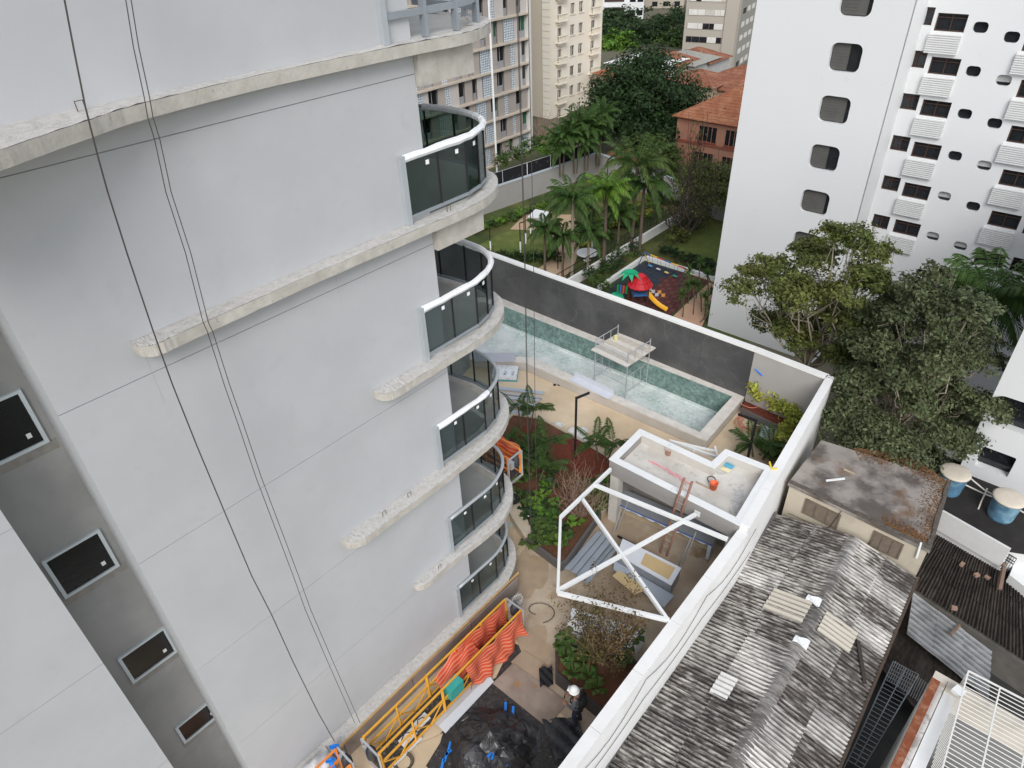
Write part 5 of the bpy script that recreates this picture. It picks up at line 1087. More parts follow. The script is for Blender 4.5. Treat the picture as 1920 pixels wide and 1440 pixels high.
for k in range(15):
    t0 = k*1.0; b = B(); rr = .18
    b.grid(lambda i, j: SH(t0+1.03*j, WR+(i-.5)*.42, ZR+.055-.07*(abs(i-.5)*2)**1.5), 6, 4); part('ridge_cap', b, fib_cap, shed, True)
b = B(); b.beam(SH(-.1, -.17, ZE-.02), SH(15, -.17, ZE-.02), .1, .08); part('gutter', b, M('grimy gutter', (.12, .115, .11), .9, .3, 5), shed)
b = B(); b.beam(SH(-.1, WE+.1, ZE-.02), SH(15, WE+.1, ZE-.02), .08, .08); part('gutter', b, M('rusty edge', (.09, .065, .05), .9, .3, 5), shed)
tw0, tw1 = roofpt(1607, 1205), roofpt(1620, 1285); b = B(); b.beam(SH(tw0[0], tw0[1], rz(tw0[1])+.09), SH(tw1[0], tw1[1], rz(tw1[1])+.09), .1, .06); tag(b.build('timber_plank', M('dark wet timber', (.05, .04, .035), .8, .2)), 'dark timber plank lying on the right slope of the shed roof', 'plank')
for k, (u, v) in enumerate(((1525, 1130), (1500, 1207))):
    tw_ = roofpt(u, v); p = SH(tw_[0], tw_[1], rz(tw_[1])+.1); b = B(); b.grid(lambda i, j: p+ED*(i-.5)*.3+EN*(j-.5)*.42+np.array([0, 0, .05*math.sin(i*4+j*5)+.03]), 6, 6); tag(b.build('white_cover', white_wrap), ['white rag on the shed ridge above the cream sheet', 'pale bent cover on the shed ridge between cream sheets'][k], 'cover')
# --- concrete block house
ZB = 1.6
bh = thing('block_house', 'cream walled house with stained flat concrete roof behind the shed', 'house', gp(1630, 920, ZB)*[1, 1, 0]+[0, 0, -4])
BP = [gp(*q, ZB) for q in ((1478, 905), (1745, 1032), (1784, 902), (1540, 825))]
bpx = [tuple(p[:2]) for p in BP]
flat = M('stained concrete roof', (.30, .27, .245), .95, .2, 1.2, .01, 12, col2=(.115, .10, .09), mix=(.44, .58), mscale=.7, col3=(.15, .08, .04), mix3=(.54, .68), m3scale=.5)
b = B(); b.prism(bpx, ZB-.14, ZB); part('roof_slab', b, flat, bh)
cream = M('cream render', (.50, .44, .345), .9, .1, 1, .004, 15, col2=(.42, .36, .28), mix=(.5, .7), mscale=1.3)
wi = inset(bpx, .06); b = B(); b.prism(wi, -9, ZB-.142); part('wall', b, cream, bh)
ed_ = M('mossy edge', (.11, .095, .08), .95, .35, 8, .02, 20)
for i in (0, 1):
    P_, Q_ = BP[i], BP[i+1]; d = unit(Q_-P_); L_ = np.linalg.norm(Q_-P_); m = int(L_/.45)
    for k in range(m): b = B(); c0_ = P_+d*(L_*k/m); c1_ = P_+d*(L_*(k+1)/m-.01); wallseg(b, c0_, c1_, random.uniform(.10, .16), ZB+.001, ZB+random.uniform(.04, .07), -1 if i == 0 else -1); part('edge_stone', b, ed_, bh)
w0_, w1_ = np.array([*wi[0], 0]), np.array([*wi[1], 0]); wd = unit(w1_-w0_); wnn = np.array([wd[1], -wd[0], 0]); wnn = wnn if wnn@(-w0_) > 0 else -wnn
lou = M('brown louvre', (.16, .125, .095), .7, .2, 5)
for pxs in (((1504, 960), (1570, 988), (1515, 935)), ((1629, 1021), (1684, 1048), (1642, 995))):
    a, c, e_ = [onv(*q, w0_, wd) for q in pxs]; zlo, zhi = a[2], e_[2]; Lw = (c-a)@wd
    b = B(); P0 = lambda s, z, o: a*[1, 1, 0]+wd*s+wnn*o+np.array([0, 0, z])
    for (s0, s1, z0, z1) in ((0, Lw, zlo, zlo+.05), (0, Lw, zhi-.05, zhi), (0, .05, zlo+.051, zhi-.051), (Lw-.05, Lw, zlo+.051, zhi-.051), (Lw/3-.02, Lw/3+.02, zlo+.051, zhi-.051), (Lw*2/3-.02, Lw*2/3+.02, zlo+.051, zhi-.051)):
        b.hexa([P0(s0, z0, .0), P0(s1, z0, .0), P0(s1, z0, .05), P0(s0, z0, .05)], [P0(s0, z1, .0), P0(s1, z1, .0), P0(s1, z1, .05), P0(s0, z1, .05)])
    w = part('window', b, lou, bh)
    for k in range(9): z = zlo+.06+(zhi-zlo-.12)*k/9; b = B(); b.hexa([P0(.052, z, .0), P0(Lw-.052, z, .0), P0(Lw-.052, z-.01, .035), P0(.052, z-.01, .035)], [P0(.052, z+.04, .0), P0(Lw-.052, z+.04, .0), P0(Lw-.052, z+.012, .035), P0(.052, z+.012, .035)]); part('slat', b, lou, w)
b = B(); b.tube([onv(1727, 1018, w0_+wnn*.06, wd), onv(1718, 1046, w0_+wnn*.06, wd)], .035, 6); part('drain_pipe', b, white_paint, bh)
b = B(); b.tube([onv(1478, 962, w0_+wnn*.05, wd), onv(1545, 992, w0_+wnn*.05, wd), onv(1556, 988, w0_+wnn*.05, wd), onv(1580, 955, w0_+wnn*.05, wd)], .012, 4); part('conduit', b, ropem, bh)
for k, (u, v, l, a) in enumerate(((1566, 900, .7, .1), (1592, 885, .4, -.8))):
    p = gp(u, v, ZB+.02); b = B(); b.box(p+[0, 0, .02], (l, .07, .04), a); tag(b.build('loose_batten', white_paint if k == 0 else M('worn timber', (.4, .32, .24))), ['thin white batten lying on the stained concrete roof', 'short worn batten on the stained concrete roof near the leaves'][k], 'batten')
n_ = 5200; pp = []; 
lv_ = [gp(1700, 850, ZB), gp(1780, 905, ZB), gp(1745, 1020, ZB), gp(1660, 990, ZB), gp(1600, 840, ZB)]
for _ in range(n_):
    k = random.randrange(4); a, c = (lv_[0], lv_[1]) if k == 0 else (lv_[1], lv_[2]) if k == 1 else (lv_[2], lv_[3]) if k == 2 else (lv_[0], lv_[4])
    p = a+(c-a)*random.random(); cen = gp(1640, 920, ZB); p = p+(cen-p)*abs(random.gauss(0, .14)); pp.append(p+[0, 0, .012])
pp = np.array(pp); me = leafmesh('litter', pp, np.tile([0, 0, 1.0], (n_, 1)), .05, .6, .15, 1.5); tag(mobj('leaf_litter', me, M('leaf litter', (.15, .075, .035), .95, .1, 1, island=.6)), 'brown fallen leaves along the edges of the stained concrete roof', 'leaves', kind='stuff')
# --- tank house
ZT = -1.0
th = thing('tank_house', 'white house with dark flat roof carrying two blue water tanks', 'house', gp(1830, 930, ZT)*[1, 1, 0]+[0, 0, -4])
TP = [gp(*q, ZT) for q in ((1722, 872), (1742, 834), (1990, 952), (1960, 1040), (1895, 1030), (1768, 958))]
b = B(); b.prism([tuple(p[:2]) for p in TP], ZT-.15, ZT); part('roof_slab', b, M('black bitumen roof', (.026, .023, .022), .8, .3, 2), th)
b = B(); b.prism(inset([tuple(p[:2]) for p in TP], .05), -9, ZT-.152); part('wall', b, M('dull white wall', (.66, .66, .65), .9, .06), th)  # one even off-white for walls and fascia
for (i, j) in ((1, 0), (1, 2)):
    b = B(); wallseg(b, TP[i], TP[j], .16, ZT+.002, ZT+.35, 1); part('parapet', b, wall_white, th)
b = B(); wallseg(b, TP[5], TP[4], .1, ZT-.9, ZT+.06, 1); part('fascia', b, M('dull white wall', (.66, .66, .65)), th)
def tank(u, v, label):
    p = gp(u, v, ZT+1.0); p[2] = ZT; t = thing('water_tank', label, 'water tank', p, 'blue water tanks'); bm_ = M('blue fibreglass', (.10, .22, .34), .5, .25, 3, col2=(.22, .38, .48), mix=(.45, .6), mscale=2)
    b = B(); b.lathe(p+[0, 0, .001], [(.42, 0), (.44, .1), (.50, .9), (.52, .95)], 26); part('body', b, bm_, t, True)
    b = B(); b.lathe(p+[0, 0, .952], [(.55, 0), (.55, .05), (.48, .09), (.25, .1), (.0, .11)], 26); part('lid', b, M('cream tank lid', (.60, .54, .45), .7, .08, 3), t, True); return t
tank(1792, 885, 'blue water tank with cream lid on the dark roof, the left one'); tank(1893, 933, 'blue water tank with cream lid on the dark roof, the right one')
for k, pts in enumerate((((1815, 893), (1845, 918), (1935, 970)), ((1806, 907), (1843, 925), (1870, 935)), ((1851, 916), (1840, 940), (1834, 955)))):
    b = B(); b.tube([gp(*q, ZT+(.75 if k == 0 else .4)-.2*i) for i, q in enumerate(pts)], .03, 6); part('pipe', b, M('pale pvc pipe', (.6, .57, .52), .6, .05), th)
# grille under the tank house
gr = thing('railing', 'black iron railing with red posts below the white fascia', 'railing', gp(1840, 1010, -2))
ga, gb = gp(1768, 975, -1.6), gp(1900, 1058, -1.6)
for k in range(34): t_ = k/33; p = ga+(gb-ga)*t_; b = B(); b.tube([p-[0, 0, .5], p+[0, 0, .3]], .012, 4); part('bar', b, black_metal, gr)
for z in (-.5, .0, .12, .3): b = B(); b.beam(ga+[0, 0, z], gb+[0, 0, z], .025, .03); part('rail', b, black_metal, gr)
for t_ in (.12, .72): p = ga+(gb-ga)*t_; b = B(); b.beam(p-[0, 0, .6], p+[0, 0, .5], .05, .05); part('post', b, M('dark red post', (.14, .03, .03), .7, .2), gr)
# --- dark tiled roof
br = thing('tiled_house', 'low house with dark brown ribbed tile roof right of the shed', 'house', gp(1810, 1090, -1.5)*[1, 1, 0]+[0, 0, -5])
RA, RB, RC, RD = gp(1766, 990, -2.2), gp(1938, 1098, -2.2), gp(1698, 1092, -2.9), gp(1960, 1262, -2.9)
dkt = Mroof('dark roof tile', (.030, .024, .021), (.075, .062, .053), EA+math.pi/2, (2.5, 10), (.4, .7), rnd=.05)
nc = 13
for k in range(nc):
    for r in range(3):
        f = lambda a, c: (RA+(RB-RA)*a)*(1-c)+(RC+(RD-RC)*a)*c
        A_ = f(k/nc, r/3); C_ = f((k+1)/nc, r/3); D_ = f(k/nc, (r+1)/3+.01); dz = np.array([0, 0, .03*(2-r)+random.uniform(0, .01)])
        b = B(); b.corr(A_+dz, C_+dz, D_+dz, 3, .03, 6); part('roof_strip', b, dkt, br)
b = B(); b.prism([tuple(p[:2]) for p in (RA, RB, RD, RC)], -9, -3.1); part('wall', b, M('grimy wall', (.16, .15, .135), .95, .3, 2), br)
for k, (u, v) in enumerate(((1788, 1142), (1830, 1080), (1850, 1085), (1803, 1060))):
    p = gp(u, v, -2.4); b = B(); b.box(p+[0, 0, .06], (.18, .13, .12), random.uniform(0, 3)); tag(b.build('brick', M('worn brick', (.3, .2, .15), .9, .3)), ['pale brick weight on the dark tile roof, nearest the metal awning', 'pale brick weight on the dark tile roof, beside another', 'pale brick weight on the dark tile roof, rightmost', 'pale brick weight on the dark tile roof, farthest up'][k], 'brick')
# metal awning and lower roofs
aw = thing('metal_awning', 'light grey corrugated metal awning below the dark tile roof', 'awning', gp(1775, 1185, -2)*[1, 1, 0]+[0, 0, -2])
A0, A1, A2 = gp(1712, 1112, -2.75), gp(1700, 1190, -3.0), gp(1858, 1222, -2.75)
awm = Mroof('dull zinc', (.33, .345, .36), (.42, .43, .44), EA, (1, 4), (.4, .7), rnd=.06, rough=.5, dirt_shade=.55)  # valleys coloured darker to paint in the shade between the ribs
for k in range(3):
    p = A0+(A2-A0)*(k/3); q = A0+(A2-A0)*((k+1)/3+.01); dz = np.array([0, 0, .02*(k % 2)])
    b = B(); b.corr(p+dz, p+(A1-A0)+dz, q+dz, 8, .05, 8); wave_uv(part('sheet', b, awm, aw), 8)
b = B(); b.beam(gp(1783, 1190, -2.65), gp(1800, 1172, -2.65), .07, .07); tag(b.build('rusty_bar', M('rusty bar', (.2, .13, .09), .9, .3)), 'short rusty bar lying on the metal awning', 'bar')
lr = thing('lean_to_roof', 'low dark ribbed lean-to roof between the shed and the metal awning', 'roof', gp(1750, 1230, -3)*[1, 1, 0]+[0, 0, -4])
l0, l1, l2 = gp(1690, 1100, -3.4), gp(1650, 1250, -3.7), gp(1850, 1270, -3.4)
for k in range(4): p = l0+(l2-l0)*k/4; q = l0+(l2-l0)*((k+1)/4+.01); b = B(); b.corr(p, p+(l1-l0), q, 12, .02, 6); part('sheet', b, dkt, lr)
b = B(); b.prism([xy(*q, -4) for q in ((1640, 1080), (1960, 1150), (1960, 1500), (1550, 1500))], -9, -4.4); tag(b.build('rear_yard', M('dark yard', (.045, .045, .042), .9, .3, 1)), None, None, None, 'structure')
gl = thing('security_grille', 'dark steel security grille over the narrow yard right of the shed', 'grille', gp(1640, 1330, -2))
g0, g1, g2, g3 = gp(1675, 1240, -1.6), gp(1590, 1425, -1.6), gp(1745, 1275, -1.6), gp(1600, 1445, -1.6)
for k in range(26): t_ = k/25; b = B(); p = g0+(g1-g0)*t_; q = p+EN*(.75-.35*t_); b.tube([p-[0, 0, .9], p, q], .012, 4); part('bar', b, metal_grey, gl)
for t_ in (0, .5, 1): b = B(); b.tube([g0+EN*(.75*t_), g1+EN*(.4*t_)], .015, 4); part('rail', b, metal_grey, gl)
for k in range(16): t_ = k/15; b = B(); p = gp(1678, 1243, -1.6)+(gp(1738, 1285, -1.6)-gp(1678, 1243, -1.6))*t_; b.tube([p+[0, 0, .1], p-ED*.35-[0, 0, .5]], .012, 4); part('bar', b, M('pale bar', (.4, .4, .4), .6, .05), gl)
# --- white house with rusty coping and white grid
wh = thing('white_house', 'weathered white house with rusty gutter coping at the lower right corner', 'house', gp(1740, 1400, 0)*[1, 1, 0]+[0, 0, -4])
zq = 1.2
h0, h1 = gp(1752, 1262, zq), gp(1640, 1500, zq); hd_ = unit(h1-h0); hn = np.array([hd_[1], -hd_[0], 0]); hn = hn if hn[0] > 0 else -hn
stain = M('peeling white render', (.72, .71, .68), .9, .08, 2, .004, 15, col2=(.45, .43, .40), mix=(.55, .64), mscale=2.2, col3=(.3, .28, .26), mix3=(.62, .7), m3scale=5)
b = B(); wallseg(b, h0, h1, .35, -9, zq-.1, -1 if np.array([hd_[1], -hd_[0], 0])@hn < 0 else 1); part('wall', b, stain, wh)
b = B(); wallseg(b, h0+hn*.0, h1+hn*.0, .2, zq-.098, zq+.08, -1 if np.array([hd_[1], -hd_[0], 0])@hn < 0 else 1); part('rusty_coping', b, M('rusty coping', (.24, .075, .035), .9, .35, 5, .01, 20, col2=(.36, .17, .1), mix=(.5, .65), mscale=4), wh)
b = B(); wallseg(b, h0+hn*.36, h1+hn*.36, .3, -9, zq-.18, -1 if np.array([hd_[1], -hd_[0], 0])@hn < 0 else 1); part('inner_wall', b, white_paint, wh)
e0 = h0-hd_*.02; e1 = e0+hn*1.25+hd_*.0
b = B(); wallseg(b, e0, e0+hn*4.5, .25, .35, zq+.1, 1 if np.array([hn[1], -hn[0], 0])@hd_ > 0 else -1); part('end_wall', b, M('cream top', (.62, .57, .49), .85, .08), wh)
b = B(); wallseg(b, e0, e0+hn*4.5, .24, -9, .348, 1 if np.array([hn[1], -hn[0], 0])@hd_ > 0 else -1); part('end_wall_base', b, M('grey tiled wall', (.22, .215, .21), .8, .15, 3), wh)
b = B(); b.prism([tuple((h0+hn*.67)[:2]), tuple((h1+hn*.67)[:2]), tuple((h1+hn*6)[:2]), tuple((h0+hn*6)[:2])], -9, -1.9); part('patio_floor', b, M('patio grey', (.13, .125, .12), .9, .15, 1.5), wh)
for (s0, s1, o0, o1, z1, mt) in ((1.0, 2.6, 1.3, 1.9, -1.2, dark), (1.2, 1.6, 2.0, 2.5, -1.5, M('dusty red', (.2, .1, .08))), (2.0, 3.0, 2.6, 3.1, -1.3, dark)):
    b = B(); b.prism([tuple((h0+hd_*a+hn*c)[:2]) for a, c in ((s0, o0), (s1, o0), (s1, o1), (s0, o1))], -1.9, z1); part('patio_box', b, mt, wh)
b = B(); b.box(h0+hn*.62+hd_*.35+[0, 0, .25], (.25, .25, .12), .5); part('white_box', b, white_paint, wh)
loops = B(); 
for k in range(60): c = h0+hd_*(.05*k+.2)+hn*.34; loops.tube([c+hd_*.06*math.cos(a)+np.array([0, 0, zq+.0-1.1+.0+.1*math.sin(a)])*[0, 0, 1]+[0, 0, -.0] for a in np.linspace(0, 6.28, 8)], .005, 3, caps=False)
o_ = loops.build('razor_wire', ropem, wh); o_['kind'] = 'stuff'
gg = thing('white_grid', 'white steel bar grid covering the patio of the white house', 'grid', gp(1850, 1380, zq)); gw = M('white bar', (.75, .74, .71), .6, .05)
G0, G1, G2 = gp(1816, 1258, zq+.3), gp(1762, 1460, zq+.3), gp(1945, 1325, zq+.3)
nb = 27
for k in range(nb): t_ = k/(nb-1); b = B(); p = G0+(G1-G0)*t_; b.tube([p, p+(G2-G0)], .012, 5); part('bar', b, gw, gg)
for t_ in (0, .47, .94): b = B(); p = G0+(G2-G0)*t_; b.beam(p, p+(G1-G0), .035, .035); part('rail', b, gw, gg)
b = B(); b.beam(G0, G2, .04, .04); part('rail', b, gw, gg)
for k in range(24): t_ = k/23; b = B(); p = G0+(G1-G0)*t_; b.tube([p, p-[0, 0, 1.5]], .011, 4); part('side_bar', b, gw, gg)
# white corner building at the right edge
b = B(); cb_ = [gp(*q, -1.9) for q in ((1893, 1078), (1912, 1032), (1990, 1075), (1960, 1130))]; b.prism([tuple(p[:2]) for p in cb_], -9, -1.9); tag(b.build('annex', white_paint), 'white annex corner at the right picture edge', 'annex')
b = B(); b.tube([gp(1880, 1062, -1.8), gp(1925, 990, -1.8)], .06, 6); b.tube([gp(1874, 1105, -2.1), gp(1882, 1065, -1.8)], .08, 6); tag(b.build('roof_gutter', M('brown gutter', (.2, .13, .1), .8, .2)), 'brown roof gutter beside the white annex', 'gutter')
# ================================================================== white tower
def holewall(P, d, n, s0, s1, z0, z1, holes, depth=.3):
    """wall skin on the plane P + d*s, normal n, with (s, z, w, h, r) openings and their reveals"""
    b = B(); S = sorted({s0, s1, *[h[0]-h[2]/2 for h in holes], *[h[0]+h[2]/2 for h in holes]}); Z = sorted({z0, z1, *[h[1]-h[3]/2 for h in holes], *[h[1]+h[3]/2 for h in holes]})
    S = [x for x in S if s0 <= x <= s1]; Z = [x for x in Z if z0 <= x <= z1]; P = np.array(P, float)*[1, 1, 0]
    Q = lambda s, z, o=0: P+d*s+np.array([0, 0, z])-n*o
    for i in range(len(S)-1):
        run = None
        for j in range(len(Z)-1):
            cs, cz = (S[i]+S[i+1])/2, (Z[j]+Z[j+1])/2
            if any(abs(cs-h[0]) < h[2]/2 and abs(cz-h[1]) < h[3]/2 for h in holes):
                if run is not None: b.quad(Q(S[i], run), Q(S[i+1], run), Q(S[i+1], Z[j]), Q(S[i], Z[j])); run = None
            elif run is None: run = Z[j]
        if run is not None: b.quad(Q(S[i], run), Q(S[i+1], run), Q(S[i+1], Z[-1]), Q(S[i], Z[-1]))
    for (s, z, w, h, r) in holes:
        pts = []
        for (cx, cz, a0) in ((s+w/2-r, z+h/2-r, 0), (s-w/2+r, z+h/2-r, 90), (s-w/2+r, z-h/2+r, 180), (s+w/2-r, z-h/2+r, 270)):
            for k in range(5 if r > 0 else 1): a = math.radians(a0+22.5*k); pts.append((cx+r*math.cos(a), cz+r*math.sin(a)))
        m = len(pts)
        for k in range(m): p, q = pts[k], pts[(k+1) % m]; b.quad(Q(*p), Q(*q), Q(*q, depth), Q(*p, depth))
        if r > 0:
            for c, (cx, cz) in enumerate(((s+w/2, z+h/2), (s-w/2, z+h/2), (s-w/2, z-h/2), (s+w/2, z-h/2))):
                for k in range(4): p, q = pts[c*5+k], pts[c*5+k+1]; b.add([Q(cx, cz), Q(*p), Q(*q)], [(0, 1, 2)])
    return b
def flatbox(P, d, n, s0, s1, z0, z1, o0, o1):
    P = np.array(P, float)*[1, 1, 0]; Q = lambda s, z, o: P+d*s+np.array([0, 0, z])+n*o; b = B()
    return b.hexa([Q(s0, z0, o0), Q(s1, z0, o0), Q(s1, z0, o1), Q(s0, z0, o1)], [Q(s0, z1, o0), Q(s1, z1, o0), Q(s1, z1, o1), Q(s0, z1, o1)])
tower_w = M('tower white paint', (.68, .685, .685), .7, .03, .3, .002, 10, col2=(.67, .672, .668), mix=(.5, .75), mscale=.3, col3=(.6, .595, .58), mix3=(.68, .8), m3scale=1.1)
brown_fr = M('brown window frame', (.055, .03, .022), .6, .1)
blind = M('grey blind', (.10, .097, .09), .7, .1, 2)
pane_ref = M('window glass', (.015, .017, .02), .08, .3, 1.5, spec=.6)
TL = np.array([15.5, 45.7, 0]); TN = DN
tw = thing('white_tower', 'tall white tower block with rounded windows and louvred boxes', 'tower', TL+DU*8-TN*6+[0, 0, ZN])
sS = lambda u, v, P=TL, D=DU: ((onv(u, v, P, D)-P)@D, onv(u, v, P, D)[2])
Eg = onv(1655, 230, TL, DU); sE = float((Eg-TL)@DU)
# front slab with a column of big rounded windows
zs = [2.4-2.86*k for k in range(3, -5, -1)]; holes = []
for k in range(9):
    z = 13.6-2.82*k; s = 5.7+.05*k; holes.append((s, z, 1.75, 1.5, .38))
part('front_wall', holewall(TL, DU, TN, 0, sE, ZN, 26, [h for h in holes if h[1] > ZN+2]+[(5.7, 16.42, 1.75, 1.5, .38), (5.7, 19.24, 1.75, 1.5, .38)]), tower_w, tw)
for i, h in enumerate(holes):
    s, z, w, hh, r = h
    if z < ZN+2: continue
    wd_ = part('window', flatbox(TL, DU, TN, s-w/2, s+w/2, z-hh/2, z+hh/2, -.33, -.30), pane_ref, tw)
    part('shutter', flatbox(TL, DU, TN, s-w/2+.05, s-w/2+(1.0 if i % 2 else 1.45), z-hh/2+.05, z+hh/2-.05, -.296, -.24), blind, wd_)
    for k in range(8): part('shutter_slat', flatbox(TL, DU, TN, s-w/2+.06, s-w/2+.98, z-hh/2+.1+.165*k, z-hh/2+.18+.165*k, -.238, -.222), blind, wd_)
part('front_core', flatbox(TL, DU, TN, .01, sE-.01, ZN, 26, -12, -.34), tower_w, tw)
for k in range(5): part('wall_groove', flatbox(TL, DU, TN, .1, sE-.3, 15.1-2.82*k, 15.13-2.82*k, -.002, .004), M('tower groove', (.7, .7, .69), .8, .05), tw)
# side return with slot windows
LS = 2.6
P1 = Eg*[1, 1, 0]
sh_ = []
for k in range(8):
    for q in (1.6, 2.6, 3.3): sh_.append((q*.68, 12.4-2.75*k, .22, 1.4, .1))
part('side_wall', holewall(P1, FU, DU, .25, LS, ZN, 26, [h for h in sh_ if h[1] > ZN+2]), tower_w, tw)
for h in sh_:
    if h[1] > ZN+2: part('slot_pane', flatbox(P1, FU, DU, h[0]-.12, h[0]+.12, h[1]-.76, h[1]+.76, -.33, -.3), blind, tw)
b = B()   # rounded corner between front and side
for k in range(6):
    a0, a1 = math.pi/2*k/6, math.pi/2*(k+1)/6; c = P1-TN*.0-DU*.25+FU*.25
    f = lambda a: P1-DU*.25+FU*.25+TN*.25*math.cos(a)+DU*.25*math.sin(a)
    p, q = f(a0), f(a1); b.quad([p[0], p[1], ZN], [q[0], q[1], ZN], [q[0], q[1], 26], [p[0], p[1], 26])
# second face
P2 = P1+FU*LS
sp = lambda u, v: sS(u/3+1280, v/3, P2)
HW = []; KIND = []
def addw(lst, w, h, r, kind, ds=0.0):
    for (u, v) in lst:
        s, z = sp(u, v); HW.append((round(s+ds, 3), round(z, 3), w, h, r)); KIND.append(kind)
addw(((1355, 90), (1315, 333), (1272, 573), (1222, 808), (1170, 1033), (1112, 1248)), 1.0, 0.88, 0, 'A')
addw(((1508, 128), (1470, 374), (1420, 613), (1368, 850), (1312, 1078), (1258, 1285)), 1.5, 0.88, 0, 'B')
addw(((1675, 155), (1633, 402), (1585, 642), (1530, 878), (1470, 1105), (1405, 1330), (1345, 1540)), .72, .54, .21, 'O')
addw(((1850, 210), (1805, 453), (1753, 695), (1695, 932), (1632, 1162), (1560, 1385)), .72, .54, .21, 'O')
addw(((1985, 240), (1950, 505), (1893, 760), (1845, 1005), (1780, 1235), (1700, 1450)), 1.5, 0.88, 0, 'B', .25)
addw(((2110, 300), (2070, 560), (2010, 800), (1960, 1045), (1905, 1270), (1830, 1480)), 1.0, 0.88, 0, 'A', .65)
HWc = []
for h in HW:
    if all(abs(h[0]-g_[0]) > (h[2]+g_[2])/2 or abs(h[1]-g_[1]) > (h[3]+g_[3])/2 for g_ in HWc): HWc.append(h)
part('rear_face', holewall(P2, DU, TN, -1.0, 24, ZN, 26, HWc, .2), tower_w, tw)
part('rear_core', flatbox(P2, DU, TN, -1.0, 24, ZN, 26, -10, -.26), tower_w, tw)
lv_w = M('white louvre', (.7, .7, .69), .6, .03)
for h, kd_ in zip(HW, KIND):
    s, z, w, hh, r = h
    g = part('window', flatbox(P2, DU, TN, s-w/2, s+w/2, z-hh/2, z+hh/2, -.23, -.2), pane_ref, tw)
    if kd_ in 'AB':
        for (a, c, e_, f) in ((s-w/2, s+w/2, z-hh/2, z-hh/2+.07), (s-w/2, s+w/2, z+hh/2-.07, z+hh/2), (s-w/2, s-w/2+.07, z-hh/2+.071, z+hh/2-.071), (s+w/2-.07, s+w/2, z-hh/2+.071, z+hh/2-.071), (s-.03, s+.03, z-hh/2+.071, z+hh/2-.071), (s-w/2+.071, s+w/2-.071, z+.2, z+.24)):
            part('frame', flatbox(P2, DU, TN, a, c, e_, f, -.198, -.12), brown_fr, g)
    if kd_ == 'O' and random.random() < .5: part('blind', flatbox(P2, DU, TN, s-w/2, s+w/2, z-.1, z+hh/2, -.198, -.18), M('pale blind', (.4, .4, .39), .7, .1), g)
    if kd_ == 'B':
        bx_ = part('louvre_box', flatbox(P2, DU, TN, s-w/2-.1, s+w/2, z-hh/2-1.08, z-hh/2-.06, .0, .16), lv_w, tw)
        for k in range(9): zz = z-hh/2-1.06+.112*k; part('slat', flatbox(P2, DU, TN, s-w/2-.12, s+w/2+.02, zz, zz+.06, .16, .24), lv_w, bx_)
# near wing at the right edge
CW = gp(1812, 848, 0); CW[2] = 0
wing_h = [(sS(1905, 780, CW)[0], sS(1905, 780, CW)[1], 1.7, 1.3, .3), (sS(1866, 866, CW)[0], sS(1866, 866, CW)[1], 1.15, 1.0, .08), (sS(1918, 712, CW)[0]+.6, sS(1918, 712, CW)[1]+.6, 1.5, 1.2, .3)]
part('wing_front', holewall(CW, DU, TN, 0, 14, ZN, 7.5, wing_h[:2], .35), tower_w, tw)
for h in wing_h[:2]: part('window', flatbox(CW, DU, TN, h[0]-h[2]/2, h[0]+h[2]/2, h[1]-h[3]/2, h[1]+h[3]/2, -.4, -.36), pane_ref, tw)
part('wing_core', flatbox(CW, DU, TN, 0.0, 14, ZN, 7.5, -20, -.41), tower_w, tw)
part('wing_edge', flatbox(CW, DU, TN, 0.0, .02, ZN, 7.5, -.41, -.001), tower_w, tw)
# ================================================================== gardens
grass_dk = M('dark garden grass', (.055, .075, .022), .95, .3, .6, .02, 8, col2=(.11, .115, .035), mix=(.45, .6), mscale=.25)  # darker mottled grass under the whole garden
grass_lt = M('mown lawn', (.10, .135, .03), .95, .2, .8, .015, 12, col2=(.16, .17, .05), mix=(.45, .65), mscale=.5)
pave = M('tan paving', (.50, .36, .235), .9, .1, 1.0, .003, 8)
def patch(name, px, z, mat, t=.03):
    b = B(); b.prism([xy(*q, z) for q in px], z-.05, z+t); return struct(b.build(name, mat))
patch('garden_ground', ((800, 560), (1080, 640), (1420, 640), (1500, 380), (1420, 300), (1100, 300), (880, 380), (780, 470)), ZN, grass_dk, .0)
patch('lawn', ((1245, 470), (1360, 515), (1400, 400), (1365, 385), (1290, 440)), ZN, grass_lt, .02)
patch('lawn', ((880, 470), (930, 442), (960, 432), (1000, 434), (1032, 443), (1045, 458), (1036, 480), (1010, 496), (960, 500), (900, 490)), ZN, grass_lt, .02)
patch('garden_path', ((957, 430), (984, 403), (1075, 403), (1085, 430), (1086, 470), (1075, 500), (1045, 540), (960, 535), (1012, 502), (1040, 482), (1049, 458), (1034, 441), (1000, 432)), ZN, pave, .04)
patch('side_path', ((1310, 625), (1255, 600), (1330, 530), (1350, 540)), ZN, M('pink paving', (.52, .33, .22), .9, .1, 1), .03)
patch('side_path', ((1256, 494), (1340, 522), (1338, 530), (1252, 500)), ZN, pave, .05)
patch('rear_lawn', ((1180, 400), (1290, 400), (1330, 360), (1210, 330), (1120, 340), (1100, 380)), ZN, M('dry lawn', (.13, .14, .045), .95, .3, .6, .02, 8, col2=(.2, .14, .06), mix=(.5, .65), mscale=.3), .01)
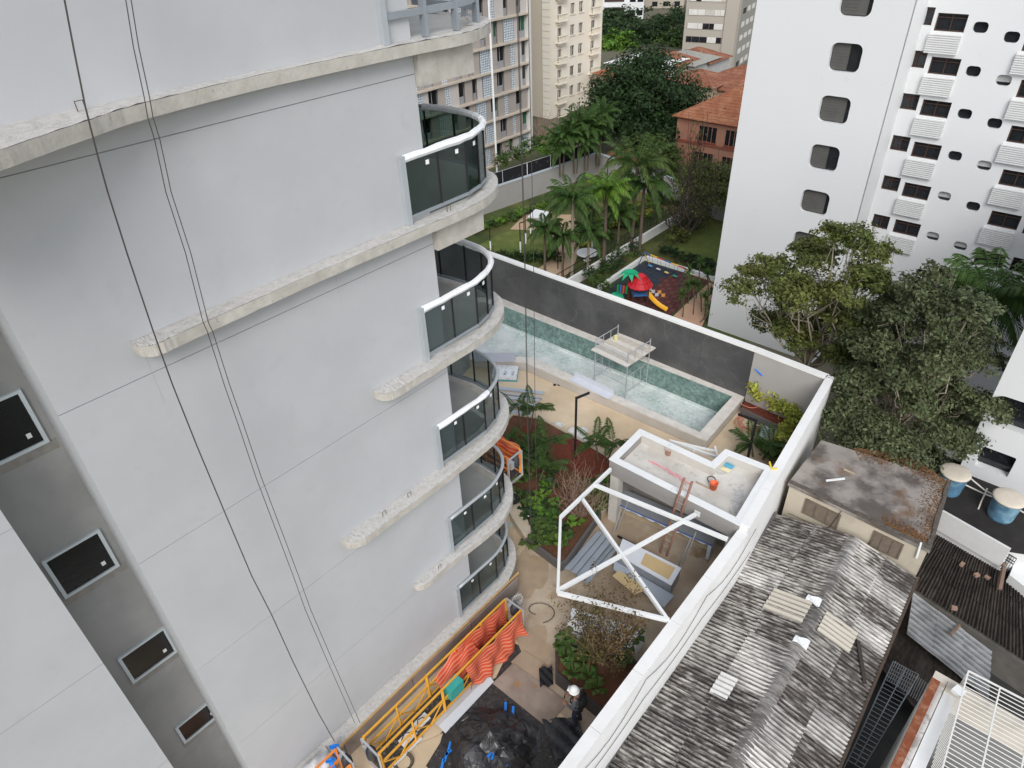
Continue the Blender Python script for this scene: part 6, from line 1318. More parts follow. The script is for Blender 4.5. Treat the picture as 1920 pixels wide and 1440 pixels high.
# retaining wall with black fence
gw_ = M('grey garden wall', (.34, .325, .305), .9, .06, .8, .002)
rw_ = thing('garden_wall', 'grey rendered garden wall with pale blue cap below a black fence', 'wall', gp(1040, 370, ZN))
ZG = -6.4; q = [gp(900, 362, ZG), gp(945, 345, ZG), gp(1120, 287, ZG), gp(1155, 299, ZG), gp(1290, 345, ZG)]; q[0] = q[1]+(q[1]-q[2])*1.2
q[4] = q[2]+unit(q[3]-q[2])*24
for i in (0, 1, 2, 3):
    if i == 2: a, c = q[2], q[4]
    elif i == 3: continue
    else: a, c = q[i], q[i+1]
    b = B(); wallseg(b, a, c, .3, ZN-.5, ZG-.08, -1); part('wall', b, gw_, rw_)
    b = B(); d = unit(c-a); n = np.array([d[1], -d[0], 0]); wallseg(b, a+n*.06, c+n*.06, .42, ZG-.078, ZG, -1); part('cap', b, M('pale blue cap', (.45, .49, .53), .7, .05), rw_)
bf = thing('black_fence', 'black netted fence with white post on top of the garden wall', 'fence', q[1])
d = unit(q[2]-q[0]); n = np.array([d[1], -d[0], 0]); Lq = np.linalg.norm(q[2]-q[0]); npn = 9
for k in range(npn):
    a, c = q[0]+d*(Lq*k/npn)-n*.5, q[0]+d*(Lq*(k+1)/npn-.06)-n*.5
    b = B(); wallseg(b, a, c, .03, ZG-.5, ZG+1.25, -1); part('net_panel', b, M('black net', (.012, .012, .015), .9, .5, 9, col2=(.05, .05, .055), mix=(.6, .7), mscale=2), bf)
    b = B(); b.beam(c+[0, 0, -.5], c+[0, 0, 1.32], .06, .06); part('post', b, white_paint if k == 5 else metal_lt, bf)
b = B(); b.beam(q[0]-n*.5+[0, 0, 1.29], q[2]-n*.5+[0, 0, 1.29], .05, .05); part('top_rail', b, metal_lt, bf)
# low white wall with railing between the gardens
lw = thing('low_wall', 'low white garden wall with dark railing between the palms and the playground', 'wall', gp(1160, 470, ZN))
l0_, l1_ = gp(1090, 507, -8.1), gp(1273, 398, -8.1); l2_ = l1_+unit(l1_-l0_)*26; l0_ = l0_-unit(l1_-l0_)*8
for k in range(9):
    a = l0_+(l2_-l0_)*k/9; c = l0_+(l2_-l0_)*(k+1)/9-unit(l2_-l0_)*.02; b = B(); wallseg(b, a, c, .22, ZN-.3, -8.1, 1); part('wall', b, wall_white, lw)
d = unit(l2_-l0_); Ll = np.linalg.norm(l2_-l0_)
for z in (-7.95, -7.35): b = B(); b.beam(np.array([*l0_[:2], z])-np.array([d[1], -d[0], 0])*.3, np.array([*l2_[:2], z])-np.array([d[1], -d[0], 0])*.3, .05, .05); part('rail', b, black_metal, lw)
for k in range(90): p = l0_+d*(Ll*k/90)-np.array([d[1], -d[0], 0])*.3; b = B(); b.beam([p[0], p[1], ZN], [p[0], p[1], -7.35], .03, .03, up=(0, 1, 0)); part('baluster', b, black_metal, lw)
# playground
pg0, pg1, pg2, pg3 = [gp(*q_, ZN) for q_ in ((1210, 490), (1330, 527), (1257, 592), (1129, 545))]
mat_ = thing('play_mat', 'rubber tile play mat, dark blue and maroon, beside the white tower', 'mat', (pg0+pg2)/2)
NXc, NYc = 14, 14
rub = [M('rubber blue', (.035, .045, .062), .9, .15, 3), M('rubber green', (.035, .05, .045), .9, .15, 3), M('rubber maroon', (.10, .035, .032), .9, .15, 3), M('rubber dull red', (.13, .05, .045), .9, .15, 3)]
for i in range(NXc):
    for j in range(NYc):
        f = lambda a, c: (pg0+(pg1-pg0)*a)*(1-c)+(pg3+(pg2-pg3)*a)*c
        g_ = .04
        P_ = [f((i+g_)/NXc, (j+g_)/NYc), f((i+1-g_)/NXc, (j+g_)/NYc), f((i+1-g_)/NXc, (j+1-g_)/NYc), f((i+g_)/NXc, (j+1-g_)/NYc)]
        b = B(); b.prism([tuple(x[:2]) for x in P_], ZN, ZN+.05+random.uniform(0, .006)); k = (0 if j < 7 else 1) if i+j*.25 < 7.5+random.uniform(-.8, .8) else 2+((i+j) % 2); part('tile', b, rub[k], mat_)
kb = thing('play_kerb', 'curved white kerb wall round the rubber play mat', 'kerb', pg0)
for (a, c) in ((pg3, pg0), (pg0, pg1)):
    d = unit(c-a); n = np.array([-d[1], d[0], 0]); b = B(); wallseg(b, a+n*.15-d*.1, c+n*.15+d*.3, .3, ZN, ZN+.4, -1); part('kerb', b, white_paint, kb)
# swing set
sw = thing('swing_set', 'swing set with striped coloured top bar on the play mat', 'swing', gp(1245, 520, ZN))
sa, sb_ = gp(1205, 502, ZN), gp(1284, 535, ZN); zt_ = zat(1209, 473, sa); A_, C_ = Z(sa, zt_), onv(1287, 496, sa, unit(sb_-sa)); C_[2] = zt_
cols = [(.06, .12, .35), (.75, .45, .05), (.55, .06, .05), (.06, .12, .35), (.75, .45, .05), (.06, .12, .35)]
for k, cc_ in enumerate(cols): b = B(); b.tube([A_+(C_-A_)*k/6, A_+(C_-A_)*(k+1)/6], .06, 6); part('bar', b, M('play paint %d' % (k % 3), cc_, .5, .05), sw)
sn = np.array([unit(C_-A_)[1], -unit(C_-A_)[0], 0])
for P_ in (A_, C_):
    for s_ in (-1, 1): b = B(); b.tube([P_, Z(P_+sn*.9*s_, ZN+.05)], .04, 6); part('leg', b, M('play blue', (.05, .07, .12), .5, .05) if s_ > 0 else M('play paint 1', cols[1]), sw)
for k, cc_ in enumerate(((.1, .35, .65), (.65, .6, .65), (.75, .6, .2), (.03, .35, .28))):
    P_ = A_+(C_-A_)*(.18+.2*k); b = B(); b.box(Z(P_, ZN+.5), (.4, .18, .06), math.atan2(C_[1]-A_[1], C_[0]-A_[0])); st_ = part('seat', b, M('seat %d' % k, cc_, .5, .05), sw)
    b = B(); [b.tube([Z(P_, zt_)+unit(C_-A_)*o, Z(P_, ZN+.5)+unit(C_-A_)*o], .012, 3) for o in (-.18, .18)]; part('chain', b, ropem, st_)
# play house
ph = thing('play_house', 'plastic play house with red conical roof, yellow slide and green palm topper', 'play house', gp(1200, 560, ZN))
pc = gp(1197, 572, ZN); rdm = M('red plastic', (.55, .02, .03), .4, .08, 3); brn = M('brown plastic', (.10, .035, .02), .5, .1); ylw = M('yellow plastic', (.80, .42, .02), .4, .05); grn = M('green plastic', (.02, .38, .18), .4, .08)
zr = zat(1201, 535, pc)
b = B(); b.lathe(Z(pc, zr), [(1.02, 0), (1.04, .08), (.72, .42), (.74, .48), (.42, .78), (.42, .84), (.14, 1.05), (.0, 1.12)], 14); rf = part('roof', b, rdm, ph)
for k in range(14):
    a = 2*math.pi*k/14; b = B(); b.beam(Z(pc, zr+.1)+np.array([1.0*math.cos(a), 1.0*math.sin(a), 0]), Z(pc, zr+.88)+np.array([.42*math.cos(a), .42*math.sin(a), 0]), .05, .05); part('roof_rib', b, M('dark red plastic', (.33, .015, .02), .4, .05), rf)
for (x, y) in ((-.6, -.6), (.6, -.6), (.6, .6), (-.6, .6)): b = B(); b.tube([Z(pc, ZN)+[x, y, 0], Z(pc, zr+.1)+[x, y, 0]], .06, 6); part('post', b, brn, ph)
b = B(); b.box(Z(pc, ZN+1.2), (1.3, 1.3, .08)); part('deck', b, M('blue plastic', (.05, .16, .4), .5, .1), ph)
sdir = unit(gp(1248, 586, ZN)-pc); sl0 = Z(pc, ZN+1.25)+sdir*.65; sl1 = gp(1249, 586, ZN)+[0, 0, .15]; sx = np.array([-sdir[1], sdir[0], 0])
b = B(); b.grid(lambda i, j: sl0+(sl1-sl0)*j+sx*(i-.5)*.6+np.array([0, 0, .18*(abs(i-.5)*2)**3-.25*math.sin(math.pi*j)*.8]), 6, 10); part('slide', b, ylw, ph, True)
b = B(); b.box(Z(pc, ZN+1.7)-sdir*.0+sx*.62, (1.2, .06, .3), math.atan2(sdir[1], sdir[0])); part('panel', b, ylw, ph)
for k, cc_ in enumerate(((.02, .25, .1), (.6, .08, .03), (.05, .16, .4), (.6, .08, .03))): b = B(); b.box(Z(pc, ZN+1.55)+sx*(-.2+.0*k)-np.array([1.0+.22*k, -.1*k, 0]), (.16, .05, .7), .3); part('picket', b, M('picket %d' % (k % 3), cc_, .5, .05), ph)
pt_ = gp(1177, 570, ZN); zp_ = zat(1177, 512, pt_); b = B(); b.tube([pt_, Z(pt_, zp_)], .07, 6); part('palm_post', b, brn, ph)
for k in range(8):
    a = k*math.pi/4; dd = np.array([math.cos(a), math.sin(a), 0]); e2 = np.array([-math.sin(a), math.cos(a), 0]); T_ = Z(pt_, zp_); b = B(); b.add([T_-e2*.08, T_+e2*.08, T_+dd*.55+e2*.2+[0, 0, .1], T_+dd*.55-e2*.2+[0, 0, .1], T_+dd*1.05-[0, 0, .3]], [(0, 1, 2, 3), (3, 2, 4)]); part('palm_leaf', b, grn, ph)
b = B(); c_ = gp(1158, 560, ZN+.6); b.grid(lambda i, j: c_+np.array([1.1*(i-.5), 1.3*(j-.5), -.5*(i-.5)**2*2+.3*j]), 8, 8); part('green_shell', b, grn, ph, True)
for k, (u, v) in enumerate(((1224, 549), (1236, 550), (1231, 555), (1243, 556), (1218, 544))):
    p = gp(u, v, ZN+.06); b = B(); b.box(p+[0, 0, .12], (.3, .12, .24)); tag(b.build('toy_block', M('toy %d' % (k % 2), ((.6, .6, .6), (.75, .35, .1))[k % 2], .5, .05)), 'small low play step on the rubber mat between slide and swings', 'toy', 'play steps on the mat')
# yuccas beside the tower
def yucca(u, v, h, label):
    p = gp(u, v, ZN); t = thing('yucca', label, 'yucca', p, 'yuccas beside the play mat'); T_ = p+[random.gauss(0, .3), random.gauss(0, .3), h]; b = B(); b.tube([p, (p+T_)/2+[.1, 0, 0], T_], .05, 5); part('trunk', b, bark, t)
    b = B()
    for k in range(46):
        d = unit(RNG.normal(size=3)+[0, 0, .45]); e_ = unit(np.cross(d, [0, 0, 1.0])); l = random.uniform(.55, .8); b.add([T_-e_*.03, T_+e_*.03, T_+d*l*.5+e_*.045, T_+d*l, T_+d*l*.5-e_*.045], [(0, 1, 2, 3, 4)])
    part('leaves', b, LG['palm'], t)
for k, (u, v, h) in enumerate(((1270, 585, 2.6), (1290, 570, 2.9), (1305, 560, 3.2), (1280, 595, 2.0), (1300, 590, 2.6), (1315, 585, 2.4), (1325, 575, 2.8), (1320, 600, 1.8), (1330, 595, 2.2), (1312, 605, 1.4))):
    yucca(u, v, h, ['yucca nearest the play house slide', 'yucca with its head over the maroon mat', 'yucca highest of the clump beside the mat', 'low yucca at the front of the clump'][k] if k < 4 else 'yucca in the thick clump beside the tower wall')
# slab table and other garden pieces
tb = thing('concrete_counter', 'white topped concrete counter on the garden plaza', 'counter', gp(1012, 425, ZN))
f0, f1, f2_, f3 = [gp(*q_, ZN+1.0) for q_ in ((990, 405), (1022, 408), (1035, 398), (1004, 392))]
b = B(); b.prism([tuple(x[:2]) for x in (f0, f1, f2_, f3)], ZN+.85, ZN+1.0); part('top', b, white_paint, tb)
b = B(); b.prism(inset([tuple(x[:2]) for x in (f0, f1, f2_, f3)], .25), ZN, ZN+.849); part('base', b, M('pale concrete', (.5, .49, .47), .9, .1), tb)
for k in range(6): p = f0+(f1-f0)*(.12+.15*k); b = B(); b.box([p[0], p[1]+.1, ZN+.42], (.25, .06, .84)); part('rib', b, M('grey rib', (.32, .33, .35), .8, .05), tb)
rt = thing('round_table', 'white round table beside the low garden wall', 'table', gp(1101, 492, ZN)); c_ = gp(1101, 474, ZN+.75); b = B(); b.lathe(c_, [(.1, -.02), (1.0, -.02), (1.0, .05), (.0, .06)], 20); part('top', b, white_paint, rt)
b = B(); b.lathe([c_[0], c_[1], ZN], [(.35, 0), (.12, .1), (.1, .72)], 12); part('pedestal', b, white_paint, rt)
for k, (u, v, h, sl_) in enumerate(((976, 473, 3.0, 1.1), (986, 457, 3.2, 1.1), (995, 441, 3.2, .9), (1110, 466, 2.6, 1.6), (1046, 505, 2.6, 0), (1138, 345, 2.6, 0), (920, 470, 3.0, 1.0))):
    lamp(gp(u, v, ZN), h, (.55, .35, 0), ['black lamp post with white sleeve at the lawn front', 'black lamp post with white sleeve at the lawn middle', 'black lamp post with white sleeve by the concrete counter', 'white sleeved post beside the round table', 'thin black lamp post by the garden path', 'small black lamp post before the far garden wall', 'black lamp post with white sleeve hidden behind the balcony ropes'][k], sl_ or None)
# palms of the garden
queen = dict(key='queen', wl=.8, hang=.85, rise=.8, droop=1.35, wid=.04)
PL = [((1072, 520), (1068, 372), 3.1, 'tall feathery palm in the centre of the garden, standing nearest the path'), ((1022, 522), (1026, 425), 2.0, 'slim palm left of the garden path'), ((1055, 518), (1050, 440), 1.9, 'drooping small palm beside the garden path'), ((1102, 505), (1098, 432), 2.3, 'dark drooping palm over the round table'), ((1131, 508), (1136, 355), 2.6, 'bright palm right of the central tall palm'), ((1157, 485), (1155, 398), 2.0, 'short palm beside the low white wall'), ((1183, 478), (1190, 310), 4.2, 'largest dark green palm with spreading crown behind the playground'), ((1198, 478), (1208, 348), 3.0, 'palm with hanging fronds just behind the largest palm')]
for k, (bpx_, cpx_, L_, lab) in enumerate(PL):
    p = gp(*bpx_, ZN); h = zat(*cpx_, p)-ZN
    palm('feather_palm', lab, p, h, L_*1.12, 26 if L_ > 2.5 else 20, .16 if L_ > 2.5 else .11, 'q%.1f' % L_, LG['bright'] if k in (4, 5) else (LG['palm'] if k != 6 else LG['mid']), bark_lt if k in (0, 3) else bark, 'garden palms', wl=.75 if L_ > 2.5 else .6, hang=.85, rise=.85, droop=1.4, wid=.075)
for k, (bpx_, cpx_, L_, lab) in enumerate((((1078, 325), (1075, 225), 2.6, 'bushy palm in front of the cream apartment block, left one'), ((1098, 320), (1095, 235), 2.4, 'bushy palm in front of the cream apartment block, right one'), ((1052, 330), (1055, 250), 2.2, 'bushy palm beside the patterned apartment block'), ((1120, 310), (1110, 210), 2.6, 'bushy palm at the edge of the big dark tree'))):
    p = gp(*bpx_, -7.5); h = zat(*cpx_, p)+7.5; palm('areca_palm', lab, p, h, L_, 18, .08, 'areca', LG['palm'], None, 'bushy palms by the apartments', wl=.6, hang=.5, rise=.9, droop=1.2, wid=.05, stems=3)
# hedges and shrubs
def bush(u, v, z, r, h, n, s, mat, label, group, nm='shrub'):
    p = gp(u, v, z); shrub(nm, label, p, [(p[0]+random.uniform(-.3, .3)*r, p[1]+random.uniform(-.3, .3)*r, z+h*.55, r, r, h*.5), (p[0]+r*.6, p[1]+r*.3, z+h*.4, r*.6, r*.6, h*.35)], n, s, mat, group=group, spread=.12)
for k in range(16):
    u = 905+k*9.5; bush(u, 492-abs(k-8)*.6+random.uniform(-3, 3), ZN, .55, 1.0, 260, .2, LG['dark'] if k % 3 else LG['mid'], 'dark clipped shrub in the hedge at the lawn front', 'hedge shrubs at the lawn front', 'hedge_shrub')
for k in range(15):
    t_ = k/14; u, v = 885+170*t_, 440-62*t_; bush(u, v, ZN, .8, .9, 260, .24, LG['bright'] if k % 3 else LG['mid'], 'bright green shrub along the foot of the grey garden wall', 'shrubs below the garden wall')
for k in range(26):
    t_ = k/25; u, v = 1110+190*t_+random.uniform(-14, 14), 448-95*t_+random.uniform(-16, 12); bush(u, v, ZN, .7, random.uniform(.7, 1.4), 230, .22, [LG['mid'], LG['bright'], LG['yel'], LG['palm']][k % 4], 'leafy shrub in the dense planting behind the low white wall', 'shrubs behind the low wall')
for k in range(34):
    t_ = random.random(); u, v = 1090+200*t_, 455-95*t_+random.uniform(-26, 16); bush(u, v, ZN, random.uniform(.5, .9), random.uniform(.5, 1.1), 200, .22, [LG['bright'], LG['mid'], LG['yel'], LG['bright'], LG['palm']][k % 5], 'leafy shrub in the dense planting behind the low white wall', 'shrubs behind the low wall')
for k, (u, v) in enumerate(((1110, 540), (1095, 530), (1128, 522), (1150, 505), (1170, 495), (1140, 515), (1120, 555), (1185, 482))):
    bush(u, v, ZN, 1.0, 1.7, 380, .2, LG['dark'] if k % 2 else LG['mid'], 'shrub at the foot of the low white wall beside the play mat', 'shrubs beside the play mat')
for k in range(14):
    t_ = k/13; bush(1240+105*t_, 478+35*t_, ZN, .7, 1.1, 240, .2, LG['dark'], 'dark shrub in the hedge between lawn and swings', 'hedge shrubs behind the swings', 'hedge_shrub')
for k, (u, v, r) in enumerate(((1275, 445, 1.6), (1300, 430, 1.8), (1330, 395, 2.2), (1300, 400, 2.0), (1345, 370, 2.4), (1265, 460, 1.2))):
    bush(u, v, ZN, r, r*1.5, 900, .26, LG['olive'] if k % 2 else LG['dark'], 'rounded garden bush between the low wall and the tower', 'bushes by the tower')
def tpx(name, label, bpx_, z, cr, n, s, mat, D=None, tr=.2, group=None, barkm=None, clump=6, spread=.35, shell=.5):
    """tree from survey points: base pixel on level z, crown lobes as (u, v, dist offset, radius, vertical radius)"""
    p = gp(*bpx_, z) if D is None else np.array([*AT(*bpx_, D)[:2], z]); D0_ = math.hypot(p[0], p[1]); bl = []
    for (u, v, dd, r, rv) in cr: c = AT(u, v, D0_+dd); bl.append((c[0], c[1], c[2], r, r, rv))
    f = np.mean([q_[:3] for q_ in bl], 0); f = p+(f-p)*.55
    return tree(name, label, p, f, bl, n, s, mat, tr, barkm, group=group, clump=clump, spread=spread, shell=shell)
tpx('garden_tree', 'olive green garden tree standing against the tower edge', (1320, 425), ZN, ((1310, 350, 0, 2.6, 1.8), (1340, 335, 1, 2.4, 1.7), (1300, 330, 2, 2.0, 1.4), (1345, 365, -1, 2.2, 1.5)), 9000, .26, LG['olive'])
twiggy('bare_tree', 'tall bare dark tree with few leaves in front of the terracotta house', gp(1278, 455, ZN), 9.5, 3.4, 22, M('dark twig', (.07, .055, .045), .9, .2, 6), LG['olive'], 900, .25, 'tree', 5.0)
# big trees right of the terrace
def lobes(cu, cv, ru, rv, n, r0, r1, dd, seed, skip=None, flat=.5):
    R_ = random.Random(seed); out = []
    while len(out) < n:
        x, y = R_.uniform(-1, 1), R_.uniform(-1, 1)
        if x*x+y*y > 1 or (skip and skip(x, y)): continue
        r = R_.uniform(r0, r1)*(1.1-.35*math.hypot(x, y)); out.append((cu+x*ru, cv+y*rv, R_.uniform(-dd, dd)*math.sqrt(max(.1, 1-x*x-y*y)), r, r*flat*R_.uniform(.8, 1.2)))
    return out
tpx('broadleaf_tree', 'large olive green tree with open branches in front of the white tower', (1500, 700), -5, lobes(1540, 545, 158, 110, 34, .75, 1.25, 2.6, 5, lambda x, y: y > .55 and abs(x) > .5)+[(1500, 640, -1, .8, .5), (1570, 660, -1.5, .9, .55), (1610, 640, -1, .8, .5)], 56000, .16, LG['olive'], 30.0, .2, barkm=bark_lt, clump=9, shell=.15)
tpx('broadleaf_tree', 'large grey green tree with dense crown above the tank house', (1660, 850), -5, lobes(1725, 680, 150, 175, 46, .8, 1.3, 2.6, 8, lambda x, y: x < -.55 and y < -.5)+[(1640, 600, 1, 1.1, .7), (1650, 640, .5, 1.1, .7), (1690, 560, 2, 1.1, .7), (1620, 700, 0, 1.0, .7)], 82000, .15, LG['grey'], 27.0, .2, barkm=bark_lt, clump=9, shell=.15)
tpx('broadleaf_tree', 'low dark leafy tree between the boundary wall and the stained roof', (1590, 800), -5, ((1590, 790, 0, 1.2, 1.0), (1640, 815, -.5, 1.2, .8), (1690, 850, -1, 1.1, .7)), 13000, .15, LG['grey'], 25.0, .14, clump=9, spread=.22)
tpx('broadleaf_tree', 'bright leafy branch tree at the right picture edge', (1925, 835), -5, ((1918, 825, 0, .6, .5), (1935, 840, 0, .6, .6)), 1500, .13, LG['lime'], 29.0, .03)
p = np.array([*AT(1850, 560, 34)[:2], -6]); h = AT(1850, 545, 34)[2]+6
palm('feather_palm', 'dark palm with long hanging fronds against the tower near the right edge', p, h, 3.4, 30, .18, 'bigp', LG['palm'], None, None, wl=.95, hang=.9, rise=.8, droop=1.35, wid=.07)
# ================================================================== buildings behind the gardens
# --- patterned apartment block
mb = gp(994, 285, ZN); MDr = -FU; MN = FN                     # runs back towards the left, faces the camera side
am = thing('apartment_block', 'grey beige apartment block with patterned white screens behind the garden fence', 'building', mb+[0, 0, 0])
NF = 12; FH = 2.72; ML = 26.0
tan_p = M('taupe panel', (.37, .325, .29), .85, .06, .5); pal_p = M('pale panel', (.50, .46, .43), .85, .05, .5); mul = M('dark mullion', (.16, .15, .15), .7, .1); sash = M('grey sash wall', (.30, .30, .31), .8, .08)
def Mscreen():
    m = M('patterned screen', (.60, .62, .64), .8, 0); nt = m.node_tree; n = nt.nodes; L = nt.links; bs = n['Principled BSDF']; tc = n.new('ShaderNodeTexCoord'); mp = n.new('ShaderNodeMapping'); mp.vector_type = 'TEXTURE'; mp.inputs['Rotation'].default_value = (0, 0, math.atan2(FU[1], FU[0])); mp.inputs['Scale'].default_value = (.30, 50, .26); L.new(tc.outputs['Object'], mp.inputs[0])
    vo = n.new('ShaderNodeTexVoronoi'); vo.inputs['Scale'].default_value = 1; vo.inputs['Randomness'].default_value = .15; L.new(mp.outputs[0], vo.inputs['Vector']); gt = n.new('ShaderNodeMath'); gt.operation = 'GREATER_THAN'; gt.inputs[1].default_value = .38; L.new(vo.outputs['Distance'], gt.inputs[0])
    mx = n.new('ShaderNodeMix'); mx.data_type = 'RGBA'; L.new(gt.outputs[0], mx.inputs[0]); mx.inputs[6].default_value = (.66, .68, .69, 1); mx.inputs[7].default_value = (.25, .30, .35, 1); L.new(mx.outputs[2], bs.inputs['Base Color']); return m
scr = Mscreen()
part('core', flatbox(mb, MDr, MN, 0, ML, ZN, ZN+NF*FH+1, -10, -.6), M('core wall', (.36, .34, .32), .9, .1), am)
part('end_fin', flatbox(mb, MDr, MN, -.35, 0, ZN, ZN+NF*FH+1, -10, .25), M('pale fin', (.62, .60, .57), .85, .05), am)
rs = random.Random(3)
for f in range(NF):
    z0 = ZN+f*FH
    part('floor_slab', flatbox(mb, MDr, MN, .001, ML, z0, z0+.2, -.6, .2), M('tan slab', (.52, .45, .37), .9, .1, 1), am)
    s = .1
    seq = [('w', .55), ('p', .9), ('s', 1.7), ('m', .08), ('p', 1.0), ('d', .7), ('m', .1), ('t', 1.2), ('w', .9), ('p', 1.3), ('s', .7), ('t', 1.1), ('d', .7)]
    sh = rs.randrange(len(seq)); k = sh if f else 2
    while s < ML-.3:
        kd_, w = seq[k % len(seq)]; k += 1; w = min(w*rs.uniform(.85, 1.2), ML-.1-s)
        if kd_ in 'wd':
            pn = part('wall_bay', flatbox(mb, MDr, MN, s, s+w, z0+.201, z0+1.0, -.5, -.42), sash, am)
            part('window', flatbox(mb, MDr, MN, s+.04, s+w-.04, z0+1.0, z0+FH-.12, -.5, -.45), pane_ref if rs.random() < .8 else M('green blind', (.03, .12, .06), .8), pn)
            part('jamb', flatbox(mb, MDr, MN, s+w-.04, s+w, z0+1.001, z0+FH-.02, -.5, -.40), sash, pn)
        else:
            mt = {'p': pal_p if rs.random() < .55 else tan_p, 't': tan_p, 's': scr, 'm': mul}[kd_]
            part('screen' if kd_ == 's' else 'panel', flatbox(mb, MDr, MN, s, s+w-.03, z0+.201, z0+FH-.02, -.25 if rs.random() < .5 else -.32, -.18), mt, am)
        s += w
b = B(); pz_ = AT(925, 180, math.hypot(*(mb+MDr*10)[:2])-1.2); b.tube([[pz_[0], pz_[1], ZN], [pz_[0], pz_[1], ZN+NF*FH]], .12, 6); part('downpipe', b, white_paint, am)
# --- cream apartment block with small balconies
kc_ = AT(1033, 262, 108.0); K0 = np.array([kc_[0], kc_[1], 0]); zb = kc_[2]-2
cb = thing('apartment_block', 'cream apartment block with small curved balconies behind the big dark tree', 'building', [K0[0], K0[1], zb])
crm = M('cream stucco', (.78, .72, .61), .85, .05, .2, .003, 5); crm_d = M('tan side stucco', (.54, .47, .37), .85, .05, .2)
CD = FU; CN = FN; CH = 2.78; NFc = 14
CWd = float((onv(1130, 20, K0, CD)-K0)@CD)
hol = []; kinds = []
z_of = lambda u, v: onv(u, v, K0, CD)[2]
zref = z_of(900+640/3.69, 205/3.69)
sA, sB, sC, sD_ = [float((onv(900+u/3.69, v/3.69, K0, CD)-K0)@CD) for u, v in ((552, 80), (640, 205), (697, 205), (785, 70))]
fl_ = [zref+CH*k for k in range(-8, 5)]
for z in fl_:
    for s, w, h in ((sA, .95, 1.5), (sB, 1.0, 1.35), (sC, 1.0, 1.35), (sD_, .95, 1.5)): hol.append((s, z if w == 1.0 else z-.15, w, h, 0))
part('front_wall', holewall(K0, CD, CN, 0, CWd, zb, zref+CH*5, [h for h in hol if h[1] > zb+1], .2), crm, cb)
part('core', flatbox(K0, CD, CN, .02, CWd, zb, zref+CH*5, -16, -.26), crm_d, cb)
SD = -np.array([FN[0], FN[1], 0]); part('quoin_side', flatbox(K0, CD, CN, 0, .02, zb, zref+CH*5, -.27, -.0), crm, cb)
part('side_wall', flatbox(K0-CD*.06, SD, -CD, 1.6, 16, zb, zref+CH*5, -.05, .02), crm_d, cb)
for k in range(40):
    z = zref+CH*5-.9*k
    if z > zb: part('quoin', flatbox(K0-CD*.06, SD, -CD, .05, 1.5, z-.84, z, -.05, .03), crm, cb)
pale_w = M('pale curtain glass', (.22, .21, .19), .3, .5, .8, col2=(.04, .04, .04), mix=(.45, .6), mscale=.7, spec=.5)
for h in hol:
    s, z, w, hh, r = h
    if z < zb+1: continue
    g = part('window', flatbox(K0, CD, CN, s-w/2, s+w/2, z-hh/2, z+hh/2, -.24, -.2), pale_w, cb)
    part('mullion', flatbox(K0, CD, CN, s-.04, s+.04, z-hh/2, z+hh/2, -.198, -.15), M('white sash', (.6, .58, .53), .7), g)
    part('sill', flatbox(K0, CD, CN, s-w/2-.15, s+w/2+.15, z-hh/2-.14, z-hh/2, -.1, .12), crm, g)
    if w == .95:
        o = part('balcony', flatbox(K0, CD, CN, s-1.0, s+1.0, z-hh/2-.42, z-hh/2-.22, .0, .75), crm, cb)
        part('balcony_rail', flatbox(K0, CD, CN, s-1.05, s+1.05, z-hh/2+.52, z-hh/2+.62, .5, .8), crm, o)
        for k in range(7): part('baluster', flatbox(K0, CD, CN, s-.95+.3*k, s-.83+.3*k, z-hh/2-.219, z-hh/2+.519, .6, .72), crm, o)
        part('bracket', flatbox(K0, CD, CN, s-.7, s+.7, z-hh/2-.75, z-hh/2-.421, .0, .45), crm, o)
# --- far tower with strip windows
T0 = AT(1277, 110, 143.0); T0[2] = 0; T1 = AT(1372, 118, 140.5); T1[2] = 0; FDr = unit(T1-T0); FNr = np.array([FDr[1], -FDr[0], 0]); FNr = FNr if FNr[1] < 0 else -FNr
ft = thing('far_tower', 'grey beige far tower with rows of white panel strips, left of the white tower', 'tower', T0+[0, 0, -20]); Lw_ = np.linalg.norm(T1-T0)
gb_ = M('grey beige render', (.42, .385, .33), .9, .05, .1); part('core', flatbox(T0, FDr, FNr, 0, Lw_, -25, 40, -14, 0), gb_, ft)
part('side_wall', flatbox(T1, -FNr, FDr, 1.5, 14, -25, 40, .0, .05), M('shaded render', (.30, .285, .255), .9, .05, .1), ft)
part('pier', flatbox(T0, FDr, FNr, Lw_-2.2, Lw_+.01, -25, 40, .0, .3), gb_, ft)
zz0 = onv(1330, 75, T0, FDr)[2]; RF = 2.2
for f in range(-6, 12):
    z = zz0+RF*f
    if z < -22: continue
    part('strip', flatbox(T0, FDr, FNr, .5, Lw_-2.3, z-.5, z+.5, .0, .06), M('strip back', (.3, .29, .27), .8), ft); s = .6
    while s < Lw_-2.6:
        w = rs.uniform(.8, 2.0); w = min(w, Lw_-2.4-s); r_ = rs.random(); part('strip_panel', flatbox(T0, FDr, FNr, s, s+w-.06, z-.46, z+.46, .061, .1), pane_ref if r_ < .2 else M('white strip panel', (.66, .64, .60), .8, .04, .3) if r_ < .75 else M('tan strip panel', (.52, .49, .44), .8), ft); s += w
    for k in range(3): part('side_window', flatbox(T1, -FNr, FDr, 3+3.2*k, 5+3.2*k, z-.42, z+.42, .051, .09), M('white strip panel', (.66, .64, .60)) if rs.random() < .5 else pane_ref, ft)
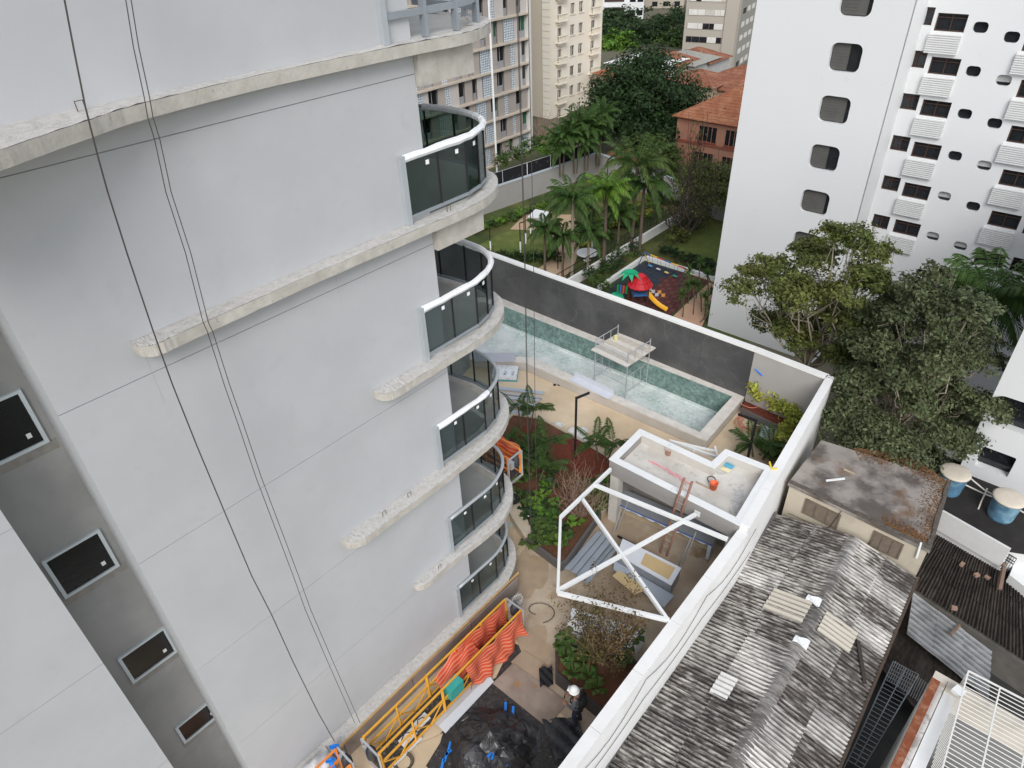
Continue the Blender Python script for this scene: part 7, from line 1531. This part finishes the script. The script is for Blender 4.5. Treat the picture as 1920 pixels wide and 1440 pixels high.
# --- two blocks at the horizon
def farblock(u0, u1, v, D, label, m, balc):
    A = AT(u0, v, D); C = AT(u1, v, D); A[2] = C[2] = 0; d = unit(C-A); n = np.array([d[1], -d[0], 0]); n = n if n[1] < 0 else -n; L = np.linalg.norm(C-A); t = thing('far_building', label, 'building', A+[0, 0, -20])
    part('core', flatbox(A, d, n, 0, L, -25, 45, -14, 0), m, t); z0 = onv(u0, v, A, d)[2]
    for f in range(-6, 6):
        z = z0+3.1*f
        if balc:
            part('balcony', flatbox(A, d, n, .5, L*.55, z-.9, z+.1, .0, 1.5), white_paint, t); part('balcony_gap', flatbox(A, d, n, .6, L*.53, z+.12, z+1.8, .0, .1), M('balcony red shade', (.06, .03, .03), .8), t)
        for k in range(2 if balc else 3): s = L*(.66+.18*k) if balc else L*(.2+.28*k); part('window', flatbox(A, d, n, s, s+1.5, z, z+1.2, .0, .05), pane_ref, t)
farblock(1128, 1206, 30, 205, 'white far building with dark banded balconies at the top edge', white_paint, True)
farblock(1206, 1280, 35, 225, 'tan far building between the white one and the grey tower', M('tan far render', (.45, .40, .33), .9, .05, .1), False)
# --- houses with tile roofs
tile_o = M('orange clay tile', (.33, .125, .065), .9, .25, 2.5, .01, 6, col2=(.40, .18, .10), mix=(.45, .6), mscale=.8, col3=(.22, .10, .06), mix3=(.62, .72), m3scale=1.2)
tile_r = M('old clay tile', (.25, .10, .06), .9, .25, 2.5, col2=(.32, .15, .095), mix=(.45, .6), mscale=.6, col3=(.18, .10, .07), mix3=(.6, .7), m3scale=1.0)
def hiproof(t, corners, z, zr, inset_, mat, rows=9, ov=.5):
    """hip roof of overlapping tile courses, each course its own strip"""
    c = [np.array([*p[:2], 0]) for p in corners]; d = unit(c[1]-c[0]); w = unit(c[3]-c[0]); L = np.linalg.norm(c[1]-c[0]); W = np.linalg.norm(c[3]-c[0])
    base = [c[0]-d*ov-w*ov, c[1]+d*ov-w*ov, c[2]+d*ov+w*ov, c[3]-d*ov+w*ov]; ra = c[0]+d*min(inset_, L*.48)+w*W/2; rb = c[1]-d*min(inset_, L*.48)+w*W/2
    for (p, q, e, f) in ((base[0], base[1], ra, rb), (base[1], base[2], rb, rb), (base[2], base[3], rb, ra), (base[3], base[0], ra, ra)):
        for r in range(rows):
            t0, t1 = r/rows, (r+1.06)/rows; t1 = min(t1, 1); A_, C_ = p+(e-p)*t0, q+(f-q)*t0; D_, E_ = q+(f-q)*t1, p+(e-p)*t1; h0, h1 = z+(zr-z)*t0+.06, z+(zr-z)*t1
            b = B(); b.quad([*A_[:2], h0], [*C_[:2], h0], [*D_[:2], h1], [*E_[:2], h1]); b.quad([*A_[:2], h0-.07], [*C_[:2], h0-.07], [*C_[:2], h0], [*A_[:2], h0]); part('tile_course', b, mat, t)
    b = B(); [b.beam([*x[:2], z], [*y[:2], zr+.02], .25, .12) for x, y in ((base[0], ra), (base[1], rb), (base[2], rb), (base[3], ra))]; b.beam([*ra[:2], zr+.02], [*rb[:2], zr+.02], .25, .12); part('ridge_tiles', b, mat, t)
def house(label, p0, d, n, L, W, z0, z1, zr, wm, rm, wins=(), rows=9, cat='house'):
    """p0 front left corner, d along the front, n outwards"""
    p0 = np.array([p0[0], p0[1], 0]); t = thing('tile_roof_house', label, cat, p0+[0, 0, z0]); c = [p0, p0+d*L, p0+d*L-n*W, p0-n*W]; b = B(); b.prism([tuple(x[:2]) for x in c], z0, z1); part('wall', b, wm, t)
    hiproof(t, c, z1, zr, W/2, rm, rows)
    for (s, z, w, h) in wins:
        g = part('window', flatbox(p0, d, n, s-w/2, s+w/2, z-h/2, z+h/2, .0, .06), pane_ref, t)
        part('frame', flatbox(p0, d, n, s-w/2-.08, s+w/2+.08, z-h/2-.16, z-h/2, .0, .14), M('brick trim', (.3, .09, .06), .9), g)
        for k in range(1, 4): part('bar', flatbox(p0, d, n, s-w/2+w*k/4-.03, s-w/2+w*k/4+.03, z-h/2, z+h/2, .061, .09), wm, g)
    return t
pink = M('terracotta render', (.44, .22, .15), .9, .08, .4, .003, 5, col2=(.40, .17, .115), mix=(.5, .65), mscale=.4)
PF = gp(1262, 305, ZN); z1p = zat(1272, 217, gp(1262, 305, ZN)); dP = DU; nP = DN
pk_h = house('terracotta two storey house with orange tile roof beside the white tower', PF, dP, nP, 15, 11, ZN, z1p, z1p+3.2, pink, tile_o, [(4.2, z1p-1.5, 2.2, 1.7), (7.6, z1p-1.5, 2.2, 1.7), (4.0, z1p-4.6, 2.4, 1.8), (7.6, z1p-4.6, 2.2, 1.8), (11, z1p-1.5, 2, 1.7)], 14)
for zz in (z1p-2.9, z1p-.25): part('string_course', flatbox(PF, dP, nP, 0, 15, zz, zz+.3, .0, .1), M('brick trim', (.3, .09, .06)), pk_h)
q_ = gp(1345, 185, z1p+2.4); 
def AB(u, v, D, z): p = AT(u, v, D); p[2] = z; return p
bw_ = M('buff wall', (.42, .33, .24), .9, .08); gwl = M('grey wall', (.4, .4, .39), .9)
hs_ = [('long house with old red tile roof behind the terracotta house', (1292, 160, 112), 15, 11, 2.4, bw_, tile_r), ('low orange roofed building beside the cream block', (1118, 137, 113), 9, 6, .8, bw_, tile_o), ('white roofed low building beyond the big dark tree', (1140, 118, 122), 9, 9, .7, white_paint, M('white roof', (.75, .75, .74), .7, .05)), ('small red roofed house below the far trees', (1192, 114, 126), 8, 6, 1.5, bw_, tile_r), ('grey roofed house beside the far grey tower', (1222, 114, 128), 8, 8, 1.4, gwl, M('grey tile', (.33, .32, .29), .9, .15, 1)), ('red roofed house in front of the far grey tower', (1252, 110, 132), 8, 7, 1.6, gwl, tile_r), ('low tile roofed outbuilding at the corner of the garden wall', (1132, 296, 84), 6, 5, .9, gwl, tile_r), ('cream walled house half hidden by the big dark tree', (1245, 152, 112), 8, 7, 1.4, bw_, tile_r)]
for (lab, (u, v, D), L, W, dr, wm, rm) in hs_:
    p = AT(u, v, D); house(lab, p, DU, DN, L, W, -16, p[2], p[2]+dr, wm, rm, [(L*.3, p[2]-1.4, 1.1, 1.1), (L*.65, p[2]-1.4, 1.1, 1.1)], 8)
# ================================================================== trees behind
tpx('dark_tree', 'big dense dark tree in front of the cream apartment block', (1205, 300), ZN, ((1205, 170, 0, 6.2, 4.2), (1155, 210, -1, 4.6, 3.4), (1255, 190, 1, 4.6, 3.4), (1190, 235, -3, 4.8, 3.0), (1245, 240, -2, 3.8, 2.6), (1215, 130, 2, 4.0, 2.6), (1165, 165, 1, 3.6, 2.6), (1285, 205, 2, 2.8, 2.2), (1135, 240, -2, 2.6, 2.0)), 34000, .42, LG['dark'], 93.0, .5, shell=.35)
for k, (u, v, D, r, mt, lab) in enumerate(((1140, 60, 178, 7, 'far', 'far dark tree beside the cream block, upper one'), (1180, 75, 172, 7, 'far', 'far rounded tree below the white far building'), (1215, 85, 175, 6.5, 'dark', 'far dark tree left of the palms at the horizon'), (1245, 65, 180, 8, 'far', 'far broad tree in front of the tan far building'), (1150, 92, 165, 5, 'bright', 'far bright green tree beside the cream block'), (1268, 90, 168, 5.5, 'mid', 'far green tree left of the grey far tower'), (1165, 48, 190, 6, 'dark', 'far dark tree directly under the white far building'), (1280, 50, 200, 6, 'far', 'far tree against the grey far tower'))):
    tpx('far_tree', lab, (u, v+30), -12, ((u, v, 0, r, r*.7), (u-12, v+10, 1, r*.7, r*.5), (u+12, v+8, -1, r*.7, r*.5)), 4500, .75, LG[mt], D, .4, 'far trees', shell=.35)
for k, (u, v, r, mt) in enumerate(((1010, 290, 1.4, 'mid'), (1040, 285, 1.6, 'palm'), (1065, 275, 1.6, 'mid'), (960, 310, 1.4, 'mid'), (985, 300, 1.6, 'palm'), (1100, 275, 1.8, 'dark'), (1130, 270, 1.8, 'dark'), (940, 318, 1.3, 'mid'), (1025, 300, 1.2, 'bright'))):
    bush(u, v, -7.2, r, r*1.6, 600, .3, LG[mt], 'garden shrub between the black fence and the apartments', 'shrubs behind the black fence')
tpx('garden_tree', 'dark garden tree between the big palm and the terracotta house', (1230, 330), ZN, ((1225, 285, 0, 2.2, 1.8), (1250, 295, 1, 2.0, 1.5), (1195, 275, 2, 2.2, 1.6)), 7000, .3, LG['mid'])
twiggy('bare_shrub', 'leafless shrub with pink tips before the cream block', gp(1022, 275, -8.5), 4.0, 2.2, 24, twig, None, 0, .05, 'shrub', 2.5)
